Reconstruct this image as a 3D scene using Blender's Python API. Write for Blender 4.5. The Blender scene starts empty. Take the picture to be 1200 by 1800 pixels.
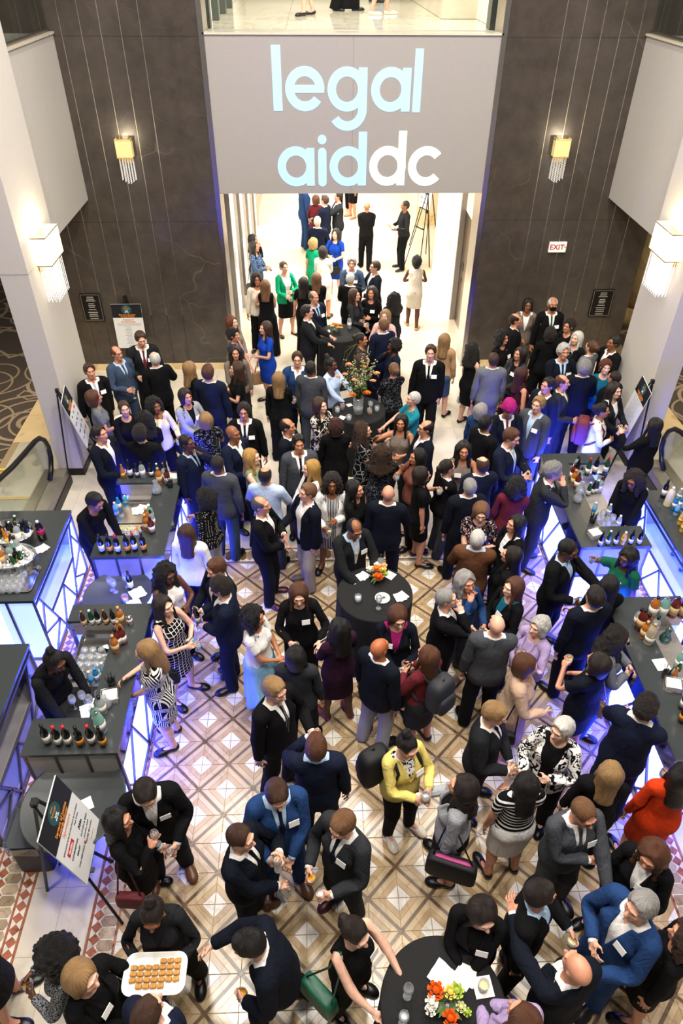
import bpy, bmesh, math, random
import numpy as np
from mathutils import Vector, Matrix

SC = bpy.context.scene
COL = SC.collection
TMP = bpy.data.scenes.new('workshop')      # scratch scene for evaluating modifiers and text, removed at the end
# ------------------------------------------------------------------ camera, world, lights, exposure
CAMZ = 7.0721
def look_camera():
    cam = bpy.data.objects.new('camera', bpy.data.cameras.new('camera')); COL.objects.link(cam); SC.camera = cam
    pitch, roll, yaw = .691042, .0081429, .0411020
    cy, sy, cp, sp = math.cos(yaw), math.sin(yaw), math.cos(pitch), math.sin(pitch)
    fw = Vector((sy*cp, cy*cp, -sp)); r = Vector((cy, -sy, 0)); up = r.cross(fw)
    r2 = r*math.cos(roll)+up*math.sin(roll); u2 = -r*math.sin(roll)+up*math.cos(roll)
    m = Matrix((r2, u2, -fw)).transposed().to_4x4(); m.translation = (0, 0, CAMZ)
    cam.matrix_world = m
    cam.data.sensor_fit = 'VERTICAL'; cam.data.sensor_height = 36; cam.data.lens = 1224.776/1800*36; cam.data.clip_end = 100; cam.data.clip_start = .05
look_camera()
SC.view_settings.view_transform = 'Standard'; SC.view_settings.look = 'None'; SC.view_settings.gamma = 1; SC.view_settings.use_curve_mapping = False
SC.view_settings.exposure = .0
W_ = bpy.data.worlds.new('room_ambient'); SC.world = W_; W_.use_nodes = True
W_.node_tree.nodes['Background'].inputs[0].default_value = (1., .95, .90, 1); W_.node_tree.nodes['Background'].inputs[1].default_value = .22
def area(name, loc, size, energy, col=(1, .90, .78), rot=(0, 0, 0), sy=None, spread=180):
    l = bpy.data.lights.new(name, 'AREA'); l.energy = energy; l.color = col; l.size = size; l.spread = math.radians(spread)
    if sy: l.shape = 'RECTANGLE'; l.size_y = sy
    o = bpy.data.objects.new(name, l); COL.objects.link(o); o.location = loc; o.rotation_euler = rot; return o
# ceiling lamps of the atrium, high above the balcony
for x in (-2.2, .7, 3.6):
    for y in (1.5, 5.2, 9.0): area('atrium_ceiling_lamp', (x, y, 11.5), .7, 335, (1, .93, .85))
# lamps in the corridor ceiling and in the ceiling of the floor above it
for y in (15.2, 18.6, 22.2, 25.5): area('corridor_ceiling_lamp', (.7, y, 3.42), 1.6, 215, (1, .95, .88))
for y in (15.2, 19.): area('upper_corridor_ceiling_lamp', (.7, y, 8.9), 2., 170, (1, .95, .86))
for x in (-6.2, 7.6): area('side_aisle_fill', (x, 11.5, 3.3), .8, 70, (1, .84, .62))  # fill lights added to brighten the carpeted side aisles

# ------------------------------------------------------------------ materials
MATS = {}
def srgb(c):
    if isinstance(c, str):
        c = c.lstrip('#'); c = [int(c[i:i+2], 16)/255 for i in (0, 2, 4)]
    return tuple((v/12.92 if v <= .04045 else ((v+.055)/1.055)**2.4) for v in c)+(1.,)
def new_mat(name):
    m = bpy.data.materials.new(name); m.use_nodes = True; nt = m.node_tree
    b = nt.nodes['Principled BSDF']
    return m, nt, b
def N(nt, t, **kw):
    n = nt.nodes.new(t)
    for k, v in kw.items():
        if k.startswith('i_'): n.inputs[k[2:].replace('_', ' ')].default_value = v
        else: setattr(n, k, v)
    return n
def coords(nt, kind='Object', scale=(1, 1, 1)):
    if kind == 'rest': a = N(nt, 'ShaderNodeAttribute', attribute_name='rest'); out = a.outputs['Vector']
    else: a = N(nt, 'ShaderNodeTexCoord'); out = a.outputs[kind]
    mp = N(nt, 'ShaderNodeMapping'); mp.inputs['Scale'].default_value = scale
    nt.links.new(out, mp.inputs['Vector']); return mp.outputs['Vector']
def ramp(nt, fac, stops, interp='LINEAR'):
    r = N(nt, 'ShaderNodeValToRGB'); r.color_ramp.interpolation = interp
    el = r.color_ramp.elements
    while len(el) < len(stops): el.new(.5)
    for e, (p, c) in zip(el, stops): e.position = p; e.color = c
    nt.links.new(fac, r.inputs['Fac']); return r.outputs['Color']
def bump(nt, b, h, strength=.2, dist=.01):
    n = N(nt, 'ShaderNodeBump'); n.inputs['Strength'].default_value = strength; n.inputs['Distance'].default_value = dist
    nt.links.new(h, n.inputs['Height']); nt.links.new(n.outputs['Normal'], b.inputs['Normal'])
def plain(name, col, rough=.5, metal=0., vary=0., scale=8., coat=0., bumps=0., kind='Object', trans=0., ior=1.45, emit=None, estr=0.):
    if name in MATS: return MATS[name]
    m, nt, b = new_mat(name); c = srgb(col)
    b.inputs['Base Color'].default_value = c; b.inputs['Roughness'].default_value = rough; b.inputs['Metallic'].default_value = metal
    b.inputs['Coat Weight'].default_value = coat; b.inputs['Transmission Weight'].default_value = trans; b.inputs['IOR'].default_value = ior
    if vary or bumps:
        n = N(nt, 'ShaderNodeTexNoise'); n.inputs['Scale'].default_value = scale; n.inputs['Detail'].default_value = 4
        nt.links.new(coords(nt, kind), n.inputs['Vector'])
        if vary:
            lo = tuple(v*(1-vary) for v in c[:3])+(1,); hi = tuple(min(1, v*(1+vary)) for v in c[:3])+(1,)
            nt.links.new(ramp(nt, n.outputs['Fac'], [(.3, lo), (.7, hi)]), b.inputs['Base Color'])
        if bumps: bump(nt, b, n.outputs['Fac'], bumps)
    if emit is not None:
        b.inputs['Emission Color'].default_value = srgb(emit) if isinstance(emit, str) else emit; b.inputs['Emission Strength'].default_value = estr
    MATS[name] = m; return m

COLORS = dict(black='#0a0a0c', charcoal='#1b1c1f', darkgrey='#292b2f', grey='#42454b', midgrey='#686b71', lightgrey='#9a9ca0', white='#e9e6e2', cream='#ddd2c0', navy='#11182c', darknavy='#0b101c', blue='#1f3b68', royal='#1440a8',
              bluegrey='#39485e', skyblue='#a9c4df', paleblue='#b9cbe8', iceblue='#8fc0d6', green='#0c9a6c', forest='#12563f', sage='#7f8e6c', teal='#1c7f8c', tealdk='#0f5a72', burgundy='#5a1c25', wine='#3a1422', plum='#2c1226', maroon='#64202a',
              magenta='#9c1d66', purple='#43204a', lilac='#a994bd', tan='#9a7652', camel='#b08d68', beige='#c3a58b', brown='#5c3a25', rust='#74432f', rosebrown='#7d4a3e', orange='#c9380f', yellow='#dcc86e', pink='#dcb2ab', red='#9c1a20', khaki='#a59c8b', taupe='#75695f',
              silver='#b6bcc6', denim='#3d5478')
def fabric(spec):
    """spec = colour name or pattern:name"""
    key = 'fabric_'+spec
    if key in MATS: return MATS[key]
    m, nt, b = new_mat(key.replace(':', '_')); b.inputs['Roughness'].default_value = .88
    b.inputs['Specular IOR Level'].default_value = .15
    pat = None
    if ':' in spec: pat, spec = spec.split(':')
    two = spec.split('+'); c = srgb(COLORS[two[0]]); c2 = srgb(COLORS[two[1]]) if len(two) > 1 else srgb(COLORS['white'])
    lk = nt.links.new
    wr = N(nt, 'ShaderNodeTexNoise'); wr.inputs['Scale'].default_value = 9; wr.inputs['Detail'].default_value = 3; wr.inputs['Distortion'].default_value = 1.2
    lk(coords(nt, 'rest', (1.6, 1.6, .8)), wr.inputs['Vector'])
    wv = N(nt, 'ShaderNodeTexNoise'); wv.inputs['Scale'].default_value = 260; lk(coords(nt, 'rest'), wv.inputs['Vector'])
    mx = N(nt, 'ShaderNodeMath', operation='MULTIPLY_ADD'); mx.inputs[1].default_value = .12; lk(wv.outputs['Fac'], mx.inputs[0]); lk(wr.outputs['Fac'], mx.inputs[2])
    bump(nt, b, mx.outputs[0], .55, .03)
    def mixc(fac, A, B):
        n = N(nt, 'ShaderNodeMix', data_type='RGBA'); lk(fac, n.inputs[0]); n.inputs[6].default_value = A; n.inputs[7].default_value = B; lk(n.outputs[2], b.inputs['Base Color'])
    def thr(o, t, op='LESS_THAN'):
        n = N(nt, 'ShaderNodeMath', operation=op); lk(o, n.inputs[0]); n.inputs[1].default_value = t; return n.outputs[0]
    if pat is None:
        lo = tuple(v*.82 for v in c[:3])+(1,); hi = tuple(min(1, v*1.15+.001) for v in c[:3])+(1,)
        lk(ramp(nt, wv.outputs['Fac'], [(.35, lo), (.65, hi)]), b.inputs['Base Color'])
    elif pat in ('floral', 'blotch'):
        n = N(nt, 'ShaderNodeTexNoise'); n.inputs['Scale'].default_value = 26 if pat == 'floral' else 14; n.inputs['Detail'].default_value = 2.5; n.inputs['Distortion'].default_value = 2.
        lk(coords(nt, 'rest'), n.inputs['Vector']); mixc(thr(n.outputs['Fac'], .585 if pat == 'floral' else .53, 'GREATER_THAN'), c, c2)
    elif pat in ('polka',):
        n = N(nt, 'ShaderNodeTexVoronoi'); n.inputs['Scale'].default_value = 42; n.inputs['Randomness'].default_value = .3; lk(coords(nt, 'rest'), n.inputs['Vector']); mixc(thr(n.outputs['Distance'], .24), c, c2)
    elif pat == 'cracks':
        n = N(nt, 'ShaderNodeTexVoronoi', feature='DISTANCE_TO_EDGE'); n.inputs['Scale'].default_value = 11; lk(coords(nt, 'rest'), n.inputs['Vector']); mixc(thr(n.outputs['Distance'], .045), c, c2)
    elif pat in ('stripes', 'plaid', 'pinstripe', 'bands'):
        sx = N(nt, 'ShaderNodeSeparateXYZ'); lk(coords(nt, 'rest'), sx.inputs[0])
        def wave(o, f, t):
            a = N(nt, 'ShaderNodeMath', operation='MULTIPLY'); lk(o, a.inputs[0]); a.inputs[1].default_value = f
            a2 = N(nt, 'ShaderNodeMath', operation='FRACT'); lk(a.outputs[0], a2.inputs[0]); return thr(a2.outputs[0], t)
        if pat == 'bands': mixc(wave(sx.outputs['Z'], 22, .4), c, c2)
        elif pat != 'plaid': mixc(wave(sx.outputs['X'], 48, .38 if pat == 'stripes' else .08), c, c2)
        else:
            m1 = N(nt, 'ShaderNodeMath', operation='MAXIMUM'); lk(wave(sx.outputs['X'], 22, .14), m1.inputs[0]); lk(wave(sx.outputs['Z'], 22, .14), m1.inputs[1]); mixc(m1.outputs[0], c, c2)
    elif pat == 'geo':
        # nested squares, a different centre per block
        sx = N(nt, 'ShaderNodeTexVoronoi', distance='CHEBYCHEV'); sx.inputs['Scale'].default_value = 4.6; sx.inputs['Randomness'].default_value = .6; lk(coords(nt, 'rest'), sx.inputs['Vector'])
        a = N(nt, 'ShaderNodeMath', operation='MULTIPLY'); lk(sx.outputs['Distance'], a.inputs[0]); a.inputs[1].default_value = 11
        a2 = N(nt, 'ShaderNodeMath', operation='FRACT'); lk(a.outputs[0], a2.inputs[0]); mixc(thr(a2.outputs[0], .5), c, c2)
    elif pat == 'tweed':
        n = N(nt, 'ShaderNodeTexNoise'); n.inputs['Scale'].default_value = 130; n.inputs['Detail'].default_value = 1; lk(coords(nt, 'rest'), n.inputs['Vector'])
        lk(ramp(nt, n.outputs['Fac'], [(.42, c), (.60, c2)]), b.inputs['Base Color'])
    MATS[key] = m; return m
SKINS = dict(a='#d8a68c', b='#c98f73', c='#e0b49c', d='#8a5a3c', e='#5b3826', f='#3f281c', g='#b57c5a', h='#a8623c')
def skin(k):
    key = 'skin_'+k
    if key in MATS: return MATS[key]
    m, nt, b = new_mat(key); c = srgb(SKINS[k]); lk = nt.links.new
    n = N(nt, 'ShaderNodeTexNoise'); n.inputs['Scale'].default_value = 22; n.inputs['Detail'].default_value = 3; lk(coords(nt, 'rest'), n.inputs['Vector'])
    base = ramp(nt, n.outputs['Fac'], [(.3, (c[0]*.88, c[1]*.82, c[2]*.80, 1)), (.7, (min(1, c[0]*1.08), c[1]*1.05, c[2]*1.05, 1))])
    a = N(nt, 'ShaderNodeAttribute', attribute_name='face'); sp = N(nt, 'ShaderNodeSeparateColor'); lk(a.outputs['Color'], sp.inputs[0])
    prev = base
    for ch, col in (('Red', (c[0]*.72, c[1]*.36, c[2]*.38, 1)), ('Green', (.62, .60, .57, 1)), ('Blue', (.018, .012, .010, 1))):
        x = N(nt, 'ShaderNodeMix', data_type='RGBA'); lk(sp.outputs[ch], x.inputs[0]); lk(prev, x.inputs[6]); x.inputs[7].default_value = col; prev = x.outputs[2]
    lk(prev, b.inputs['Base Color']); b.inputs['Roughness'].default_value = .5
    b.inputs['Subsurface Weight'].default_value = .0; b.inputs['Specular IOR Level'].default_value = .4
    MATS[key] = m; return m
HAIRS = dict(black='#0d0b0b', dark='#1c130f', brown='#3a2417', chestnut='#4e2d1a', auburn='#5c2c18', lightbrown='#6b4a30', dirtyblond='#8d6d46', blond='#b5935c', gold='#a8803f', grey='#8b8884', silver='#c2bfb8', darkgrey='#4a4744', red='#3a1612', white='#dcd8d0', magentaturban='#8a1b55')
def hairmat(k, curl=False):
    key = 'hair_'+k+('_curls' if curl else '')
    if key in MATS: return MATS[key]
    m, nt, b = new_mat(key); c = srgb(HAIRS[k]); lk = nt.links.new
    n = N(nt, 'ShaderNodeTexNoise'); n.inputs['Scale'].default_value = 1.; n.inputs['Detail'].default_value = 5; n.inputs['Roughness'].default_value = .7
    if curl: lk(coords(nt, 'rest', (70, 70, 55)), n.inputs['Vector'])
    else:
        sx = N(nt, 'ShaderNodeSeparateXYZ'); lk(coords(nt, 'rest'), sx.inputs[0])
        yo = N(nt, 'ShaderNodeMath', operation='SUBTRACT'); lk(sx.outputs['Y'], yo.inputs[0]); yo.inputs[1].default_value = .035
        at = N(nt, 'ShaderNodeMath', operation='ARCTAN2'); lk(sx.outputs['X'], at.inputs[0]); lk(yo.outputs[0], at.inputs[1])
        cb = N(nt, 'ShaderNodeCombineXYZ'); lk(at.outputs[0], cb.inputs[0]); lk(sx.outputs['Z'], cb.inputs[1]); lk(sx.outputs['Y'], cb.inputs[2])
        mp = N(nt, 'ShaderNodeMapping'); mp.inputs['Scale'].default_value = (22, 9, 9); lk(cb.outputs[0], mp.inputs['Vector']); lk(mp.outputs[0], n.inputs['Vector'])
    lk(ramp(nt, n.outputs['Fac'], [(.3, (c[0]*.35, c[1]*.35, c[2]*.35, 1)), (.7, (min(1, c[0]*1.7), min(1, c[1]*1.7), min(1, c[2]*1.7), 1))]), b.inputs['Base Color'])
    b.inputs['Roughness'].default_value = .48; b.inputs['Specular IOR Level'].default_value = .45; bump(nt, b, n.outputs['Fac'], 1. if curl else .6, .03 if curl else .02)
    MATS[key] = m; return m

# ------------------------------------------------------------------ objects
def tag(o, label=None, cat=None, group=None, kind=None):
    if label: o['label'] = label
    if cat: o['category'] = cat
    if group: o['group'] = group
    if kind: o['kind'] = kind
    return o
def thing(name, label, cat, loc=(0, 0, 0), rz=0., group=None):
    o = bpy.data.objects.new(name, None); COL.objects.link(o); o.empty_display_size = .1
    o.location = loc; o.rotation_euler = (0, 0, rz)
    return tag(o, label, cat, group)
class MB:
    """mesh builder: boxes, tubes, lathes and prisms gathered into one mesh"""
    def __init__(s): s.v = []; s.f = []; s.sm = []
    def add(s, V, F, smooth=False):
        n = len(s.v); s.v += [tuple(map(float, p)) for p in V]; s.f += [tuple(n+i for i in f) for f in F]; s.sm += [smooth]*len(F); return s
    def box(s, lo, hi):
        x0, y0, z0 = lo; x1, y1, z1 = hi
        return s.add([(x0, y0, z0), (x1, y0, z0), (x1, y1, z0), (x0, y1, z0), (x0, y0, z1), (x1, y0, z1), (x1, y1, z1), (x0, y1, z1)],
                     [(0, 3, 2, 1), (4, 5, 6, 7), (0, 1, 5, 4), (1, 2, 6, 5), (2, 3, 7, 6), (3, 0, 4, 7)])
    def prism(s, poly, lo, hi, axis=2):
        """polygon in the two other axes, extruded from lo to hi along axis"""
        n = len(poly); pt = {2: lambda a, b, c: (a, b, c), 1: lambda a, b, c: (a, c, b), 0: lambda a, b, c: (c, a, b)}[axis]
        V = [pt(a, b, lo) for a, b in poly]+[pt(a, b, hi) for a, b in poly]
        F = [tuple(range(n-1, -1, -1)), tuple(range(n, 2*n))]+[(i, (i+1) % n, n+(i+1) % n, n+i) for i in range(n)]
        if axis == 1: F = [f[::-1] for f in F]
        return s.add(V, F)
    def tube(s, pts, r, n=8, cap=True, closed=False):
        pts = [np.array(p, float) for p in pts]; m = len(pts); V = []; up = None
        for i, p in enumerate(pts):
            d = (pts[(i+1) % m]-pts[i-1]) if closed else (pts[min(i+1, m-1)]-pts[max(i-1, 0)])
            d = d/max(1e-9, np.linalg.norm(d))
            if up is None: up = np.array([0, 0, 1.]) if abs(d[2]) < .9 else np.array([1., 0, 0])
            a = np.cross(d, up); a /= max(1e-9, np.linalg.norm(a)); b = np.cross(a, d); up = b
            rr = r[i] if hasattr(r, '__len__') else r
            V += [p+rr*(math.cos(2*math.pi*k/n)*a+math.sin(2*math.pi*k/n)*b) for k in range(n)]
        F = []
        for i in range(m if closed else m-1):
            j = (i+1) % m
            F += [(i*n+k, i*n+(k+1) % n, j*n+(k+1) % n, j*n+k) for k in range(n)]
        if cap and not closed: F += [tuple(range(n-1, -1, -1)), tuple(range((m-1)*n, m*n))]
        return s.add(V, [f[::-1] for f in F], True)
    def bar(s, a, b, w, t, up=(0, 0, 1)):
        """rectangular bar from a to b"""
        a = np.array(a, float); b = np.array(b, float); d = (b-a)/np.linalg.norm(b-a); up = np.array(up, float)
        if abs(d@up) > .98: up = np.array([0, 1., 0])
        x = np.cross(d, up); x /= np.linalg.norm(x); y = np.cross(x, d)
        V = [p+x*w/2*i+y*t/2*j for p in (a, b) for i, j in ((-1, -1), (1, -1), (1, 1), (-1, 1))]
        return s.add(V, [(0, 1, 2, 3), (7, 6, 5, 4), (0, 4, 5, 1), (1, 5, 6, 2), (2, 6, 7, 3), (3, 7, 4, 0)])
    def lathe(s, prof, n=20, c=(0, 0, 0), smooth=True, sx=1., sy=1.):
        V = []; F = []; m = len(prof)
        for r, z in prof: V += [(c[0]+sx*r*math.cos(2*math.pi*k/n), c[1]+sy*r*math.sin(2*math.pi*k/n), c[2]+z) for k in range(n)]
        for i in range(m-1): F += [(i*n+k, i*n+(k+1) % n, (i+1)*n+(k+1) % n, (i+1)*n+k) for k in range(n)]
        if prof[0][0] > 1e-6: F.append(tuple(range(n-1, -1, -1)))
        if prof[-1][0] > 1e-6: F.append(tuple(range((m-1)*n, m*n)))
        return s.add(V, F, smooth)
    def mesh(s, name):
        me = bpy.data.meshes.new(name); me.from_pydata(s.v, [], s.f); me.polygons.foreach_set('use_smooth', s.sm); me.update(); return me
    def build(s, name, mat, parent=None, loc=None, rz=None):
        o = bpy.data.objects.new(name, s.mesh(name)); COL.objects.link(o); o.data.materials.append(mat)
        if parent is not None: o.parent = parent
        if loc is not None: o.location = loc
        if rz is not None: o.rotation_euler = (0, 0, rz)
        return o
def copy_tree(o, parent=None):
    c = o.copy(); COL.objects.link(c); c.parent = parent
    for ch in list(o.children): copy_tree(ch, c)
    return c

# ------------------------------------------------------------------ structure
XC = .685
def mir(x): return 2*XC-x
def stone(name, c1, c2, vein, scale=1.5, rough=.25, vein_w=.02, coat=.0, bumps=0.):
    if name in MATS: return MATS[name]
    m, nt, b = new_mat(name); lk = nt.links.new
    n = N(nt, 'ShaderNodeTexNoise'); n.inputs['Scale'].default_value = scale; n.inputs['Detail'].default_value = 8; n.inputs['Roughness'].default_value = .65
    g = N(nt, 'ShaderNodeNewGeometry'); lk(g.outputs['Position'], n.inputs['Vector'])
    base = ramp(nt, n.outputs['Fac'], [(.3, srgb(c1)), (.7, srgb(c2))])
    w = N(nt, 'ShaderNodeTexNoise'); w.inputs['Scale'].default_value = scale*.6; w.inputs['Detail'].default_value = 5; w.inputs['Distortion'].default_value = 1.5; lk(g.outputs['Position'], w.inputs['Vector'])
    v = ramp(nt, w.outputs['Fac'], [(.5-vein_w, (0, 0, 0, 1)), (.5, (1, 1, 1, 1)), (.5+vein_w, (0, 0, 0, 1))])
    x = N(nt, 'ShaderNodeMix', data_type='RGBA'); lk(v, x.inputs[0]); lk(base, x.inputs[6]); x.inputs[7].default_value = srgb(vein); lk(x.outputs[2], b.inputs['Base Color'])
    b.inputs['Roughness'].default_value = rough; b.inputs['Coat Weight'].default_value = coat; b.inputs['Coat Roughness'].default_value = .1
    MATS[name] = m; return m
def dark_marble():
    m, nt, b = new_mat('dark_marble'); lk = nt.links.new; g = N(nt, 'ShaderNodeNewGeometry')
    n = N(nt, 'ShaderNodeTexNoise'); n.inputs['Scale'].default_value = 3.; n.inputs['Detail'].default_value = 10; n.inputs['Roughness'].default_value = .75; lk(g.outputs['Position'], n.inputs['Vector'])
    base = ramp(nt, n.outputs['Fac'], [(.3, srgb('#3a342e')), (.7, srgb('#4f4740'))])
    ds = N(nt, 'ShaderNodeTexNoise'); ds.inputs['Scale'].default_value = 1.3; lk(g.outputs['Position'], ds.inputs['Vector'])
    ad = N(nt, 'ShaderNodeVectorMath', operation='MULTIPLY_ADD'); lk(ds.outputs['Color'], ad.inputs[0]); ad.inputs[1].default_value = (.9, .9, .9); lk(g.outputs['Position'], ad.inputs[2])
    prev = base
    for sc, w, c in ((.55, .007, '#8d8378'), (1.7, .010, '#6d655c')):
        v = N(nt, 'ShaderNodeTexVoronoi', feature='DISTANCE_TO_EDGE'); v.inputs['Scale'].default_value = sc; lk(ad.outputs[0], v.inputs['Vector'])
        f = ramp(nt, v.outputs['Distance'], [(0., (.30, .30, .30, 1)), (w, (0, 0, 0, 1))])
        mk = N(nt, 'ShaderNodeTexNoise'); mk.inputs['Scale'].default_value = 1.1*sc; lk(g.outputs['Position'], mk.inputs['Vector']); mr = ramp(nt, mk.outputs['Fac'], [(.50, (0, 0, 0, 1)), (.68, (1, 1, 1, 1))])
        mm = N(nt, 'ShaderNodeMix', data_type='RGBA', blend_type='MULTIPLY'); mm.inputs[0].default_value = 1.; lk(f, mm.inputs[6]); lk(mr, mm.inputs[7])
        x = N(nt, 'ShaderNodeMix', data_type='RGBA'); lk(mm.outputs[2], x.inputs[0]); lk(prev, x.inputs[6]); x.inputs[7].default_value = srgb(c); prev = x.outputs[2]
    lk(prev, b.inputs['Base Color']); b.inputs['Roughness'].default_value = .17; return m
M_DARK = dark_marble()
M_CREAM = stone('cream_marble', '#cbc1ab', '#d6cdba', '#c9beA8', 1.2, .16, .02)
M_FIELD = stone('cream_field_stone', '#b19a76', '#bfa986', '#a58d68', 3., .22, .03)
M_TAN = stone('tan_field_stone', '#a58a63', '#b29770', '#997e59', 3., .22, .03)
M_WHITE = stone('white_field_stone', '#d3cec3', '#e0dcd3', '#c4beb2', 3., .2, .03)
M_BROWN = stone('brown_strip_stone', '#5b4631', '#70573f', '#4a3826', 6., .25, .03)
M_TERRA = stone('terracotta_stone', '#8d5238', '#a9664a', '#75412b', 8., .3, .03)
M_TAUPE = stone('taupe_stone', '#a08d74', '#b7a58b', '#8f7c63', 8., .25, .03)
M_TAUPE2 = stone('dark_taupe_stone', '#8d7962', '#a08a71', '#7a6751', 8., .25, .03)
M_BWHITE = stone('border_white_stone', '#ccc4b4', '#ddd6c8', '#bdb4a2', 4., .22, .03)
M_GROUT = plain('grout', '#a08b69', .8)
M_TRAV = stone('travertine', '#d8bd8a', '#e6d0a2', '#c9aa74', 1.5, .25, .04)
M_GREYWALL = plain('grey_wallcovering', '#b6b1a8', .85, vary=.05, scale=160, bumps=.12)
M_GREYWALL2 = plain('pale_wallcovering', '#c8c2b8', .85, vary=.04, scale=160, bumps=.1)
M_BANNER = plain('bulkhead_wallcovering', '#a09b95', .88, vary=.07, scale=150, bumps=.12)
M_STEEL = plain('brushed_steel', '#b3aea6', .28, 1., vary=.06, scale=20)
M_STEEL2 = plain('dark_steel', '#a09b94', .4, .35)
M_CHROME = plain('chrome', '#d8d8d8', .08, 1.)
M_BLACK = plain('black_paint', '#0d0d0e', .45)
M_WHITEWALL = plain('white_lit_wall', '#efe6d6', .6)
def carpet():
    m, nt, b = new_mat('ring_carpet'); lk = nt.links.new; b.inputs['Roughness'].default_value = .95
    g = N(nt, 'ShaderNodeNewGeometry'); acc = None
    for sc, off, ph in ((.55, (0, 0), 0), (.42, (1.7, .6), .3), (.7, (.9, 2.1), .6)):
        mp = N(nt, 'ShaderNodeMapping'); mp.inputs['Location'].default_value = (off[0], off[1], 0); mp.inputs['Scale'].default_value = (sc, sc, 0); lk(g.outputs['Position'], mp.inputs['Vector'])
        v = N(nt, 'ShaderNodeTexVoronoi'); v.inputs['Scale'].default_value = 1.; v.inputs['Randomness'].default_value = .55; lk(mp.outputs[0], v.inputs['Vector'])
        a = N(nt, 'ShaderNodeMath', operation='MULTIPLY'); lk(v.outputs['Distance'], a.inputs[0]); a.inputs[1].default_value = 4.2
        f = N(nt, 'ShaderNodeMath', operation='FRACT'); lk(a.outputs[0], f.inputs[0])
        t = N(nt, 'ShaderNodeMath', operation='LESS_THAN'); lk(f.outputs[0], t.inputs[0]); t.inputs[1].default_value = .10
        if acc is None: acc = t.outputs[0]
        else:
            mxn = N(nt, 'ShaderNodeMath', operation='MAXIMUM'); lk(acc, mxn.inputs[0]); lk(t.outputs[0], mxn.inputs[1]); acc = mxn.outputs[0]
    x = N(nt, 'ShaderNodeMix', data_type='RGBA'); lk(acc, x.inputs[0]); x.inputs[6].default_value = srgb('#4a4139'); x.inputs[7].default_value = srgb('#9c8a70'); lk(x.outputs[2], b.inputs['Base Color'])
    return m
M_CARPET = carpet()
def glassmat(name, tint=(.92, .97, .95), refl=.08, painted_glint=0.):
    """thin pane: clear with a weak mirror"""
    if name in MATS: return MATS[name]
    m = bpy.data.materials.new(name); m.use_nodes = True; nt = m.node_tree; nt.nodes.clear()
    o = N(nt, 'ShaderNodeOutputMaterial'); t = N(nt, 'ShaderNodeBsdfTransparent'); t.inputs[0].default_value = (*tint, 1); g = N(nt, 'ShaderNodeBsdfGlossy'); g.inputs['Roughness'].default_value = .03
    f = N(nt, 'ShaderNodeLayerWeight'); f.inputs['Blend'].default_value = .25
    a = N(nt, 'ShaderNodeMath', operation='MULTIPLY_ADD'); a.inputs[1].default_value = .55; a.inputs[2].default_value = refl; nt.links.new(f.outputs['Fresnel'], a.inputs[0])
    mx = N(nt, 'ShaderNodeMixShader'); nt.links.new(a.outputs[0], mx.inputs[0]); nt.links.new(t.outputs[0], mx.inputs[1]); nt.links.new(g.outputs[0], mx.inputs[2]); nt.links.new(mx.outputs[0], o.inputs[0])
    if painted_glint:   # white diffuse mixed in, painting the brightness of light on glass
        df = N(nt, 'ShaderNodeBsdfDiffuse'); df.inputs[0].default_value = (.9, .92, .94, 1); m2 = N(nt, 'ShaderNodeMixShader'); m2.inputs[0].default_value = painted_glint
        nt.links.new(mx.outputs[0], m2.inputs[1]); nt.links.new(df.outputs[0], m2.inputs[2]); nt.links.new(m2.outputs[0], o.inputs[0])
    MATS[name] = m; return m
M_PANE = glassmat('balustrade_glass', (.95, .98, .96), .02)
def struct(name, mb, mat): return tag(mb.build(name, mat), kind='structure')
def part(mesh, name, parent, loc=(0, 0, 0), rz=0.):
    o = bpy.data.objects.new(name, mesh); COL.objects.link(o); o.parent = parent; o.location = loc; o.rotation_euler = (0, 0, rz); return o
def one(mb, name, mat):
    me = mb.mesh(name); me.materials.append(mat); return me

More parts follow.
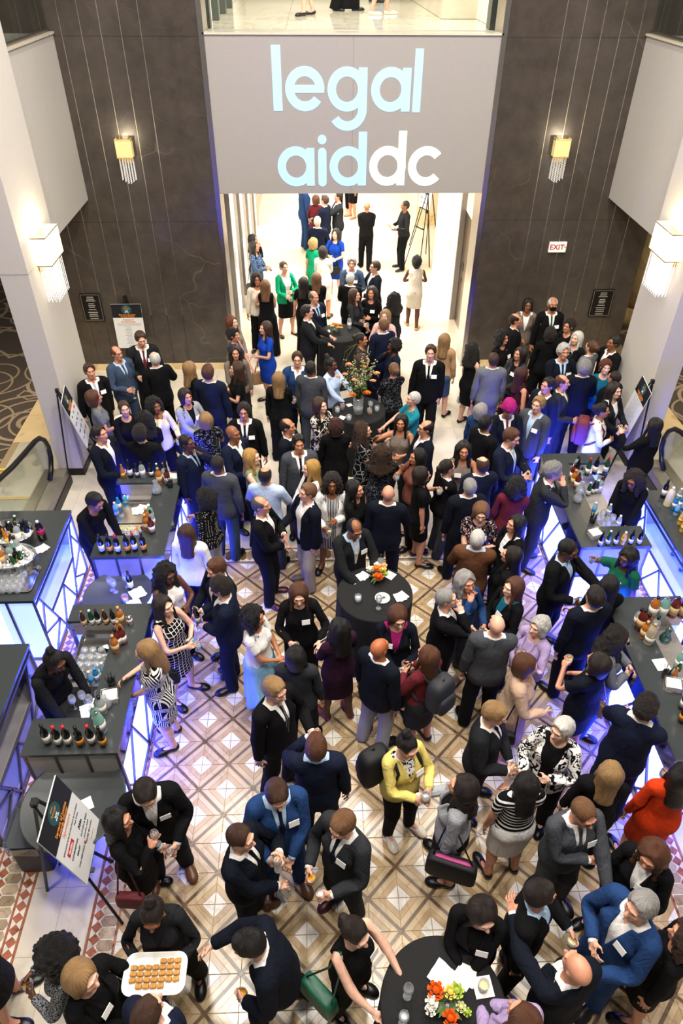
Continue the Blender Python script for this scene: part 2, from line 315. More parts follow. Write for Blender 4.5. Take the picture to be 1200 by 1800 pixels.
FLOOR = struct('floor', MB().box((-12, -3, -.12), (13.5, 34, -.006)), M_GROUT)
A = .29
X0, Y0 = -4.63642*A, 15.49677*A            # a crossing of the brown strips
FX0, FX1, FY1 = -1.925, mir(-1.925), 7.43    # patterned field
def field():
    quarter = {}
    # rings of a quarter cell: white corner, tan band, cream band
    g = .006
    rings = {'white_tile': (0, .40, M_WHITE), 'tan_tile': (.40, .665, M_TAN), 'cream_tile': (.665, .924, M_FIELD)}
    for nm, (a, b, mt) in rings.items():
        a_ = a+g if a else 0
        e = .004/A
        pts = [(a_ if a else e, e), (b-g, e), (e, b-g), (e, a_ if a else e)] if a else [(e, e), (b-g, e), (e, b-g)]
        quarter[nm] = (one(MB().prism([(x*A, y*A) for x, y in pts], -.012, 0.), nm, mt), pts, mt)
    cells = []
    i0 = []
    for p in range(-6, 30):
        for q in range(-30, 40):
            # crossing lattice: (X0 + p*A, Y0 + q*A) with p+q even; centres with p+q odd
            if (p+q) % 2 == 0: continue
            cx, cy = X0+p*A, Y0+q*A
            if cx < FX0-A*.05 or cx > FX1+A*.05 or cy > FY1+.02 or cy < -.6: continue
            cells.append((cx, cy))
    out = {k: [] for k in rings}
    for cx, cy in cells:
        for r in range(4):
            c, s_ = math.cos(r*math.pi/2), math.sin(r*math.pi/2); mx_, my_ = cx+.3*A*(c-s_), cy+.3*A*(s_+c)
            if not (FX0 <= mx_ <= FX1 and my_ <= FY1): continue
            for k in out: out[k].append((cx, cy, r))
    for k, L in out.items():
        L.sort(key=lambda t: (t[1] < 1.7, t[1]))
        for cx, cy, r in L[:300]: part(quarter[k][0], k, FLOOR, (cx, cy, 0), r*math.pi/2)
        mb = MB()
        for cx, cy, r in L[300:]:
            c, s_ = math.cos(r*math.pi/2), math.sin(r*math.pi/2)
            mb.prism([(cx+A*(c*x-s_*y), cy+A*(s_*x+c*y)) for x, y in quarter[k][1]], -.012, 0.)
        o = mb.build(k.replace('tile', 'tiles'), quarter[k][2], FLOOR); o['kind'] = 'stuff'
    # brown strips between crossings, and the small square where they cross
    L = A*math.sqrt(2); w = .076*A/math.sqrt(2)
    strip = one(MB().box((-L/2+.022, -w, -.012), (L/2-.022, w, 0)), 'brown_strip', M_BROWN); sq = one(MB().box((-.0185, -.0185, -.012), (.0185, .0185, 0)), 'crossing_tile', M_BROWN)
    S_, Q_ = [], []
    for p in range(-6, 30):
        for q in range(-30, 40):
            if (p+q) % 2: continue
            x, y = X0+p*A, Y0+q*A
            if FX0 < x < FX1 and -.6 < y < FY1: Q_.append((x, y, math.pi/4))
            for d in (1, -1):
                mx_, my_ = x+A/2, y+d*A/2
                if FX0 < mx_ < FX1 and -.6 < my_ < FY1: S_.append((mx_, my_, d*math.pi/4))
    for nm, me, LL, hl in (('brown_strip', strip, S_, None), ('crossing_tile', sq, Q_, None)):
        LL.sort(key=lambda t: (t[1] < 1.7, t[1]))
        for x, y, r in LL[:300]: part(me, nm, FLOOR, (x, y, 0), r)
        mb = MB(); vs = [v.co.copy() for v in me.vertices]; fs = [tuple(f.vertices) for f in me.polygons]
        for x, y, r in LL[300:]: mb.add([(x+v.x*math.cos(r)-v.y*math.sin(r), y+v.x*math.sin(r)+v.y*math.cos(r), v.z) for v in vs], fs)
        if LL[300:]: mb.build(nm+'s', M_BROWN, FLOOR)['kind'] = 'stuff'
field()
def borders():
    lines = [(-3.345, -3.325), (-3.215, -3.195), (-2.945, -2.925), (-2.825, -2.805), (-2.195, -2.175), (-1.945, -1.925)]
    beds = [(-3.325, -3.215), (-3.195, -2.945), (-2.925, -2.825), (-2.175, -1.945)]
    dm = one(MB().prism([(-.052, 0), (0, -.050), (.052, 0), (0, .050)], -.0105, .0015), 'terracotta_tile', M_TERRA)
    hx = [one(MB().prism([(-.085, 0), (-.055, -.047), (.055, -.047), (.085, 0), (.055, .047), (-.055, .047)], -.0105, .001), 'hexagon_tile', m) for m in (M_TAUPE, M_TAUPE2)]
    D, Hh = [], []
    for f in (lambda x: x, mir):
        for a, b in lines:
            p, q = sorted((f(a), f(b))); MB().box((p, -1, -.012), (q, 7.73, .001)).build('terracotta_strip', M_TERRA, FLOOR)
        for a, b in beds:
            p, q = sorted((f(a), f(b))); MB().box((p+.002, -1, -.012), (q-.002, 7.73, -.0005)).build('white_border_bed', M_BWHITE, FLOOR)
        y = -.6; k = 0
        while y < 7.7:
            for cx in (-3.27, -3.143, -2.875, -2.123): D.append((f(cx), y))
            for cx in (-3.03, -2.015): Hh.append((f(cx), y+.05, k % 2, 0.))
            y += .103; k += 1
    # back border, across the hall
    for a, b in ((7.432, 7.448), (7.70, 7.716)): MB().box((FX0, a, -.012), (FX1, b, .0005)).build('brown_border_line', M_BROWN, FLOOR)
    MB().box((FX0, 7.45, -.012), (FX1, 7.698, -.0008)).build('white_border_bed', M_BWHITE, FLOOR)
    hv = [one(MB().prism([(-.05, -.06), (0, -.105), (.05, -.06), (.05, .06), (0, .105), (-.05, .06)], -.0105, .0007), 'hexagon_tile', m) for m in (M_TAUPE2, M_BROWN)]
    x = FX0+.06; k = 0
    while x < FX1-.04: part(hv[k % 2], 'hexagon_tile', FLOOR, (x, 7.574, 0)); x += .104; k += 1
    key = lambda t: (t[1] < 1.7 or t[1] > 5, t[1])
    D.sort(key=key); Hh.sort(key=key)
    for x, y in D[:300]: part(dm, 'terracotta_tile', FLOOR, (x, y, 0))
    mb = MB()
    for x, y in D[300:]: mb.prism([(x-.052, y), (x, y-.050), (x+.052, y), (x, y+.050)], -.0105, .0015)
    mb.build('terracotta_tiles', M_TERRA, FLOOR)['kind'] = 'stuff'
    for x, y, k, r in Hh[:180]: part(hx[k], 'hexagon_tile', FLOOR, (x, y, 0))
    for kk in (0, 1):
        mb = MB()
        for x, y, k, r in Hh[180:]:
            if k == kk: mb.prism([(x+a, y+b) for a, b in ((-.085, 0), (-.055, -.047), (.055, -.047), (.085, 0), (.055, .047), (-.055, .047))], -.0105, .001)
        mb.build('hexagon_tiles', (M_TAUPE, M_TAUPE2)[kk], FLOOR)['kind'] = 'stuff'
borders()
def marble():
    def grid(x0, x1, y0, y1, nx, ny, name='marble_tile', mat=M_CREAM, gap=.003):
        w, d = (x1-x0)/nx, (y1-y0)/ny
        me = one(MB().box((-w/2+gap/2, -d/2+gap/2, -.012), (w/2-gap/2, d/2-gap/2, 0)), name, mat)
        for i in range(nx):
            for j in range(ny): part(me, name, FLOOR, (x0+w*(i+.5), y0+d*(j+.5), 0))
    grid(-2.80, -2.20, -.6, 7.70, 2, 14); grid(mir(-2.20), mir(-2.80), -.6, 7.70, 2, 14)
    grid(-3.95, -3.35, -.6, 7.70, 1, 14); grid(mir(-3.35), mir(-3.95), -.6, 7.70, 1, 14)
    grid(-4.85, mir(-4.85), 7.725, 13.38, 12, 7)
    grid(-2.0, 3.4, 13.38, 27.4, 6, 16)
    grid(-5.5, -4.86, 10.68, 13.4, 1, 3, 'travertine_tile', M_TRAV); grid(mir(-4.86), mir(-5.5), 10.68, 13.4, 1, 3, 'travertine_tile', M_TRAV)
marble()
for f in (lambda x: x, mir):
    a, b = sorted((f(-5.505), f(-10.5)))
    struct('floor', MB().box((a, 5., -.01), (b, 19, .004)), M_CARPET)

# ---- the dark marble wall with its inlaid steel lines
WB = struct('wall_back', MB().box((-5.0, 13.40, 0), (-1.77, 14.0, 9)).box((mir(-1.77), 13.40, 0), (6.34, 14.0, 9)), M_DARK)
def facade():
    seams = [-5.0, -4.53, -4.22, -3.91, -3.60, -3.295, -2.98, -2.67, -1.77]
    for f in (lambda x: x, mir):
        xs = sorted(f(x) for x in seams)
        if f is mir: xs[-1] = 6.34
        for a, b in zip(xs, xs[1:]):
            for z0, z1 in ((0.14, 3.0), (3.0, 5.83), (5.83, 9.)):
                MB().box((a+.003, 13.375, z0+.002), (b-.003, 13.41, z1-.002)).build('marble_panel', M_DARK, WB)
        for x in xs[1:-1]:
            MB().box((x-.0045, 13.3735, 1.2 if abs(x-XC) > 3 else 3.), (x+.0045, 13.41, 9)).build('steel_inlay', plain('pale_steel_inlay', '#cfc8ba', .3, 1.), WB)
        MB().box((xs[0], 13.35, 0), (xs[-1], 13.41, .135)).build('stone_skirting', M_TRAV, WB)
facade()
# portal jambs and the bulkhead over the portal
for f in (lambda x: x, mir):
    a, b = sorted((f(-1.775), f(-1.69)))
    struct('trim_1', MB().box((a, 13.36, 0), (b, 13.95, 9)), M_STEEL)
BH = struct('wall_bulkhead', MB().box((-1.69, 13.40, 3.475), (mir(-1.69), 14.1, 5.86)), M_BANNER)
MB().box((-1.69, 13.385, 3.477), (XC-.002, 13.41, 5.855)).build('fabric_panel', M_BANNER, BH); MB().box((XC+.002, 13.385, 3.477), (mir(-1.69), 13.41, 5.855)).build('fabric_panel', M_BANNER, BH)
MB().box((-1.72, 13.36, 5.856), (mir(-1.72), 13.62, 5.885)).build('stone_ledge', M_CREAM, BH)

# ---- projected logo on the bulkhead
def arc_poly(cx, cz, r0, r1, a0, a1, n=40):
    t = np.linspace(math.radians(a0), math.radians(a1), n)
    return [(cx+r1*math.cos(a), cz+r1*math.sin(a)) for a in t], [(cx+r0*math.cos(a), cz+r0*math.sin(a)) for a in t]
def logo():
    yf = 13.383; th = .004
    def bar(mb, x0, x1, z0, z1): mb.box((x0, yf-th-.0015, z0), (x1, yf, z1))
    def ring(mb, cx, cz, r0, r1, a0=0, a1=360):
        o, i = arc_poly(cx, cz, r0, r1, a0, a1)
        for k in range(len(o)-1): mb.prism([o[k], o[k+1], i[k+1], i[k]], yf-th, yf, 1)
    blue = plain('projected_blue', '#a5d3ef', .9, emit='#9fd2f5', estr=.55); green = plain('projected_pale_green', '#dff0dc', .9, emit='#d9eed6', estr=.5)
    def letter(name, label, f, mat=blue):
        mb = MB(); f(mb); o = mb.build('letter', mat, LOGO); o['label'] = label
    global LOGO
    LOGO = thing('projected_logo', 'light blue and pale green words legal aiddc projected on the grey bulkhead', 'sign', (0, 0, 0))
    R, T = .325, .145
    def l1(m): bar(m, -.645, -.495, 4.79, 5.72)
    def e(m): ring(m, -.115, 5.11, R-T, R, 0, 325); bar(m, -.30, .205, 5.055, 5.17)
    def g(m): ring(m, .585, 5.105, R-T*.98, R); bar(m, .775, .92, 4.80, 5.415); ring(m, .595, 4.815, R-T, R, 214, 362)
    def a(m): ring(m, 1.31, 5.10, R-T, R); bar(m, 1.50, 1.645, 4.78, 5.41)
    def l2(m): bar(m, 1.69, 1.825, 4.77, 5.675)
    def a2(m): ring(m, -.30, 3.925, R-T, R); bar(m, -.115, .025, 3.61, 4.225)
    def i(m): bar(m, .09, .235, 3.66, 4.16); ring(m, .1625, 4.355, 0, .075); ring(m, .1625, 4.155, 0, .0725); ring(m, .1625, 3.67, 0, .0725)
    def d(m): ring(m, .615, 3.925, R-T, R); bar(m, .795, .94, 3.61, 4.475)
    def d2(m): ring(m, 1.315, 3.93, R-T, R); bar(m, 1.49, 1.63, 3.61, 4.49)
    def c(m): ring(m, 2.005, 3.925, R-T, R, 40, 320)
    for nm, f, mt in (('l', l1, blue), ('e', e, blue), ('g', g, blue), ('a', a, blue), ('l', l2, blue), ('a', a2, blue), ('i', i, blue), ('d', d, blue), ('d', d2, green), ('c', c, green)):
        letter(nm, ('light blue' if mt is blue else 'pale green')+' letter '+nm, f, mt)
logo()

# ---- side balconies with their pillars
for f, side in ((lambda x: x, 'left'), (mir, 'right')):
    B = lambda mb, lo, hi: mb.box((min(f(lo[0]), f(hi[0])), lo[1], lo[2]), (max(f(lo[0]), f(hi[0])), hi[1], hi[2]))
    w = struct('wall_'+side+'_fascia', B(MB(), (-10.5, 9.75, 3.39), (-4.06, 13.395, 5.86)), M_GREYWALL)
    ys = [10.98, 11.6, 12.25, 12.85, 13.37]
    for a, b in zip(ys, ys[1:]): B(MB(), (-4.07, a+.002, 3.392), (-4.045, b-.002, 5.858)).build('fabric_panel', M_GREYWALL, w)
    B(MB(), (-4.2, 9.6, 5.861), (-4.02, 13.37, 5.89)).build('stone_ledge', M_CREAM, w)
    p = struct('wall_'+side+'_pillar', B(MB(), (-4.355, 9.665, .13), (-3.965, 11.0, 3.43)), M_GREYWALL2)
    B(MB(), (-4.8, 9.66, 3.436), (-3.96, 11.005, 8.)).build('upper_pillar', M_GREYWALL2, p)
    B(MB(), (-4.37, 9.65, 0), (-3.95, 11.015, .13)).build('dark_skirting', M_BLACK, p)
    r = thing('glass_balustrade', f'clear glass balustrade on the {side} side balcony ledge', 'balustrade', (0, 0, 0))
    for a, b in ((11.05, 12.2), (12.21, 13.34)): B(MB(), (-4.11, a, 5.88), (-4.095, b, 6.95)).build('glass_pane', M_PANE, r)
    B(MB(), (-4.125, 11.05, 5.885), (-4.08, 13.34, 5.93)).build('base_rail', M_STEEL, r)
r = thing('glass_balustrade', 'clear glass balustrade on the ledge above the projected logo', 'balustrade')
for a, b in ((-1.66, .11), (.12, 1.25), (1.26, mir(-1.66))): MB().box((a, 13.50, 5.886), (b, 13.512, 6.95)).build('glass_pane', glassmat('front_balustrade_glass', (.97, .99, .98), .01), r)
# round column beyond the end of the marble wall
cl = struct('pillar_round', MB().lathe([(.36, .42), (.36, 3.6)], 28, (7.55, 15.6, 0)), M_TRAV)
MB().lathe([(.46, 0), (.46, .40), (.43, .43), (.40, .43), (.40, .40)], 28, (7.55, 15.6, 0)).build('column_base', M_TRAV, cl)
struct('ceiling_side', MB().box((6.34, 13.40, 3.39), (12, 19.4, 3.6)), M_GREYWALL); struct('wall_far_right', MB().box((6.34, 19., 0), (12, 19.2, 3.4)), plain('warm_brown_wall', '#5a4a3c', .7))
struct('wall_far_left', MB().box((-10.6, 19., 0), (-4.9, 19.2, 3.4)), plain('warm_brown_wall', '#5a4a3c', .7))

# ---- corridor behind the portal
CL = struct('wall_corridor_left', MB().box((-2.2, 13.96, 0), (-1.82, 27.5, 3.47)), M_STEEL)
for y0, y1 in ((15.3, 16.5), (17.4, 18.6), (19.5, 20.7), (21.6, 22.8)):
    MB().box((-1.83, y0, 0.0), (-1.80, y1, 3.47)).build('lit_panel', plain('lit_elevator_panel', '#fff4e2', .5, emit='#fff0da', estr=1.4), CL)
    MB().box((-1.82, y0-.12, 0), (-1.74, y0, 3.47)).build('steel_frame', M_STEEL2, CL); MB().box((-1.82, y1, 0), (-1.74, y1+.12, 3.47)).build('steel_frame', M_STEEL2, CL)
    MB().prism([((y0+y1)/2+.06*math.cos(t), 1.45+.26*math.sin(t)) for t in np.linspace(0, 2*math.pi, 17)[:-1]], -1.80, -1.785, 0).build('call_plate', M_STEEL2, CL)
MB().box((-1.83, 14.0, 0), (-1.80, 15.1, 3.47)).build('elevator_door', M_CHROME, CL)
CR = struct('wall_corridor_right', MB().box((3.22, 13.96, 0), (3.6, 14.5, 3.47)).box((3.34, 14.5, 0), (3.6, 15.75, 3.47)).box((3.22, 15.75, 0), (3.6, 18.9, 3.47)), M_WHITEWALL)
MB().box((3.20, 13.96, 0), (3.225, 14.5, 3.47)).build('steel_panel', M_STEEL, CR)
MB().box((3.31, 14.55, 0), (3.335, 15.70, 2.5)).build('elevator_door', plain('bronze_door', '#7b6a58', .3, .8), CR); MB().box((3.30, 14.5, 2.5), (3.335, 15.75, 3.47)).build('door_header', M_WHITEWALL, CR)
MB().box((3.19, 15.70, 0), (3.30, 15.80, 3.47)).build('steel_frame', M_STEEL2, CR); MB().box((3.325, 15.36, 1.30), (3.30, 15.52, 1.46)).build('call_sign', M_BLACK, CR); MB().box((3.325, 15.40, 1.02), (3.305, 15.48, 1.12)).build('call_button', M_BLACK, CR)
MB().prism([(16.7+.045*math.cos(t), 1.45+.2*math.sin(t)) for t in np.linspace(0, 2*math.pi, 17)[:-1]], 3.205, 3.219, 0).build('call_plate', M_STEEL, CR)
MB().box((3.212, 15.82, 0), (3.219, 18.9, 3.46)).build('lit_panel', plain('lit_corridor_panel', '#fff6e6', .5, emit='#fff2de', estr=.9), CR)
AL = struct('wall_alcove', MB().box((4.9, 18.9, 0), (5.1, 23., 3.47)).box((3.5, 22.8, 0), (5.1, 23., 3.47)).box((3.22, 22.8, 0), (3.6, 27.5, 3.47)), plain('cream_alcove_wall', '#e6d6b4', .6))
MB().box((3.5, 22.74, 0), (4.9, 22.8, .35)).build('stone_skirting', M_TRAV, AL)
struct('wall_corridor_end', MB().box((-2.2, 27.4, 0), (5.1, 27.6, 3.47)), M_WHITEWALL)
struct('ceiling_corridor', MB().box((-2.2, 14.1, 3.48), (5.1, 27.5, 3.6)), M_WHITEWALL)
for x0 in (3.4,):
    me = one(MB().box((-.37, -.48, -.012), (.37, .48, 0)), 'marble_tile', M_CREAM)
    for i in range(2):
        for j in range(4): part(me, 'marble_tile', FLOOR, (3.78+.745*i, 19.4+.97*j, 0))
# ---- the floor above
UP = struct('floor_upper', MB().box((-2.6, 14.11, 5.55), (4.0, 26, 5.835)), M_GROUT)
me = one(MB().box((-.54, -.69, -.02), (.54, .69, 0)), 'marble_tile', stone('polished_cream_marble', '#d9d0bb', '#e6ded0', '#cbbfa5', 1.2, .06, .03))
for i in range(6):
    for j in range(6): part(me, 'marble_tile', UP, (-2.05+1.085*i, 14.31+1.385*j, 5.855))
MB().box((-1.8, 13.55, 5.83), (3.2, 14.1, 5.853)).build('marble_edge', M_CREAM, UP)
UL = struct('wall_upper_left', MB().box((-1.98, 14.1, 5.86), (-1.80, 24, 8.9)), plain('upper_white_wall', '#e8e6dc', .5))
for y in (14.3, 15.7, 17.1, 18.5): MB().box((-1.80, y, 5.86), (-1.68, y+.22, 8.9)).build('steel_mullion', plain('grey_green_metal', '#59605c', .35, .7), UL)
UR = struct('wall_upper_right', MB().box((3.17, 14.1, 5.86), (3.35, 24, 8.9)), MATS['upper_white_wall'])
MB().box((3.02, 14.2, 5.86), (3.17, 14.5, 8.9)).build('steel_mullion', MATS['grey_green_metal'], UR)
MB().box((2.5, 16.2, 5.86), (3.17, 24., 8.9)).build('stone_pier', M_CREAM, UR)
struct('wall_upper_end', MB().box((-2, 24, 5.86), (3.3, 24.2, 8.9)), MATS['upper_white_wall']); struct('ceiling_upper', MB().box((-2., 14.1, 8.95), (3.3, 24.1, 9.1)), MATS['upper_white_wall'])

# ------------------------------------------------------------------ people: body and clothing shapes
class Field:
    """signed distance grid, mirrored in x; prims are added on x>=0 (both sides if they cross)"""
    def __init__(s, lo, hi, h):
        s.h = h; s.lo = np.array([h*0.5, lo[1], lo[2]]); n = np.ceil((np.array(hi)-s.lo)/h).astype(int)+1
        s.n = n; s.F = np.full(tuple(n), .2, np.float32)
        s.ax = [(s.lo[i]+h*np.arange(n[i])).astype(np.float32) for i in range(3)]
    def box(s, lo, hi, pad):
        sl = []
        for i in range(3):
            a = max(0, int((lo[i]-pad-s.lo[i])/s.h)); b = min(s.n[i], int((hi[i]+pad-s.lo[i])/s.h)+2)
            if b <= a: return None
            sl.append(slice(a, b))
        return tuple(sl)
    def ev(s, fn, lo, hi, pad=.06):
        sl = s.box(lo, hi, pad)
        if sl is None: return None, None
        x = s.ax[0][sl[0]][:, None, None]; y = s.ax[1][sl[1]][None, :, None]; z = s.ax[2][sl[2]][None, None, :]
        return sl, fn(x, y, z)
    def add(s, prim, k=.02, inf=0.):
        fn, lo, hi = prim
        sl, v = s.ev(fn, np.array(lo)-inf, np.array(hi)+inf)
        if sl is None: return
        a = s.F[sl]; v = v-inf
        h = np.clip(.5+.5*(v-a)/k, 0, 1)
        s.F[sl] = v*(1-h)+a*h-k*h*(1-h)
    def cut(s, prim, k=.006):
        fn, lo, hi = prim
        sl, v = s.ev(fn, lo, hi)
        if sl is None: return
        a = s.F[sl]; v = -v
        h = np.clip(.5-.5*(v-a)/k, 0, 1)
        s.F[sl] = v*(1-h)+a*h+k*h*(1-h)
    def clip(s, fn):
        x = s.ax[0][:, None, None]; y = s.ax[1][None, :, None]; z = s.ax[2][None, None, :]
        s.F = np.maximum(s.F, fn(x, y, z)).astype(np.float32)
    def wob(s, amp, f):
        x = s.ax[0][:, None, None]; y = s.ax[1][None, :, None]; z = s.ax[2][None, None, :]
        s.F = (s.F+amp*np.sin(f*x+1.3*np.sin(f*.5*z))*np.sin(f*y+1.)*np.sin(f*.9*z+2*np.sin(f*.3*x))).astype(np.float32)
    def mesh(s):
        F = np.concatenate([s.F[::-1], s.F], 0); lo = np.array([-s.ax[0][-1], s.lo[1], s.lo[2]])
        F = np.pad(F, 1, constant_values=.2); lo = lo-s.h
        return nets(F, lo, s.h)

def nets(F, lo, h):
    S = F < 0
    c = [S[i:S.shape[0]-1+i, j:S.shape[1]-1+j, k:S.shape[2]-1+k] for i in (0, 1) for j in (0, 1) for k in (0, 1)]
    cnt = sum(a.astype(np.int8) for a in c)
    act = (cnt > 0) & (cnt < 8)
    I = np.argwhere(act)
    idx = np.full(act.shape, -1, np.int32); idx[act] = np.arange(len(I))
    C = np.stack([F[I[:, 0]+i, I[:, 1]+j, I[:, 2]+k] for i in (0, 1) for j in (0, 1) for k in (0, 1)], 1)
    O = np.array([(i, j, k) for i in (0, 1) for j in (0, 1) for k in (0, 1)], float)
    P = np.zeros((len(I), 3)); N = np.zeros(len(I))
    for a in range(8):
        for b in range(a+1, 8):
            if np.abs(O[a]-O[b]).sum() != 1: continue
            m = (C[:, a] < 0) != (C[:, b] < 0)
            t = C[m, a]/(C[m, a]-C[m, b])
            P[m] += O[a]+(O[b]-O[a])*t[:, None]; N[m] += 1
    V = lo+h*(I+P/N[:, None])
    Q = []
    for ax in range(3):
        u, v = [(1, 2), (2, 0), (0, 1)][ax]
        sa = [slice(None)]*3; sb = [slice(None)]*3; sa[ax] = slice(0, -1); sb[ax] = slice(1, None)
        A, B = S[tuple(sa)], S[tuple(sb)]
        for flip in (0, 1):
            E = np.argwhere((A & ~B) if flip == 0 else (~A & B))
            E = E[(E[:, u] > 0) & (E[:, v] > 0)]
            if not len(E): continue
            def g(du, dv):
                e = E.copy(); e[:, u] -= du; e[:, v] -= dv
                return idx[e[:, 0], e[:, 1], e[:, 2]]
            q = np.stack([g(1, 1), g(0, 1), g(0, 0), g(1, 0)], 1)
            Q.append(q if flip == 0 else q[:, ::-1])
    return V, np.concatenate(Q)

def ell(c, r):
    c = np.array(c, float); r = np.array(r, float)
    def f(x, y, z):
        X, Y, Z = x-c[0], y-c[1], z-c[2]
        k0 = np.sqrt((X/r[0])**2+(Y/r[1])**2+(Z/r[2])**2)+1e-6
        k1 = np.sqrt((X/r[0]**2)**2+(Y/r[1]**2)**2+(Z/r[2]**2)**2)+1e-6
        return k0*(k0-1)/k1
    return f, c-r, c+r
def cone(a, b, ra, rb, sy=1.):
    a = np.array(a, float); b = np.array(b, float); d = b-a; L = (d*np.array([1, 1/sy, 1])**2*d).sum()
    def f(x, y, z):
        X, Y, Z = x-a[0], (y-a[1])/sy, z-a[2]
        t = np.clip((X*d[0]+Y*d[1]/sy+Z*d[2])/L, 0, 1)
        q = np.sqrt((X-d[0]*t)**2+(Y-d[1]/sy*t)**2+(Z-d[2]*t)**2)-(ra+(rb-ra)*t)
        return q*min(sy, 1.)
    R = max(ra, rb)
    return f, np.minimum(a, b)-R, np.maximum(a, b)+R
def slab(a, b, n, w, t):
    """flat bar from a to b, half width w (across n x d), half thickness t along n"""
    a = np.array(a, float); b = np.array(b, float); d = b-a; L = np.linalg.norm(d); d = d/L
    n = np.array(n, float); n = n-d*(n@d); n /= np.linalg.norm(n); s = np.cross(n, d); rd = t*.8
    def f(x, y, z):
        X, Y, Z = x-a[0], y-a[1], z-a[2]
        u = np.abs(X*d[0]+Y*d[1]+Z*d[2]-L/2)-L/2; v = np.abs(X*s[0]+Y*s[1]+Z*s[2])-w+rd; q = np.abs(X*n[0]+Y*n[1]+Z*n[2])-t+rd
        return np.sqrt(np.maximum(u, 0)**2+np.maximum(v, 0)**2+np.maximum(q, 0)**2)+np.minimum(np.maximum(np.maximum(u, v), q), 0)-rd
    return f, np.minimum(a, b)-w, np.maximum(a, b)+w

A50 = np.array([.643, 0, -.766])
def joints(sex):
    if sex == 'm':
        s = 1.; sh = .185; ua = .285; fa = .26; hip = .09
    else:
        s = .935; sh = .16; ua = .26; fa = .235; hip = .088
    J = dict(s=s, pel=(0, 0, .95*s), spi=(0, 0, 1.10*s), che=(0, .0, 1.28*s), nek=(0, .02, 1.47*s), hed=(0, .012, 1.57*s),
             sho=(sh, .01, 1.425*s), hip=(hip, 0, .92*s), kne=(hip+.008, -.008, .50*s), ank=(hip+.01, .025, .085*s), toe=(hip+.022, -.13, .03*s))
    J = {k: (np.array(v, float) if k != 's' else v) for k, v in J.items()}
    J['elb'] = J['sho']+A50*ua; J['wri'] = J['elb']+A50*fa; J['knu'] = J['wri']+A50*.088*s; J['mid'] = J['knu']+A50*.045*s; J['tip'] = J['mid']+A50*.045*s
    J['ua'] = ua; J['fa'] = fa
    return J
JT = {'m': joints('m'), 'f': joints('f')}
BN = ['pelvis', 'spine', 'chest', 'neck', 'head']+[b+sd for sd in 'LR' for b in ('ua', 'fa', 'hd', 'f1', 'f2', 'th', 'sh', 'ft')]
BI = {b: i for i, b in enumerate(BN)}

def bone_segs(sex):
    J = JT[sex]; s = J['s']; mx = np.array([-1, 1, 1.])
    w = 1. if sex == 'm' else .88
    B = {b: [] for b in BN}
    def c(b, p, q, r, sg): B[b].append((np.array(p, float), np.array(q, float), r, sg))
    c('pelvis', (-.08*w, 0, .95*s), (.08*w, 0, .95*s), .10, .03); c('spine', (-.06*w, 0, 1.10*s), (.06*w, 0, 1.10*s), .10, .03)
    c('chest', (-.08*w, 0, 1.30*s), (.08*w, 0, 1.30*s), .105, .03); c('chest', (-.10*w, .01, 1.42*s), (.10*w, .01, 1.42*s), .05, .03)
    c('neck', (0, .02, 1.47*s), (0, .012, 1.55*s), .05, .02); c('head', (0, 0, 1.64*s), (0, .012, 1.70*s), .085, .02)
    for sd in 'LR':
        m = 1 if sd == 'L' else mx
        for b, p, q, r, sg in (('ua', 'sho', 'elb', .048, .022), ('fa', 'elb', 'wri', .036, .022), ('hd', 'wri', 'knu', .03, .012), ('f1', 'knu', 'mid', .012, .008), ('f2', 'mid', 'tip', .012, .008),
                            ('th', 'hip', 'kne', .075, .025), ('sh', 'kne', 'ank', .05, .022), ('ft', 'ank', 'toe', .04, .015)):
            c(b+sd, J[p]*m, J[q]*m, r, sg)
    return B
SEG = {x: bone_segs(x) for x in 'mf'}

def weights(V, sex, mode='body'):
    D = np.full((len(V), len(BN)), 9.); SG = np.ones(len(BN))
    for b, L in SEG[sex].items():
        for p, q, r, sg in L:
            d = q-p; t = np.clip(((V-p)@d)/(d@d), 0, 1)
            D[:, BI[b]] = np.minimum(D[:, BI[b]], np.linalg.norm(V-p-t[:, None]*d, axis=1)-r); SG[BI[b]] = sg
    s = JT[sex]['s']
    if mode == 'hair':
        W = np.zeros_like(D); t = np.clip((V[:, 2]/s-1.40)/.18, 0, 1)
        W[:, BI['head']] = t; W[:, BI['chest']] = 1-t
        return W
    if mode in ('head', 'chest', 'pelvis'):
        W = np.zeros_like(D); W[:, BI[mode]] = 1; return W
    W = np.exp(-((D-D.min(1)[:, None])/SG)**2/2)
    W[W < .02] = 0
    # keep the two sides apart away from the middle
    x = V[:, 0]
    for sd, sg in (('L', -1), ('R', 1)):
        far = np.clip(1-np.maximum(x*sg, 0)/.05, 0, 1)
        for b in ('th', 'sh', 'ft', 'ua', 'fa', 'hd', 'f1', 'f2'): W[:, BI[b+sd]] *= far
    if mode == 'skirt':
        low = np.clip((.96*s-V[:, 2])/.12, 0, 1)
        arms = sum(W[:, BI[b+sd]] for b in ('ua', 'fa', 'hd', 'f1', 'f2') for sd in 'LR') > .5
        low = np.where(arms, 0, low)
        W2 = np.zeros_like(W); tl = np.clip(.5+x/.24, 0, 1); g = np.clip((.96*s-V[:, 2])/.5, 0, 1)*.75
        W2[:, BI['pelvis']] = 1-g; W2[:, BI['thL']] = g*tl; W2[:, BI['thR']] = g*(1-tl)
        W = W*(1-low[:, None])+W2*low[:, None]
    return W/W.sum(1)[:, None]

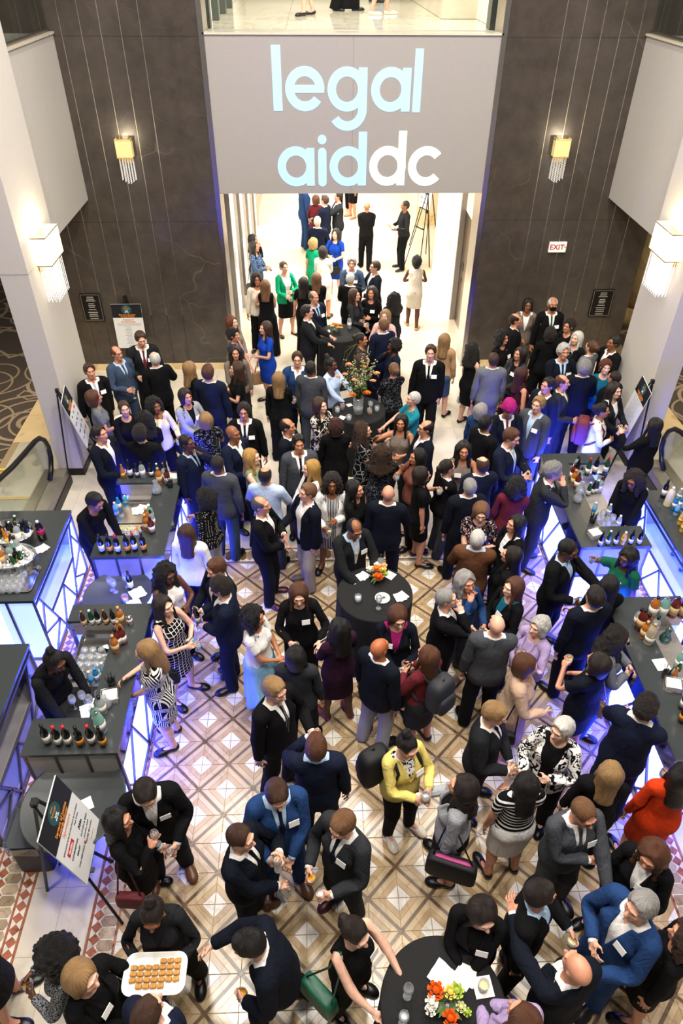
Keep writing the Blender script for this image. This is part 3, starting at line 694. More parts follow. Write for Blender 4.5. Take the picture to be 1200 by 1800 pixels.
def torso_prims(sex):
    """(prim, k) list of the trunk without the neck"""
    s = JT[sex]['s']
    if sex == 'm':
        return [(ell((0, .005, 1.30), (.168, .118, .175)), .03), (cone((-.15, .012, 1.425), (.15, .012, 1.425), .055, .055), .04), (ell((0, -.008, 1.10), (.15, .115, .17)), .05),
                (ell((0, 0, .95), (.165, .118, .12)), .04), (ell((.07, .045, .92), (.09, .09, .10)), .04), (cone((0, .025, 1.50), (.14, .015, 1.435), .05, .045), .04), (ell((.07, -.05, 1.33), (.085, .065, .075)), .03)]
    return [(ell((0, .005, 1.30*s), (.138, .098, .165)), .03), (cone((-.125, .012, 1.425*s), (.125, .012, 1.425*s), .045, .045), .04), (ell((0, -.002, 1.11*s), (.118, .092, .17)), .05),
            (ell((0, 0, .94*s), (.165, .112, .125)), .04), (ell((.07, .045, .91*s), (.09, .09, .10)), .04), (cone((0, .025, 1.49*s), (.115, .015, 1.435*s), .042, .038), .04), (ell((.066, -.068, 1.285*s), (.062, .058, .062)), .03)]
def arm_prims(sex, extra=0.):
    J = JT[sex]; q = 1 if sex == 'm' else .83
    return [(cone(J['sho'], J['elb'], .054*q+extra, .042*q+extra), .03), (cone(J['elb'], J['wri'], .043*q+extra, .028*q+extra), .02)]
def leg_prims(sex):
    J = JT[sex]; q = 1 if sex == 'm' else .98
    c = (J['kne']*.68+J['ank']*.32)+np.array([0, .018, 0])
    return [(cone(J['hip']+np.array([0, 0, .0]), J['kne'], .092*q, .056*q), .03), (cone(J['kne'], J['ank'], .054*q, .036*q), .02), (ell(c, (.052*q, .056*q, .12)), .03)]
def foot_prims(sex):
    J = JT[sex]; a = J['ank']; t = J['toe']; s = J['s']
    return [(cone((a[0], a[1]+.012, .04*s), (t[0], t[1], .026*s), .037*s, .027*s), .02), (ell((t[0], t[1]+.02, .028*s), (.045*s, .07*s, .026*s)), .02), (cone(a, (a[0], a[1]+.005, .05*s), .036*s, .036*s), .02)]
def hand_prims(sex):
    J = JT[sex]; q = 1 if sex == 'm' else .9
    w = J['wri']; d = A50; n = np.array([-.766, 0, -.643]); sd = np.array([0, -1., 0])
    L = [(slab(w+d*.005, w+d*.085*q, n, .040*q, .016*q), .012)]
    for o, l in ((.033, .072), (.011, .084), (-.011, .078), (-.033, .060)):
        k = w+d*.085*q+sd*o*q*1.05
        m = k+(d*.96+n*.22+sd*o*1.6)*l*.52*q; e = m+(d*.82+n*.55+sd*o*1.2)*l*.5*q
        L += [(cone(k-d*.01, m, .0092*q, .0086*q), .005), (cone(m, e, .0086*q, .0072*q), .003)]
    k = w+d*.022*q+sd*.030*q; m = k+(sd*.62+d*.62+n*.30)*.045*q; e = m+(sd*.25+d*.9+n*.3)*.034*q
    return L+[(cone(k, m, .015*q, .0115*q), .012), (cone(m, e, .0112*q, .0085*q), .004)]
def head_prims(sex):
    s = JT[sex]['s']; z = lambda v: v*s if sex == 'm' else v*s
    q = 1. if sex == 'm' else .965
    return [(ell((0, .018, z(1.695)), (.076*q, .096*q, .090*q)), .02), (ell((0, -.032, z(1.632)), (.058*q, .062*q, .082*q)), .03), (ell((0, -.066, z(1.582)), (.028*q, .026*q, .020*q)), .03),
            (cone((0, -.092*q, z(1.678)), (0, -.112*q, z(1.640)), .008*q, .0135*q), .012), (ell((.011*q, -.102*q, z(1.636)), (.009, .010, .007)), .008),
            (cone((.012*q, -.090*q, z(1.700)), (.045*q, -.080*q, z(1.698)), .010, .008), .018), (ell((.040*q, -.068, z(1.650)), (.018, .018, .018)), .02),
            (cone((0, -.0915*q, z(1.612)), (.017*q, -.086*q, z(1.613)), .0062, .004), .006), (cone((0, -.0895*q, z(1.602)), (.015*q, -.085*q, z(1.604)), .0072, .005), .006),
            (ell((.077*q, .012, z(1.662)), (.009, .020, .032)), .008)]
def neck_prim(sex):
    s = JT[sex]['s']; q = 1 if sex == 'm' else .80
    return cone((0, .024, 1.42*s), (0, .006, 1.60*s), .066*q, .056*q), .03

TPL = {}
def template(key, V, Q, sex, mode='body', tris=None, keep=None):
    """turn a raw surface into a decimated mesh datablock with bone weights"""
    me = bpy.data.meshes.new('tpl'); me.from_pydata(V.tolist(), [], Q.tolist()); me.update()
    if tris:
        nt = len(Q)*2
        if nt > tris:
            o = bpy.data.objects.new('tpl_tmp', me); TMP.collection.objects.link(o)
            md = o.modifiers.new('d', 'DECIMATE'); md.ratio = tris/nt
            if keep is not None:
                g = o.vertex_groups.new(name='k')
                for wv in (.12, 1.):
                    ids = np.nonzero(keep if wv < 1 else ~keep)[0].tolist(); g.add(ids, wv, 'REPLACE')
                md.vertex_group = 'k'; md.vertex_group_factor = 1.
            TMP.view_layers[0].update(); dg = TMP.view_layers[0].depsgraph
            m2 = bpy.data.meshes.new_from_object(o.evaluated_get(dg))
            bpy.data.objects.remove(o); bpy.data.meshes.remove(me); me = m2
            for g in list(me.attributes):
                if g.name not in ('position', '.edge_verts', '.corner_vert', '.corner_edge', 'sharp_face', 'material_index') and not g.is_required:
                    try: me.attributes.remove(g)
                    except Exception: pass
    n = len(me.vertices); co = np.empty(n*3); me.vertices.foreach_get('co', co); co = co.reshape(-1, 3)
    me.polygons.foreach_set('use_smooth', np.ones(len(me.polygons), bool))
    at = me.attributes.new('rest', 'FLOAT_VECTOR', 'POINT'); at.data.foreach_set('vector', co.ravel().astype(np.float32))
    TPL[key] = (me, co, weights(co, sex, mode))
    return TPL[key]

def face_colors(me, co, sex):
    """lips, eyes and brows as vertex masks: r lips, g eye white, b dark"""
    s = JT[sex]['s']; q = 1. if sex == 'm' else .965
    x = np.abs(co[:, 0]); y = co[:, 1]; z = co[:, 2]/s; fr = y < -.045
    lips = np.clip(1.4-np.sqrt((x/.022)**2+((z-1.608)/.0105)**2), 0, 1)*fr
    eye = np.clip(2.2-2*np.sqrt(((x-.031*q)/.015)**2+((z-1.677)/.0075)**2), 0, 1)*fr
    iris = np.clip(1.6-np.sqrt(((x-.031*q)/.008)**2+((z-1.677)/.008)**2), 0, 1)*fr
    brow = np.clip(2.-2*np.sqrt(((x-.032*q)/.022)**2+((z-1.6985-.12*(x-.03))/.0055)**2), 0, 1)*fr
    c = np.stack([lips, eye*(1-iris), np.clip(iris+brow, 0, 1), np.ones_like(x)], 1).astype(np.float32)
    a = me.attributes.new('face', 'FLOAT_COLOR', 'POINT'); a.data.foreach_set('color', c.ravel())

RAW = {}
def raw_body(sex):
    if ('body', sex) in RAW: return RAW['body', sex]
    s = JT[sex]['s']
    f = Field((0, -.19, -.01), (.68, .16, 1.81*s), .0060)
    for p, k in torso_prims(sex)+arm_prims(sex)+leg_prims(sex)+[neck_prim(sex)]: f.add(p, k)
    for p, k in foot_prims(sex): f.add(p, k)
    for p, k in head_prims(sex): f.add(p, k)
    for p, k in hand_prims(sex): f.add(p, k)
    q = 1. if sex == 'm' else .965
    f.cut(ell((.031*q, -.100*q, 1.677*s), (.017, .016, .012)), .012)
    f.add(ell((.031*q, -.0745*q, 1.677*s), (.0135, .0125, .0115)), .003)
    f.clip(lambda x, y, z: .004-z)
    RAW['body', sex] = f.mesh()
    return RAW['body', sex]
def get_body(sex, lod):
    key = ('body', sex, lod)
    if key in TPL: return TPL[key]
    V, Q = raw_body(sex); s = JT[sex]['s']
    keep = (V[:, 2] > 1.56*s) | (np.abs(V[:, 0]) > JT[sex]['wri'][0]-.01)
    t = template(key, V, Q, sex, tris=(8400 if lod == 0 else 3000), keep=keep)
    face_colors(t[0], t[1], sex)
    nr = np.empty(len(t[1])*3); t[0].vertices.foreach_get('normal', nr)
    TPL[key] = t+(t[1]-nr.reshape(-1, 3)*.014,)
    return TPL[key]

def get_top(sex, lod, sleeve='long', hem=.82, inf=.018, vneck=(.07, 1.10), opn=0., flare=0., collar=False, slim=0., round_neck=1.475, puff=0.):
    """jackets, shirts, dresses, coats: trunk (+ sleeves) inflated, hem cut flat, front V or open front cut away"""
    key = ('top', sex, lod, sleeve, hem, inf, vneck, opn, flare, collar, slim, round_neck, puff)
    if key in TPL: return TPL[key]
    J = JT[sex]; s = J['s']; zt = 1.60*s
    f = Field((0, -.36, min(hem*s-.03, .8)), (.56, .36, zt), .0085)
    for p, k in torso_prims(sex): f.add(p, k+.02, inf)
    if slim == 0: f.add(cone((0, 0, 1.28*s), (0, 0, .92*s), .150 if sex == 'm' else .118, .160 if sex == 'm' else .150, .74), .05, inf)
    if hem < .9:
        hw = .165
        f.add(cone((0, .0, .95*s), (0, .005, (hem-.1)*s), hw+inf, hw+inf+flare, .74+.10*min(1, flare/.12)), .05)
    if collar: f.add((neck_prim(sex)[0][0], *neck_prim(sex)[0][1:]), .02, inf*.55)
    if sleeve == 'long':
        e = J['wri']-A50*.0
        f.add(cone(J['sho'], J['elb'], (.054 if sex == 'm' else .045)+inf, (.046 if sex == 'm' else .038)+inf*.9+puff), .03); f.add(cone(J['elb'], e, (.046 if sex == 'm' else .038)+inf*.9+puff, (.036 if sex == 'm' else .03)+inf*.6+puff*.6), .02)
    elif sleeve == 'short':
        e = J['sho']*.42+J['elb']*.58
        f.add(cone(J['sho'], e, (.054 if sex == 'm' else .045)+inf, (.050 if sex == 'm' else .042)+inf+.006), .03)
        dd = A50; f.clip(lambda x, y, z: np.where(x > .19, (x-e[0])*dd[0]+(z-e[2])*dd[2], -1.))
    elif sleeve == 'none':
        f.clip(lambda x, y, z: (x-J['sho'][0]+.022)*.92+(z-1.34*s)*.10)
    if sleeve == 'long':
        w = J['wri']-A50*.012; f.clip(lambda x, y, z: np.where(x > .3, (x-w[0])*A50[0]+(z-w[2])*A50[2], -1.))
    if collar and vneck:   # shirt or jacket collar
        zc = 1.503 if inf < .014 else 1.497; f.add(cone((.062, -.035, 1.465*s), (.050, .060, zc*s), .015, .014), .012); f.add(cone((.050, .060, zc*s), (0, .076, (zc+.004)*s), .014, .014), .012)
    if vneck and inf > .014 and sleeve == 'long':   # lapels
        f.add(cone((.072, -.070, 1.465*s), (.052, -.118-inf*.4 if sex == 'm' else -.125-inf*.4, 1.31*s), .014, .022), .012); f.add(cone((.052, -.118-inf*.4 if sex == 'm' else -.125-inf*.4, 1.31*s), (.012, -.118-inf*.6, vneck[1]*s), .022, .010), .012)
    hz = hem*s
    f.clip(lambda x, y, z: hz-z)
    # neck opening
    rn = round_neck*s
    if not collar: f.cut(ell((0, -.045, 1.515*s), (.088 if sex == 'm' else .082, .115, 1.515*s-rn+.030)), .008)
    if collar: f.clip(lambda x, y, z: np.where(np.abs(x) < .1, (z-(1.532 if inf < .014 else 1.516)*s)+np.maximum(0, .06-y)*.32, -1.))
    if vneck:
        vw, vz = vneck
        f.clip(lambda x, y, z: np.where(y < .0, np.minimum(np.minimum((vw*np.clip((z/s-vz)/(1.46-vz), 0, 1.15)+opn)-x, (z-(vz-.001)*s) if opn == 0 else 9.), 9.)+np.maximum(0, y+.03), -1.))
    me = f.mesh()
    mode = 'skirt'
    return template(key, me[0], me[1], sex, mode, tris=((4000 if lod == 0 else 1300) if not (sleeve == 'none' and inf < .013 and hem > .86) else (1800 if lod == 0 else 700)))
def get_trousers(sex, lod, w=.0, hem=.03):
    key = ('trs', sex, lod, w, hem)
    if key in TPL: return TPL[key]
    J = JT[sex]; s = J['s']; i = .012
    f = Field((0, -.24, .0), (.36, .26, 1.06*s), .010)
    for p, k in torso_prims(sex)[2:5]: f.add(p, k+.02, i)
    kn = J['kne']; an = J['ank']
    f.add(cone(J['hip'], kn, .096+i, .068+i+w*.5), .03); f.add(cone(kn, (an[0], an[1]-.005, .0), .068+i+w*.5, .056+i+w), .03)
    f.clip(lambda x, y, z: np.maximum(z-1.02*s, hem-z))
    V, Q = f.mesh()
    return template(key, V, Q, sex, 'body', tris=(2600 if lod == 0 else 900))
def get_skirt(sex, lod, hem=.50, flare=0.):
    key = ('skt', sex, lod, hem, flare)
    if key in TPL: return TPL[key]
    s = JT[sex]['s']; i = .022
    f = Field((0, -.42, hem*s-.05), (.48, .42, 1.06*s), .010)
    for p, k in torso_prims(sex)[2:5]: f.add(p, k+.02, i)
    f.add(cone((0, 0, .93*s), (0, 0, (hem-.12)*s), .165+i, .150+i+flare, .76+.1*min(1, flare/.12)), .04)
    f.clip(lambda x, y, z: np.maximum(z-1.03*s, hem*s-z))
    if flare > .08:
        F0 = f.F; x = f.ax[0][:, None, None]; y = f.ax[1][None, :, None]; z = f.ax[2][None, None, :]
        f.F = (F0+.016*np.sin(9*np.arctan2(y, x))*np.clip((.9*s-z)/.4, 0, 1)).astype(np.float32)
    V, Q = f.mesh()
    return template(key, V, Q, sex, 'skirt', tris=(2200 if lod == 0 else 800))
def get_shoe(sex, lod, side, heel=False):
    key = ('shoe', sex, lod, side, heel)
    if key in TPL: return TPL[key]
    J = JT[sex]; s = J['s']; a = J['ank']; t = J['toe']
    f = Field((0, -.30, -.02), (.26, .16, .16), .0075)
    for p, k in foot_prims(sex)[:2]: f.add(p, k, .009)
    f.add(ell((t[0], t[1]-.012, .022*s), (.043*s, .062*s, .022*s)), .02, .006)
    if sex == 'm' or not heel: f.add(cone((a[0], a[1], .075*s), (a[0], a[1]-.02, .05), .040, .042), .02)
    else:
        f.cut(ell((a[0]-.002, a[1]-.055, .085*s), (.034, .075, .050)), .01)
    f.clip(lambda x, y, z: np.maximum(-z, z-.095))
    F = np.pad(f.F, 1, constant_values=.2); V, Q = nets(F, f.lo-f.h, f.h)
    if side == 'R': V = V*np.array([-1, 1, 1]); Q = Q[:, ::-1]
    return template(key, V, Q, sex, 'body', tris=(640 if lod == 0 else 240))
def get_tie(sex, lod):
    key = ('tie', sex, lod)
    if key in TPL: return TPL[key]
    f = Field((0, -.24, 1.0), (.10, .0, 1.52), .006)
    f.add(cone((0, -.078, 1.462), (0, -.086, 1.435), .019, .013), .006); f.add(slab((0, -.090, 1.44), (0, -.137, 1.33), (0, -1, .3), .017, .007), .006); f.add(slab((0, -.137, 1.33), (0, -.142, 1.10), (0, -1, 0), .026, .007), .006)
    V, Q = f.mesh()
    return template(key, V, Q, sex, 'body', tris=(500 if lod == 0 else 200))
def get_mask(sex, lod):
    key = ('mask', sex, lod)
    if key in TPL: return TPL[key]
    s = JT[sex]['s']
    f = Field((0, -.16, 1.54*s), (.11, .06, 1.69*s), .006)
    for p, k in head_prims(sex)[:4]: f.add(p, k, .007)
    f.clip(lambda x, y, z: np.maximum(np.maximum(z-1.660*s, 1.575*s-z), y+.028))
    V, Q = f.mesh()
    return template(key, V, Q, sex, 'head', tris=500)

def get_hair(sex, lod, style):
    key = ('hair', sex, lod, style)
    if key in TPL: return TPL[key]
    s = JT[sex]['s']; q = 1. if sex == 'm' else .965
    z = lambda v: v*s
    f = Field((0, -.20, z(1.18)), (.26, .30, z(1.93)), .0075)
    cap = lambda i, k=.02: [f.add(ell((0, .018, z(1.695)), (.078*q, .097*q, .091*q)), k, i), f.add(ell((0, .045, z(1.655)), (.068*q, .062*q, .075*q)), .03, i)]
    face = lambda top=1.725, w=.066: [f.cut(ell((0, -.122, z(1.640)), (w*q*1.06, .100, z(top+.022)-z(1.640))), .010)]
    ears = lambda: f.cut(ell((.085, -.012, z(1.640)), (.030, .034, .045)), .01)
    if style in ('short', 'crop', 'balding', 'fade'):
        cap(.016 if style == 'short' else .009)
        if style == 'short': f.add(ell((0, -.012, z(1.762)), (.062, .080, .034)), .02)
        face(1.768 if style != 'fade' else 1.762, .072); f.cut(ell((.0, -.150, z(1.685)), (.095, .090, .060)), .012); ears()
        f.clip(lambda x, y, zz: z(1.600)-zz+.55*np.minimum(0, .09-y)-np.minimum(0, y-.04)*.9)
        if style == 'balding': f.cut(ell((0, -.055, z(1.80)), (.072, .125, .105)), .015)
        if style == 'short': f.wob(.003, 90)
    elif style == 'wavy':   # longer men's or short women's curls
        cap(.024); f.add(ell((0, -.008, z(1.760)), (.072, .085, .045)), .02); face(1.758, .068); f.cut(ell((.0, -.15, z(1.675)), (.09, .085, .060)), .012); ears()
        f.clip(lambda x, y, zz: z(1.585)-zz-np.minimum(0, y-.03)*.9); f.wob(.009, 70)
    elif style in ('long', 'longwavy', 'longcurly'):
        cap(.018); v = .0 if style == 'long' else (.012 if style == 'longwavy' else .03)
        f.add(cone((0, .06, z(1.68)), (0, .115, z(1.36)), .088+v, .080+v, .62), .04); f.add(cone((.070, .02, z(1.69)), (.088+v, .05, z(1.40)), .030+v, .026+v), .04)
        f.add(cone((.074, -.015, z(1.68)), (.086, -.045, z(1.42)), .020+v*.6, .020+v*.7), .03)
        face(1.765, .066); f.cut(ell((0, -.16, z(1.52)), (.078, .12, .16)), .015); f.cut(cone((0, -.02, z(1.815)), (0, .09, z(1.805)), .010, .006), .012)
        f.clip(lambda x, y, zz: z(1.355)-zz)
        if v: f.wob(.007 if v < .02 else .014, 55 if v < .02 else 60)
        else: f.wob(.0025, 60)
    elif style in ('bob', 'bobwavy'):
        cap(.022); f.add(cone((.060, .02, z(1.69)), (.072, .01, z(1.575)), .036, .036), .04); f.add(cone((0, .07, z(1.68)), (0, .085, z(1.57)), .085, .070, .6), .04)
        face(1.758, .064); f.cut(ell((0, -.15, z(1.55)), (.066, .13, .10)), .015); f.clip(lambda x, y, zz: z(1.545)-zz)
        if style == 'bobwavy': f.wob(.010, 62)
    elif style in ('afro', 'curly', 'bigcurly'):
        r = {'afro': .034, 'curly': .042, 'bigcurly': .062}[style]
        cap(r, .03)
        if style != 'afro': f.add(ell((0, .055, z(1.60)), (.10+r*.4, .075+r*.5, .12)), .05); f.add(cone((.085, .0, z(1.68)), (.10, .0, z(1.56)), .03, .04+r*.2), .04)
        if style == 'bigcurly': f.add(ell((0, .07, z(1.53)), (.15, .10, .15)), .05)
        face(1.762, .066); f.cut(ell((0, -.17, z(1.56)), (.07, .13, .13)), .015); f.wob(.016, 75)
    elif style in ('bun', 'updo', 'pony'):
        cap(.010); face(1.768, .070); ears()
        f.clip(lambda x, y, zz: z(1.600)-zz-np.minimum(0, y-.05)*.6)
        if style == 'bun': f.add(ell((0, .072, z(1.800)), (.046, .046, .044)), .01); f.add(ell((.02, .085, z(1.835)), (.02, .022, .022)), .01)
        if style == 'updo': f.add(ell((0, .125, z(1.700)), (.050, .042, .050)), .015)
        if style == 'pony': f.add(ell((0, .118, z(1.70)), (.028, .03, .03)), .015); f.add(cone((0, .135, z(1.69)), (0, .125, z(1.47)), .030, .018), .02)
        f.wob(.002, 80)
    elif style == 'turban':
        f.add(ell((0, .020, z(1.735)), (.105, .125, .080)), .02); f.add(ell((0, .03, z(1.78)), (.08, .10, .06)), .03); f.add(cone((.03, -.09, z(1.71)), (.105, .03, z(1.70)), .022, .026), .02)
        f.cut(ell((0, -.14, z(1.655)), (.08, .09, .075)), .012); f.clip(lambda x, y, zz: z(1.655)-zz); f.wob(.004, 60)
    V, Q = f.mesh()
    return template(key, V, Q, sex, 'hair', tris=(2600 if lod == 0 else 900))

# ------------------------------------------------------------------ posing
def rotm(axis, a):
    axis = np.array(axis, float)/np.linalg.norm(axis); c, s_ = math.cos(a), math.sin(a); x, y, z = axis
    return np.array([[c+x*x*(1-c), x*y*(1-c)-z*s_, x*z*(1-c)+y*s_], [y*x*(1-c)+z*s_, c+y*y*(1-c), y*z*(1-c)-x*s_], [z*x*(1-c)-y*s_, z*y*(1-c)+x*s_, c+z*z*(1-c)]])
def M4(R, pivot, newpivot=None):
    m = np.eye(4); m[:3, :3] = R; m[:3, 3] = (pivot if newpivot is None else newpivot)-R@pivot
    return m
def frame(d, h):
    d = d/np.linalg.norm(d); h = h-d*(h@d); h = h/np.linalg.norm(h)
    return np.stack([d, h, np.cross(d, h)], 1)
def unit(v): return v/max(1e-9, np.linalg.norm(v))
def two_bone(a, t, l1, l2, pole):
    d = t-a; L = np.linalg.norm(d); L = min(max(L, abs(l1-l2)+.02), (l1+l2)*.998); u = unit(d)
    x = (l1*l1-l2*l2+L*L)/(2*L); hgt = math.sqrt(max(0., l1*l1-x*x)); p = pole-u*(pole@u); p = unit(p)
    return a+u*x+p*hgt, a+u*L
# hand targets for the LEFT hand (x mirrored for the right), in male metres: position, elbow pole, finger curl
HAND = {'s': ((.275, -.02, .78), (.35, .7, -.4), .25), 'd': ((.14, -.30, 1.12), (.8, .5, -1.), 1.0), 'D': ((.10, -.27, 1.36), (.9, .2, -1.), 1.0), 'c': ((.025, -.27, 1.03), (1., .5, -.6), .5),
        'b': ((.06, .22, .92), (1., .4, -.2), .4), 'p': ((.215, -.03, .86), (.6, .9, -.2), .2), 't': ((.16, -.40, 1.11), (.9, .3, -.8), .2), 'r': ((.16, -.55, 1.14), (.8, .2, -1.), .5), 'R': ((.20, -.50, 1.28), (.9, .2, -.8), .4),
        'e': ((.10, -.50, 1.40), (.9, .2, -.8), .1), 'u': ((.34, -.25, 1.50), (1., .1, -.8), .1), 'h': ((.07, -.33, 1.20), (.9, .4, -1.), .7), 'f': ((-.10, -.20, 1.17), (1., .2, -.5), .4), 'm': ((.03, -.16, 1.53), (.8, -.1, -1.), .7), 'g': ((.20, -.34, 1.16), (.9, .4, -.9), .05),
        'w': ((.15, -.28, 1.15), (.9, .5, -.9), .45), 'x': ((.05, -.24, 1.18), (1., .3, -.7), .6), 'j': ((.23, -.10, .80), (.5, .8, -.3), .8), 'y': ((.16, -.46, 1.02), (.8, .4, -.8), .7)}
def pose(sex, hands='ss', lean=0., look=(0., 0., 0.), walk=0., seed=0, twist=0., spread=0., bend_side=0.):
    """hands = right+left code; look = yaw, pitch(down+), tilt in radians; returns (B,12) matrices and grips"""
    rng = random.Random(seed); J = JT[sex]; s = J['s']; sc = s
    mats = [np.eye(4)]*len(BN); mats = [m.copy() for m in mats]
    drop = .0
    ank = {}
    for sd, sg in (('L', 1), ('R', -1)):
        off = np.array([sg*(.02+spread+rng.uniform(-.01, .03)), rng.uniform(-.06, .06), 0.])
        if walk: off = np.array([0, -walk if sd == 'L' else walk, 0.])
        ank[sd] = J['ank']*np.array([sg, 1, 1])+off
    hy = max(np.linalg.norm((ank[sd]-J['hip']*np.array([1 if sd == 'L' else -1, 1, 1]))[:2]) for sd in 'LR')
    Lg = np.linalg.norm(J['hip']-J['kne'])+np.linalg.norm(J['kne']-J['ank'])
    need = (J['hip'][2]-J['ank'][2])-math.sqrt(max(.1, (Lg*.995)**2-hy*hy)); drop = max(0., need)
    root = np.array([rng.uniform(-.012, .012), 0, -drop])
    R0 = rotm((0, 0, 1), twist*.3)
    Mp = M4(R0, J['pel'], J['pel']+root); mats[BI['pelvis']] = Mp
    Rs = rotm((1, 0, 0), lean*.5)@rotm((0, 1, 0), bend_side*.5)@rotm((0, 0, 1), twist*.35)
    Ms = Mp@M4(Rs, J['spi']); mats[BI['spine']] = Ms
    Mc = Ms@M4(rotm((1, 0, 0), lean*.5)@rotm((0, 1, 0), bend_side*.5)@rotm((0, 0, 1), twist*.35), J['che']); mats[BI['chest']] = Mc
    yw, pt, tl = look
    Rn = rotm((0, 0, 1), yw*.4)@rotm((1, 0, 0), pt*.4-lean*.3); Mn = Mc@M4(Rn, J['nek']); mats[BI['neck']] = Mn
    Mh = Mn@M4(rotm((0, 0, 1), yw*.6)@rotm((1, 0, 0), pt*.6-lean*.2)@rotm((0, 1, 0), tl), J['hed']); mats[BI['head']] = Mh
    ap = lambda m, p: (m@np.append(p, 1.))[:3]
    grips = {}
    for i, sd in enumerate('RL'):
        sg = np.array([1, 1, 1.]) if sd == 'L' else np.array([-1, 1, 1.])
        code = hands[i]
        if isinstance(code, str): tgt, pole, curl = HAND[code]
        else: tgt, pole, curl = code
        tgt = np.array(tgt)*s*sg; pole = np.array(pole)*sg
        tgt = tgt+np.array([rng.uniform(-.02, .02), rng.uniform(-.02, .02), rng.uniform(-.025, .025)])*(isinstance(code, str))
        if isinstance(code, str) and code not in 'spj': tgt = ap(Mc@np.linalg.inv(M4(np.eye(3), J['che'])), tgt)
        sh = ap(Mc, J['sho']*sg); el, wr = two_bone(sh, tgt, J['ua'], J['fa'], pole)
        d0 = A50*sg; h0 = np.cross(d0, np.array([0, -1., 0]))
        u = unit(el-sh); f = unit(wr-el); hp = np.cross(u, f)
        if np.linalg.norm(hp) < .08: hp = hp+np.cross(u, np.array([0, -1., 0]))*.2
        hp = unit(hp)
        F0 = frame(d0, h0)
        Ru = frame(u, hp)@F0.T; Rf = frame(f, hp)@F0.T
        # soften the shoulder twist
        mats[BI['ua'+sd]] = M4(Ru, J['sho']*sg, sh); mats[BI['fa'+sd]] = M4(Rf, J['elb']*sg, el)
        Mw = M4(Rf, J['wri']*sg, wr)
        sdv = np.array([0, -1., 0])   # thumb side in rest
        if isinstance(code, str) and code in 'twcgr': Mw = M4(rotm(f, (1.15 if sd == 'L' else -1.15))@Rf, J['wri']*sg, wr)
        if isinstance(code, str) and code in 'w': Mw = M4(rotm(f, (-1.3 if sd == 'L' else 1.3))@Rf, J['wri']*sg, wr)
        mats[BI['hd'+sd]] = Mw
        ax = np.array([0, 1., 0])*(1 if sd == 'L' else -1)
        c1 = M4(rotm(ax, curl*.9), J['knu']*sg); c2 = M4(rotm(ax, curl*1.0), J['mid']*sg)
        mats[BI['f1'+sd]] = Mw@c1; mats[BI['f2'+sd]] = Mw@c1@c2
        n = np.array([-.766, 0, -.643])*sg
        grips[sd] = (ap(Mw, J['wri']*sg+A50*sg*.075*s+n*.040*s), unit(Mw[:3, :3]@(A50*sg)), unit(Mw[:3, :3]@n), el)
    for sd in 'LR':
        sg = np.array([1, 1, 1.]) if sd == 'L' else np.array([-1, 1, 1.])
        hp_ = ap(Mp, J['hip']*sg); l1 = np.linalg.norm(J['hip']-J['kne']); l2 = np.linalg.norm(J['kne']-J['ank'])
        kn, an = two_bone(hp_, ank[sd], l1, l2, np.array([0.1*sg[0], -1., 0]))
        x = np.array([1., 0, 0])
        mats[BI['th'+sd]] = M4(frame(kn-hp_, x)@frame((J['kne']-J['hip'])*sg, x).T, J['hip']*sg, hp_)
        mats[BI['sh'+sd]] = M4(frame(an-kn, x)@frame((J['ank']-J['kne'])*sg, x).T, J['kne']*sg, kn)
        yawf = (.18+rng.uniform(-.1, .15))*sg[0]
        mats[BI['ft'+sd]] = M4(rotm((0, 0, 1), yawf), J['ank']*sg, an)
    return np.stack([m[:3].ravel() for m in mats]), grips, mats

def pose_mesh(tpl, P, scale, name, mat, parent, cover=None):
    me0, co, W = tpl[:3]
    if cover is not None: co = co*(1-cover[:, None])+tpl[3]*cover[:, None]
    T = (W@P).reshape(-1, 3, 4)
    v = (np.einsum('nij,nj->ni', T[:, :, :3], co)+T[:, :, 3])*scale
    me = me0.copy(); me.name = name; me.vertices.foreach_set('co', v.ravel().astype(np.float32)); me.update()
    me.materials.clear(); me.materials.append(mat)
    o = bpy.data.objects.new(name, me); COL.objects.link(o); o.parent = parent
    return o

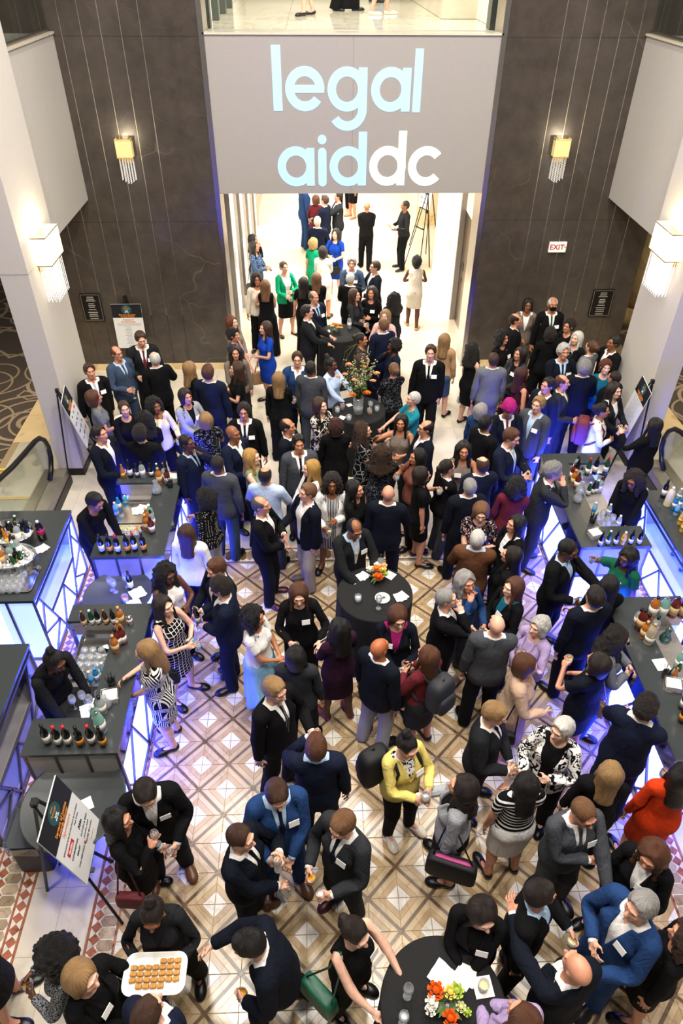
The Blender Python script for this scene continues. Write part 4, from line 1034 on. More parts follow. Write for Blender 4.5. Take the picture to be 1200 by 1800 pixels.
# ------------------------------------------------------------------ wall fittings
M_SHADE = plain('lit_lamp_shade', '#fff1d2', .6, emit='#ffe7b8', estr=2.6)
M_SHADE_DIM = plain('lit_gold_shade', '#e8cf90', .5, emit='#f2cf83', estr=.30)
M_CRYSTAL = plain('crystal', '#f4f4f2', .08, .25, emit='#fff6e4', estr=.35)
M_CRYSTAL_LIT = plain('lit_crystal', '#ffffff', .08, .2, emit='#fff8ec', estr=1.6)
M_GOLD = plain('gold_trim', '#b0935a', .3, 1.)
def sconce(label, loc, w, d, h, rz, big):
    """open box shade on a wall, its back at local y=0, with strands of crystal below"""
    t = thing('wall_sconce', label, 'wall lamp', loc, rz); mat = M_SHADE if big else M_SHADE_DIM; k = .012
    for nm, lo, hi in (('shade_front', (-w/2, -d, 0), (w/2, -d+k, h)), ('shade_side', (-w/2, -d+k, 0), (-w/2+k, -.02, h)), ('shade_side', (w/2-k, -d+k, 0), (w/2, -.02, h))): MB().box(lo, hi).build(nm, mat, t)
    for z in (0, h-.015):
        m = MB()
        for a, b in (((-w/2-.004, -d-.004), (w/2+.004, -d+.012)), ((-w/2-.004, -d), (-w/2+.012, -.01)), ((w/2-.012, -d), (w/2+.004, -.01))): m.box((a[0], a[1], z-.002), (b[0], b[1], z+.014))
        m.build('shade_rim', M_GOLD, t)
    MB().box((-w*.35, -.03, -.1), (w*.35, 0, h*.9)).build('back_plate', M_GOLD, t)
    n = 9 if big else 6; rows = 26 if big else 15; L = h*1.35 if big else h*1.5
    bead = MB()
    bm = [(0, -1), (.9, 0), (0, 1)]
    for i in range(n):
        for j in range(4 if big else 3):
            x = -w*.42+w*.84*i/(n-1); y = -d*.85+d*.7*j/3; LL = L*(1-.35*abs(i-(n-1)/2)/(n/2)*(0 if big else .6))
            for q in range(rows):
                r = .0075 if big else .007; z = -LL*(q+.5)/rows; hh = LL/rows*.46
                bead.add([(x+r, y, z), (x, y+r, z), (x-r, y, z), (x, y-r, z), (x, y, z+hh), (x, y, z-hh)], [(0, 1, 4), (1, 2, 4), (2, 3, 4), (3, 0, 4), (1, 0, 5), (2, 1, 5), (3, 2, 5), (0, 3, 5)])
    o = bead.build('crystal_fringe', M_CRYSTAL_LIT if big else M_CRYSTAL, t); o['kind'] = 'stuff'
    MB().lathe([(0, -.06), (.03, -.03), (.03, .03), (0, .06)], 10, (0, -d*.5, h*.5)).build('bulb', plain('warm_bulb', '#fff2d8', .5, emit='#ffdfa6', estr=12. if big else 1.5), t)
    l = bpy.data.lights.new('sconce_light', 'POINT'); l.energy = 26 if big else 1.8; l.color = (1, .83, .58); l.shadow_soft_size = .06
    lo = bpy.data.objects.new('sconce_light', l); COL.objects.link(lo); lo.parent = t; lo.location = (0, -d*.5, h*1.02)
sconce('small gold box sconce with crystal fringe on the dark marble above the poster of friends', (-3.22, 13.37, 4.10), .27, .16, .29, 0, False)
sconce('small gold box sconce with crystal fringe on the dark marble above the exit sign', (4.33, 13.37, 4.10), .27, .16, .29, 0, False)
sconce('large glowing box sconce on the pillar beside the rectangular plaque and leaning man', (-3.955, 10.30, 3.42), .62, .22, .40, math.pi/2, True)
sconce('large glowing box sconce on the pillar by the woman writing on a board', (mir(-3.955), 10.30, 3.42), .62, .22, .40, -math.pi/2, True)
def text(s, size, loc, mat, parent, name='lettering', rot=(math.pi/2, 0, 0), align='CENTER', ex=.001, bold=0.):
    c = bpy.data.curves.new(name, 'FONT'); c.body = s; c.size = size; c.align_x = align; c.align_y = 'CENTER'; c.extrude = ex; c.offset = bold; c.resolution_u = 2
    o = bpy.data.objects.new(name, c); TMP.collection.objects.link(o); TMP.view_layers[0].update(); dg = TMP.view_layers[0].depsgraph
    me = bpy.data.meshes.new_from_object(o.evaluated_get(dg)); bpy.data.objects.remove(o)
    o = bpy.data.objects.new(name, me); COL.objects.link(o); o.parent = parent; o.location = loc; o.rotation_euler = rot; me.materials.clear(); me.materials.append(mat)
    return o
def exit_sign():
    t = thing('exit_sign', 'white exit sign with red letters on the dark marble wall', 'sign', (4.64, 13.36, 2.51))
    cs = MB().box((-.165, -.035, -.095), (.165, .0, .095)).build('case', plain('exit_white', '#efece6', .5, emit='#f3efe8', estr=.25), t)
    red = plain('exit_red', '#a3121a', .5, emit='#b01018', estr=.2)
    text('EXIT', .135, (-.015, -.037, -.002), red, cs, bold=.002)
    text('>', .07, (.142, -.037, 0), red, cs, bold=.001)
exit_sign()
def plaque(label, x0, x1):
    t = thing('wall_plaque', label, 'plaque', ((x0+x1)/2, 13.36, 1.38)); w = (x1-x0)/2
    pl_ = MB().box((-w, -.02, -.28), (w, .008, .28)).build('plate', plain('black_plaque', '#0b0b0c', .35), t)
    g = plain('plaque_lettering', '#a7a399', .5); m = MB()
    for a, b in (((-w+.012, -.262), (w-.012, -.258)), ((-w+.012, .258), (w-.012, .262)), ((-w+.012, -.262), (-w+.016, .262)), ((w-.016, -.262), (w-.012, .262))): m.box((a[0], -.0225, a[1]), (b[0], -.02, b[1]))
    m.build('border_line', g, t)
    if 0: z, s = 0, 0
    for z, s in ((.215, 'CAPITOL'), (.175, 'BALLROOM'), (.14, 'SALONS A - G'), (.08, 'GRAND'), (.045, 'BALLROOM'), (.01, 'SALONS'), (-.04, 'ELEVATORS'), (-.095, 'MEETING ROOMS'), (-.135, 'CONFERENCE'), (-.175, 'REGISTRATION'), (-.225, 'TO PARKING')): MB().box((-.005*len(s)-.03, -.0222, z-.007), (.005*len(s)+.03, -.02, z+.007)).build('text_line', g, pl_)
plaque('black wall plaque with pale lettering between the pillar and the friends poster', -4.60, -4.22)
plaque('black wall plaque with pale lettering above the man gesturing beside the pillar', 5.56, 5.98)

# ------------------------------------------------------------------ boards on easels
M_BOARD = plain('board_white', '#d9d9d6', .55); M_NAVYB = plain('board_black', '#10151a', .5); M_ORANGE = plain('board_orange', '#e08a35', .5); M_TEALD = plain('board_teal', '#1d4a4e', .5); M_PEACH = plain('board_peach', '#d99273', .5); M_INK = plain('board_ink', '#2a2c30', .6); M_GREYINK = plain('board_grey_ink', '#8b8e92', .6); M_REDB = plain('board_red', '#b81c22', .5)
def easel(name, label, bottom, rz, bw, bh, z0, tilt, kind, blabel, hgt=1.75, spreadx=.36, back=.62):
    """tripod easel at foot, board facing local -y, lower edge z0, leaning back by tilt"""
    ct = math.tan(tilt); off = z0*ct-.022; foot = (bottom[0]+math.sin(rz)*off, bottom[1]-math.cos(rz)*off)   # bottom = middle of the board's lower edge
    t = thing('easel', label, 'easel', (foot[0], foot[1], 0), rz); top = np.array([0, hgt*ct+.03, hgt])
    for sx in (-1, 1): MB().bar((sx*spreadx, -.02, 0), (sx*.03, top[1], hgt), .022, .022).build('leg', M_BLACK, t)
    MB().bar((0, back+hgt*ct, 0), (0, top[1]+.02, hgt-.05), .022, .022).build('leg', M_BLACK, t)
    zc = z0-.03; fx = spreadx*(1-zc/hgt)
    MB().bar((-fx, zc*ct+.0, zc), (fx, zc*ct, zc), .025, .02).build('cross_bar', M_BLACK, t)
    for sx in (-1, 1): MB().box((sx*fx*.8-.02, z0*ct-.06, z0-.025), (sx*fx*.8+.02, z0*ct+.01, z0-.005)).build('peg', M_BLACK, t)
    MB().box((-.03, top[1]-.02, hgt-.02), (.03, top[1]+.03, hgt+.04)).build('clamp', M_BLACK, t)
    if kind is None: return t
    b = thing('poster_board', blabel, 'sign', (0, 0, 0)); b.location = (foot[0]-math.sin(rz)*(-1)*0, foot[1], 0)
    R = Matrix.Translation((foot[0], foot[1], 0))@Matrix.Rotation(rz, 4, 'Z')@Matrix.Translation((0, z0*ct-.022, z0))@Matrix.Rotation(-tilt, 4, 'X')
    b.matrix_world = R
    bo_ = MB().box((-bw/2, -.006, 0), (bw/2, .006, bh)).build('board', M_BOARD, b)
    hd_ = MB().box((-bw/2+.001, -.0085, bh*(.70 if kind != 'spon' else .66)), (bw/2-.001, -.006, bh-.001)).build('black_header', M_NAVYB, b)
    hz = bh*(.70 if kind != 'spon' else .66); hh = bh-hz
    MB().prism([(bw*.0+bw*.17*math.cos(a), bh-hh*.40+bw*.17*math.sin(a)*.95) for a in np.linspace(0, 2*math.pi, 25)[:-1]], -.0095, -.0085, 1).build('teal_disc', M_TEALD, hd_)
    MB().box((-bw*.05, -.0105, bh-hh*.215), (bw*.05, -.0095, bh-hh*.19)).build('text_line', M_ORANGE, hd_); text('Annual', bw*.07, (0, -.010, bh-hh*.33), M_ORANGE, hd_); text('legal', bw*.055, (0, -.010, bh-hh*.48), M_BOARD, hd_, bold=.001); text('aid dc', bw*.055, (0, -.010, bh-hh*.57), M_BOARD, hd_, bold=.001)
    text('Servant of Justice', bw*.080, (0, -.010, hz+hh*.22), M_ORANGE, hd_, bold=.0008); text('Awards Dinner', bw*.074, (0, -.010, hz+hh*.08), M_ORANGE, hd_, bold=.0008)
    if kind == 'friends':
        text('Friends of', bw*.085, (0, -.008, hz-bh*.045), M_PEACH, bo_, bold=.001); text('the Honorees', bw*.085, (0, -.008, hz-bh*.09), M_PEACH, bo_, bold=.001)
        for i in range(16): MB().box((-bw*(.38 if i < 2 else .12+.03*(i % 3)), -.0075, hz-bh*(.14+.033*i)), (bw*(.40 if i < 2 else .05+.02*(i % 2)), -.006, hz-bh*(.132+.033*i))).build('text_line', M_GREYINK, bo_)
    elif kind == 'spon':
        text('Sponsors', bw*.10, (0, -.008, hz-bh*.045), M_PEACH, bo_, bold=.0008)
        for s_, x, z, sz, m, bo in (('KIRKLAND & ELLIS LLP', -.20, .135, .043, M_INK, 0), ('LATHAM & WATKINS', .20, .135, .043, M_INK, 0), ('Paul, Weiss', .20, .185, .045, M_INK, 0), ('COVINGTON', -.20, .30, .055, M_INK, .0006), ('Akin', .18, .275, .085, M_INK, .0015), ('SIDLEY', -.17, .37, .052, M_INK, .0006), ('ALSTON & BIRD', .22, .35, .052, M_INK, 0), ('ArentFox Schiff', .20, .41, .045, M_INK, 0), ('WILMERHALE', -.20, .45, .055, M_INK, 0), ('MAYER BROWN', .2, .475, .05, M_INK, 0), ('proskauer', .22, .545, .04, M_PEACH, 0)):
            text(s_, bw*sz, (bw*x, -.008, hz-bh*z), m, bo_, bold=bo)
        MB().box((-bw*.36, -.008, hz-bh*.245), (-bw*.10, -.006, hz-bh*.185)).build('red_logo_box', M_REDB, bo_); text('Skadden', bw*.055, (-bw*.23, -.009, hz-bh*.216), M_BOARD, bo_, bold=.001)
        MB().box((bw*-.01, -.008, hz-bh*.47), (bw*.03, -.006, hz-bh*.435)).build('red_mark', M_REDB, bo_)
    else:
        if kind == 'script':
            for i in range(15): MB().box((-bw*(.36-.03*(i % 4)), -.0075, hz-bh*(.05+.042*i)), (bw*(.30-.05*(i*7 % 3)), -.006, hz-bh*(.043+.042*i))).build('text_line', M_GREYINK, bo_)
        elif kind == 'logos':
            cols = [M_TEALD, M_GREYINK, plain('board_blue', '#21467a', .5), M_GREYINK, M_INK, M_GREYINK, M_REDB, M_GREYINK]
            for i in range(12):
                x = -bw*.30+bw*.28*(i % 3); z = hz-bh*(.08+.15*(i//3)); w_ = bw*(.05+.02*(i*5 % 4)); MB().box((x-w_, -.008, z-.014-.006*(i % 2)), (x+w_, -.006, z+.014)).build('logo_mark', cols[i*3 % 8], bo_)
    return t
easel('e1', 'black easel against the dark marble wall behind the man in a red tie', (-3.70, 13.12), 0., .58, .90, .62, .06, 'friends', 'white and black poster reading friends of the honorees at the marble wall', 1.62, .22, .10)
easel('e2', 'black easel standing in front of the pillar next to the escalator', (-3.68, 9.5), math.radians(100), .56, .86, .83, .227, 'logos', 'logo poster board on the easel in front of the escalator pillar', 1.72, .34, .25)
easel('e3', 'black easel behind the round tray holding the large sponsors board', (-2.08, 2.95), math.radians(91.8), .57, .84, .73, .24, 'spon', 'large sponsors board with black header and red logo beside the round tray', 1.62, .34, .35)
easel('e4', 'black easel beside the pillar where the woman in black is writing', (5.01, 9.55), math.radians(-98), .58, .85, .84, .20, 'script', 'white poster board with fine script that the woman in black writes on', 1.72, .34, .2)
easel('e5', 'tall black easel with a board behind the waiter holding a tray', (3.105, 20.568), math.radians(-62), .55, .8, 1.15, .10, 'logos', 'dark headed poster board high on the easel behind the waiter', 2.0, .42, .5)
easel('e6', 'empty black easel leaning at the white corridor wall near the white dress', (2.78, 18.9), math.radians(-60), .55, .8, 1.15, .16, None, '', 1.95, .34, .3)

# ------------------------------------------------------------------ escalators
def escalator(f, side):
    t = thing('escalator', f'escalator with black handrails rising beside the {side} back bar', 'escalator', (0, 0, 0))
    B = lambda lo, hi: MB().box((min(f(lo[0]), f(hi[0])), lo[1], lo[2]), (max(f(lo[0]), f(hi[0])), hi[1], hi[2]))
    B((-5.36, 9.06, .001), (-4.48, 10.66, .012)).build('landing_plate', plain('ribbed_plate', '#c9c4b2', .4, .35, vary=.05, scale=40), t)
    B((-5.36, 9.0, .002), (-4.48, 9.06, .016)).build('yellow_comb', plain('comb_yellow', '#d8b21c', .5), t)
    for k in range(3): B((-5.36, 8.58-.40*k, .002+max(0, .21*(k-1))), (-4.48, 8.98-.40*k, .014+max(0, .21*(k-1)))).build('step', plain('step_metal', '#8f9489', .4, .7), t)
    for xi, xo in ((-4.48, -4.12), (-5.36, -5.66)):
        ov = (lambda x: x)
        pr = [(9.42, 0), (9.42, .30), (8.3, .34), (7.43, .72), (7.43, 0)]
        a, b = sorted((f(xi), f(xo)))
        MB().prism(pr, a, b, 0).build('deck', plain('deck_steel', '#837e72', .3, .6, vary=.08, scale=5), t)
        MB().prism([(9.46, 0), (9.46, .16), (7.43, .16), (7.43, 0)], f(xo)-.012 if f(xo) < f(xi) else f(xo), f(xo) if f(xo) < f(xi) else f(xo)+.012, 0).build('black_skirt', M_BLACK, t)
        xm = f((xi+xo)/2 if xi > -5 else -5.48)
        path = [(9.08, .33), (9.24, .42), (9.36, .58), (9.38, .76), (9.32, .93), (9.18, 1.06), (9.0, 1.12), (8.5, 1.21), (8.1, 1.29), (7.6, 1.42), (7.46, 1.47)]
        MB().tube([(xm, y, z) for y, z in path], .040, 10).build('handrail', plain('handrail_rubber', '#14120f', .3), t)
        gl = [(9.06, .34), (9.20, .42), (9.31, .58), (9.33, .76), (9.27, .91), (9.15, 1.02), (9.0, 1.08), (8.5, 1.17), (8.1, 1.25), (7.6, 1.38), (7.46, 1.43), (7.46, .70), (8.3, .34)]
        MB().prism(gl, xm-.006, xm+.006, 0).build('glass_panel', M_PANE, t)
    B((-5.30, 9.36, .31), (-5.1, 9.4, .34)).build('caution_sticker', MATS['comb_yellow'], t)
escalator(lambda x: x, 'left'); escalator(mir, 'right')

# ------------------------------------------------------------------ bars
M_GRANITE = plain('black_granite', '#35393a', .22, vary=.45, scale=220, coat=.2)
M_LED = plain('blue_lit_panel', '#dfe6ff', .4, emit=(.058, .085, 1., 1), estr=20.)
M_LEDW = plain('pale_lit_panel', '#e8ecff', .4, emit=(.10, .17, 1., 1), estr=3.4)
M_GLOSS = plain('glossy_dark_panel', '#0c1230', .08, .2, coat=.5)
M_FRAME = plain('bar_frame_metal', '#6f6a6c', .35, .9)
M_INNER = plain('stainless_well', '#b9b4ae', .3, .7, vary=.05, scale=12)
def frame_face(t, P, u, v, W_, H, bars, thick=.028, depth=.02):
    """bars given as ((u0,v0),(u1,v1)) fractions on the face P + u*W + v*H"""
    P, u, v = np.array(P, float), np.array(u, float), np.array(v, float); n = np.cross(u, v)
    for (a, b), (c, d) in bars: MB().bar(P+u*W_*a+v*H*b+n*depth*.5, P+u*W_*c+v*H*d+n*depth*.5, thick, depth, n).build('frame_bar', M_FRAME, t)
LAT = [((0, 0), (1, 0)), ((0, 1), (1, 1)), ((0, 0), (0, 1)), ((1, 0), (1, 1))]
def front_bar(label, y0, y1, f, flip, front_lit=True):
    """U-shaped bar, guests on the inner-hall side, open towards the outer side"""
    xo, xi = -2.86, -1.95; t = thing('bar_counter', label, 'bar', (0, 0, 0))
    Bx = lambda m, lo, hi: m.box((min(f(lo[0]), f(hi[0])), lo[1], lo[2]), (max(f(lo[0]), f(hi[0])), hi[1], hi[2]))
    poly = [(xo, y0), (xi, y0), (xi, y1), (xo, y1), (xo, y1-.25), (xi-.36, y1-.25), (xi-.36, y0+.40), (xo, y0+.40)]
    pp = [(f(x), y) for x, y in poly]; pp = pp if not flip else pp[::-1]
    MB().prism(pp, 1.06, 1.10).build('counter_top', M_GRANITE, t)
    Bx(MB(), (xo+.14, y0+.40, .84), (xi-.36, y1-.25, .88)).build('work_surface', M_INNER, t)
    Bx(MB(), (xi-.37, y0+.40, .88), (xi-.36, y1-.25, 1.06)).build('well_wall', M_INNER, t)
    Bx(MB(), (xo+.05, y1-.26, .88), (xi-.36, y1-.25, 1.06)).build('well_wall', M_INNER, t)
    Bx(MB(), (xo+.16, y0+.41, .30), (xo+.18, y1-.26, .84)).build('inner_panel', M_INNER, t)
    Bx(MB(), (xo+.04, y0+.04, .02), (xi-.03, y0+.37, 1.06)).build('cabinet', M_LEDW, t); Bx(MB(), (xo+.04, y1-.23, .02), (xi-.03, y1-.03, 1.06)).build('cabinet', M_LEDW, t)
    # hall side: dark glossy apron over lit panels
    X = f(xi-.028); Xo = f(xi-.012); s = 1 if not flip else -1
    Bx(MB(), (xi-.035, y0+.03, .02), (xi-.028, y1-.03, .80)).build('lit_panel', M_LED, t)
    Bx(MB(), (xi-.035, y0+.03, .80), (xi-.010, y1-.03, 1.06)).build('apron_panel', M_GLOSS, t)
    n = y1-y0-.06; P = (X, (y0+.03) if not flip else (y1-.03), .02)
    frame_face(t, P, (0, s, 0), (0, 0, 1), n, .80, LAT+[((.0, .0), (.24, 1)), ((.24, 1), (.40, 0)), ((1, 0), (.76, 1)), ((.76, 1), (.60, 0)), ((.40, 0), (.60, 1)), ((.0, .55), (.14, .0)), ((1, .55), (.86, 0))])
    # near face: steel panels over a lit panel
    a, b = sorted((f(xo+.02), f(xi-.02))); w = (b-a)
    MB().box((a, y0+.030, .02), (b, y0+.037, .56)).build('lit_panel', M_LED, t)
    for i in range(3): MB().box((a+w*i/3+.012, y0+.018, .60), (a+w*(i+1)/3-.012, y0+.038, 1.05)).build('steel_panel', plain('satin_panel', '#a8a29c', .4, .25, vary=.05, scale=12), t)
    frame_face(t, (a, y0+.03, .02), (1, 0, 0), (0, 0, 1), w, 1.04, LAT+[((0, .53), (1, .53)), ((.333, .53), (.333, 1)), ((.667, .53), (.667, 1)), ((.48, 0), (.48, .53))])
    MB().box((a, y1-.037, .02), (b, y1-.030, 1.0)).build('lit_panel', M_LED, t)
    frame_face(t, (b, y1-.03, .02), (-1, 0, 0), (0, 0, 1), w, 1.04, LAT+[((.5, 0), (.5, 1))])
    return t
I_ = lambda x: x
front_bar('bar with a steel tray and fruit caddy where the bartender holds a blue can', 6.42, 8.20, I_, False)
front_bar('bar with upturned glasses and a phone where the woman in geometric dress waits', 3.70, 5.62, I_, False)
front_bar('bar with glass jars where the grey suited man leans', 6.42, 8.50, mir, True)
front_bar('bar with large spirit bottles where the masked woman stands', 3.46, 5.55, mir, True)
def back_bar(label, xo, xi, y0, y1, f, flip, lit):
    t = thing('back_bar', label, 'bar', (0, 0, 0))
    Bx = lambda lo, hi: MB().box((min(f(lo[0]), f(hi[0])), lo[1], lo[2]), (max(f(lo[0]), f(hi[0])), hi[1], hi[2]))
    Bx((xo, y0, 1.06), (xi, y1, 1.10)).build('counter_top', M_GRANITE, t)
    led = M_LED if lit else plain('unlit_panel', '#a09c96', .35, .35); ledw = M_LEDW if lit else MATS['unlit_panel']
    Bx((xo+.03, y0+.03, .03), (xi-.45, y1-.03, 1.06)).build('cabinet', ledw, t)
    Bx((xi-.45, y0+.04, .10), (xi-.03, y1-.04, .13)).build('floor_shelf', ledw, t); Bx((xi-.45, y0+.05, .50), (xi-.05, y1-.05, .52)).build('shelf', plain('acrylic_shelf', '#c9d4ff', .15) if lit else MATS['unlit_panel'], t)
    s = 1 if not flip else -1; n = y1-y0-.04; X = f(xi-.03); P = np.array((X, (y0+.02) if not flip else (y1-.02), .03)); u = np.array((0, s, 0.)); v = np.array((0, 0, 1.)); H = 1.03; nn = np.cross(u, v)
    bars = LAT+[((0, .92), (1, .92)), ((.08, .92), (.34, .0)), ((.92, .92), (.66, .0)), ((.20, .50), (.80, .50)), ((0, .45), (.12, .78)), ((0, .45), (.27, .25)), ((.06, 0), (.27, .25)), ((1, .45), (.88, .78)), ((1, .45), (.73, .25)), ((.94, 0), (.73, .25)), ((.34, 0), (.5, .48)), ((.66, 0), (.5, .48))]
    frame_face(t, P, u, v, n, H, bars, .026)
    for tri in ([(0, 0), (.34, 0), (.08, .92), (0, .92)], [(1, 0), (1, .92), (.92, .92), (.66, 0)], [(.36, 0), (.64, 0), (.78, .47), (.22, .47)]):
        q = [P+u*n*a+v*H*b for a, b in tri]; m = MB(); k = len(q); m.add([tuple(p-nn*.004) for p in q]+[tuple(p-nn*.010) for p in q], [tuple(range(k)), tuple(range(2*k-1, k-1, -1))]+[(i, k+i, k+(i+1) % k, (i+1) % k) for i in range(k)]); m.build('lit_panel', led, t)
    a, b = sorted((f(xo+.02), f(xi-.02))); w = b-a
    MB().box((a, y0+.030, .03), (b, y0+.037, 1.04)).build('lit_panel', M_LEDW if lit else led, t)
    frame_face(t, (a, y0+.03, .03), (1, 0, 0), (0, 0, 1), w, 1.03, LAT+[((.333, 0), (.333, 1)), ((.667, 0), (.667, 1))])
    Bx((xo+.02, y1-.037, .03), (xi-.02, y1-.03, 1.04)).build('rear_panel', M_STEEL2, t)
    return t
back_bar('back bar with two steel ice tubs and a tray of empty glasses', -4.32, -3.335, 5.70, 7.36, I_, False, True)
back_bar('unlit back bar with diagonal metal bars behind the bartender in black', -4.18, -3.19, 3.35, 5.06, I_, False, False)
back_bar('glowing back bar with water and soda bottles behind the curly haired bartender', -4.17, -3.16, 5.55, 7.57, mir, True, True)

# ------------------------------------------------------------------ glassware and bottles
M_GLASS = glassmat('drinking_glass', (.93, .95, .96), .10, .16)
M_PLASTIC = glassmat('clear_plastic', (.85, .93, .96), .06)
def liquid(name, col): return plain('drink_'+name, col, .1, coat=.3)
DRINKS = dict(wine=liquid('white_wine', '#d9cf9a'), water=liquid('clear', '#cfd6d8'), amber=liquid('whiskey', '#b8742a'), orange=liquid('orange', '#e8a01c'), red=liquid('red_wine', '#4a0d16'), lime=liquid('green', '#8fc26a'), cola=liquid('cola', '#2a120b'), ice=liquid('iced', '#d8dde0'), pink=liquid('pink', '#b4474c'))
GL = {}
def glass_mesh(kind):
    if kind in GL: return GL[kind]
    if kind == 'wine_glass': pr = [(.032, 0), (.032, .003), (.006, .006), (.0045, .03), (.0045, .085), (.012, .095), (.034, .125), (.040, .155), (.036, .185), (.031, .205), (.029, .205), (.034, .185), (.038, .155), (.032, .127), (.010, .099)]; lq = [(.008, .100), (.031, .127), (.0365, .150), (0, .150)]
    elif kind == 'tumbler': pr = [(.034, 0), (.038, .02), (.041, .095), (.039, .095), (.036, .02), (.032, .008)]; lq = [(.032, .009), (.036, .02), (.0375, .06), (0, .06)]
    elif kind == 'stemless': pr = [(.024, 0), (.040, .03), (.044, .06), (.040, .095), (.036, .11), (.034, .11), (.038, .095), (.042, .06), (.038, .032), (.022, .006)]; lq = [(.022, .007), (.037, .032), (.041, .055), (0, .055)]
    a = MB().lathe(pr, 14).mesh(kind); a.materials.append(M_GLASS); b = MB().lathe(lq, 12).mesh('drink'); GL[kind] = (a, b); return GL[kind]
LQ = {}
def drinkmesh(kind, d):
    if (kind, d) not in LQ: m = glass_mesh(kind)[1].copy(); m.materials.append(DRINKS[d]); LQ[kind, d] = m
    return LQ[kind, d]
def glass(kind, loc, label, d=None, group=None, tilt=(0, 0)):
    o = bpy.data.objects.new(kind if kind != 'stemless' else 'stemless_glass', glass_mesh(kind)[0]); COL.objects.link(o); o.location = loc; o.rotation_euler = (tilt[0], tilt[1], 0)
    tag(o, label, 'glass', group or 'drinking glasses')
    if d: part(drinkmesh(kind, d), 'drink', o)
    return o
BT = {}
def bottle_parts(kind):
    if kind in BT: return BT[kind]
    black = plain('dark_bottle_glass', '#0a0f0a', .08, coat=.5); green = plain('green_bottle_glass', '#16401d', .08, coat=.5); amber = plain('amber_bottle_glass', '#3a1b08', .08, coat=.5); clear = plain('clear_bottle_glass', '#b9c4c2', .05, trans=.6, coat=.5); whisky = plain('whisky_bottle', '#a8631f', .06, coat=.6)
    teal = plain('teal_bottle_glass', '#8ec6b6', .06, trans=.5, coat=.5); water = plain('water_bottle_plastic', '#a9cde2', .1, trans=.5); cola = plain('cola_bottle', '#1c0e0a', .1, coat=.4); juice = plain('juice_bottle', '#c8982e', .12, coat=.4); rum = plain('rum_bottle', '#5a1d16', .06, coat=.5); pitch = plain('lemonade', '#d6c9a0', .15)
    W = [(.036, 0), (.037, .01), (.037, .19), (.030, .215), (.015, .245), (.014, .30), (0, .30)]
    Be = [(.030, 0), (.031, .01), (.031, .13), (.024, .165), (.014, .19), (.013, .225), (0, .225)]
    Sp = [(.042, 0), (.043, .01), (.043, .17), (.034, .195), (.016, .215), (.015, .26), (0, .26)]
    Pl = [(.031, 0), (.033, .02), (.031, .06), (.033, .1), (.033, .14), (.022, .175), (.013, .19), (.013, .205), (0, .205)]
    Bi = [(.052, 0), (.054, .02), (.053, .20), (.04, .25), (.016, .285), (.015, .30), (0, .30)]
    wl = plain('label_white', '#d8d4cc', .6); ol = plain('label_orange', '#d3861c', .6); rc = plain('capsule_red', '#b02431', .4); bc = plain('capsule_black', '#111112', .4); gc = plain('cap_gold', '#b08c3c', .35, .8); wc = plain('cap_white', '#e2e2e0', .4); bl = plain('label_blue', '#1f86c0', .5); yl = plain('label_yellow', '#d8b53a', .6); tl = plain('label_tan', '#c6a878', .6); cork = plain('cork', '#b88d5c', .8); rd = plain('label_red', '#a11d22', .5)
    K = {'wine_white': (W, black, (.0375, .05, .13, wl), (.0155, .25, .302, rc)), 'wine_orange': (W, black, (.0375, .05, .12, ol), (.0155, .25, .302, bc)), 'wine_dark': (W, black, (.0375, .05, .14, wl), (.0155, .25, .302, bc)), 'wine_redcap': (W, green, (.0375, .05, .13, wl), (.0155, .25, .302, rc)),
         'beer_brown': (Be, amber, (.0315, .03, .09, tl), (.0145, .213, .228, gc)), 'beer_green': (Be, green, (.0315, .03, .09, wl), (.0145, .213, .228, wc)), 'beer_dark': (Be, black, (.0315, .03, .09, wl), (.0145, .213, .228, bc)), 'beer_amber': (Be, whisky, (.0315, .03, .09, yl), (.0145, .213, .228, gc)),
         'spirit_clear': (Sp, clear, (.0435, .04, .13, wl), (.017, .225, .265, bc)), 'spirit_amber': (Sp, whisky, (.0435, .04, .13, tl), (.017, .225, .265, cork)), 'spirit_dark': (Sp, rum, (.0435, .04, .13, wl), (.017, .225, .265, bc)), 'spirit_teal': (Sp, teal, (.0435, .05, .12, wl), (.017, .225, .265, wc)),
         'big_teal': (Bi, teal, (.0545, .06, .16, wl), (.018, .28, .31, M_CHROME)), 'big_amber': (Bi, whisky, (.0545, .06, .16, wl), (.018, .28, .31, bc)), 'big_dark': (Bi, rum, (.0545, .06, .17, tl), (.018, .28, .31, bc)), 'big_tan': (Bi, plain('tan_bottle', '#b0a085', .1, coat=.5), (.0545, .05, .12, wl), (.018, .28, .31, cork)),
         'water': (Pl, water, (.0335, .07, .12, bl), (.015, .19, .212, wc)), 'water_blue': (Pl, plain('blue_water_bottle', '#1d6f9c', .1, coat=.4), (.0335, .06, .12, wl), (.015, .19, .212, bl)), 'soda_dark': (Bi, cola, (.0545, .11, .19, rd), (.018, .28, .31, wc)), 'soda_amber': (Pl, juice, (.0335, .07, .11, yl), (.015, .19, .212, wc)), 'soda_clear': (Pl, clear, (.0335, .07, .12, wl), (.015, .19, .212, wc)),
         'pitcher': (Bi, pitch, (.0545, .01, .015, pitch), (.018, .28, .31, wc)), 'can_silver': ([(.026, 0), (.033, .008), (.033, .112), (.027, .12), (0, .12)], plain('can_metal', '#b9bdc0', .25, 1.), (.0333, .03, .09, wl), (.026, .118, .122, M_CHROME)), 'can_teal': ([(.026, 0), (.033, .008), (.033, .112), (.027, .12), (0, .12)], plain('can_metal', '#b9bdc0', .25, 1.), (.0333, .015, .105, plain('label_teal', '#2f9ab0', .4)), (.026, .118, .122, M_CHROME))}
    pr, mt, (lr, l0, l1, lm), (cr, c0, c1, cm) = K[kind]
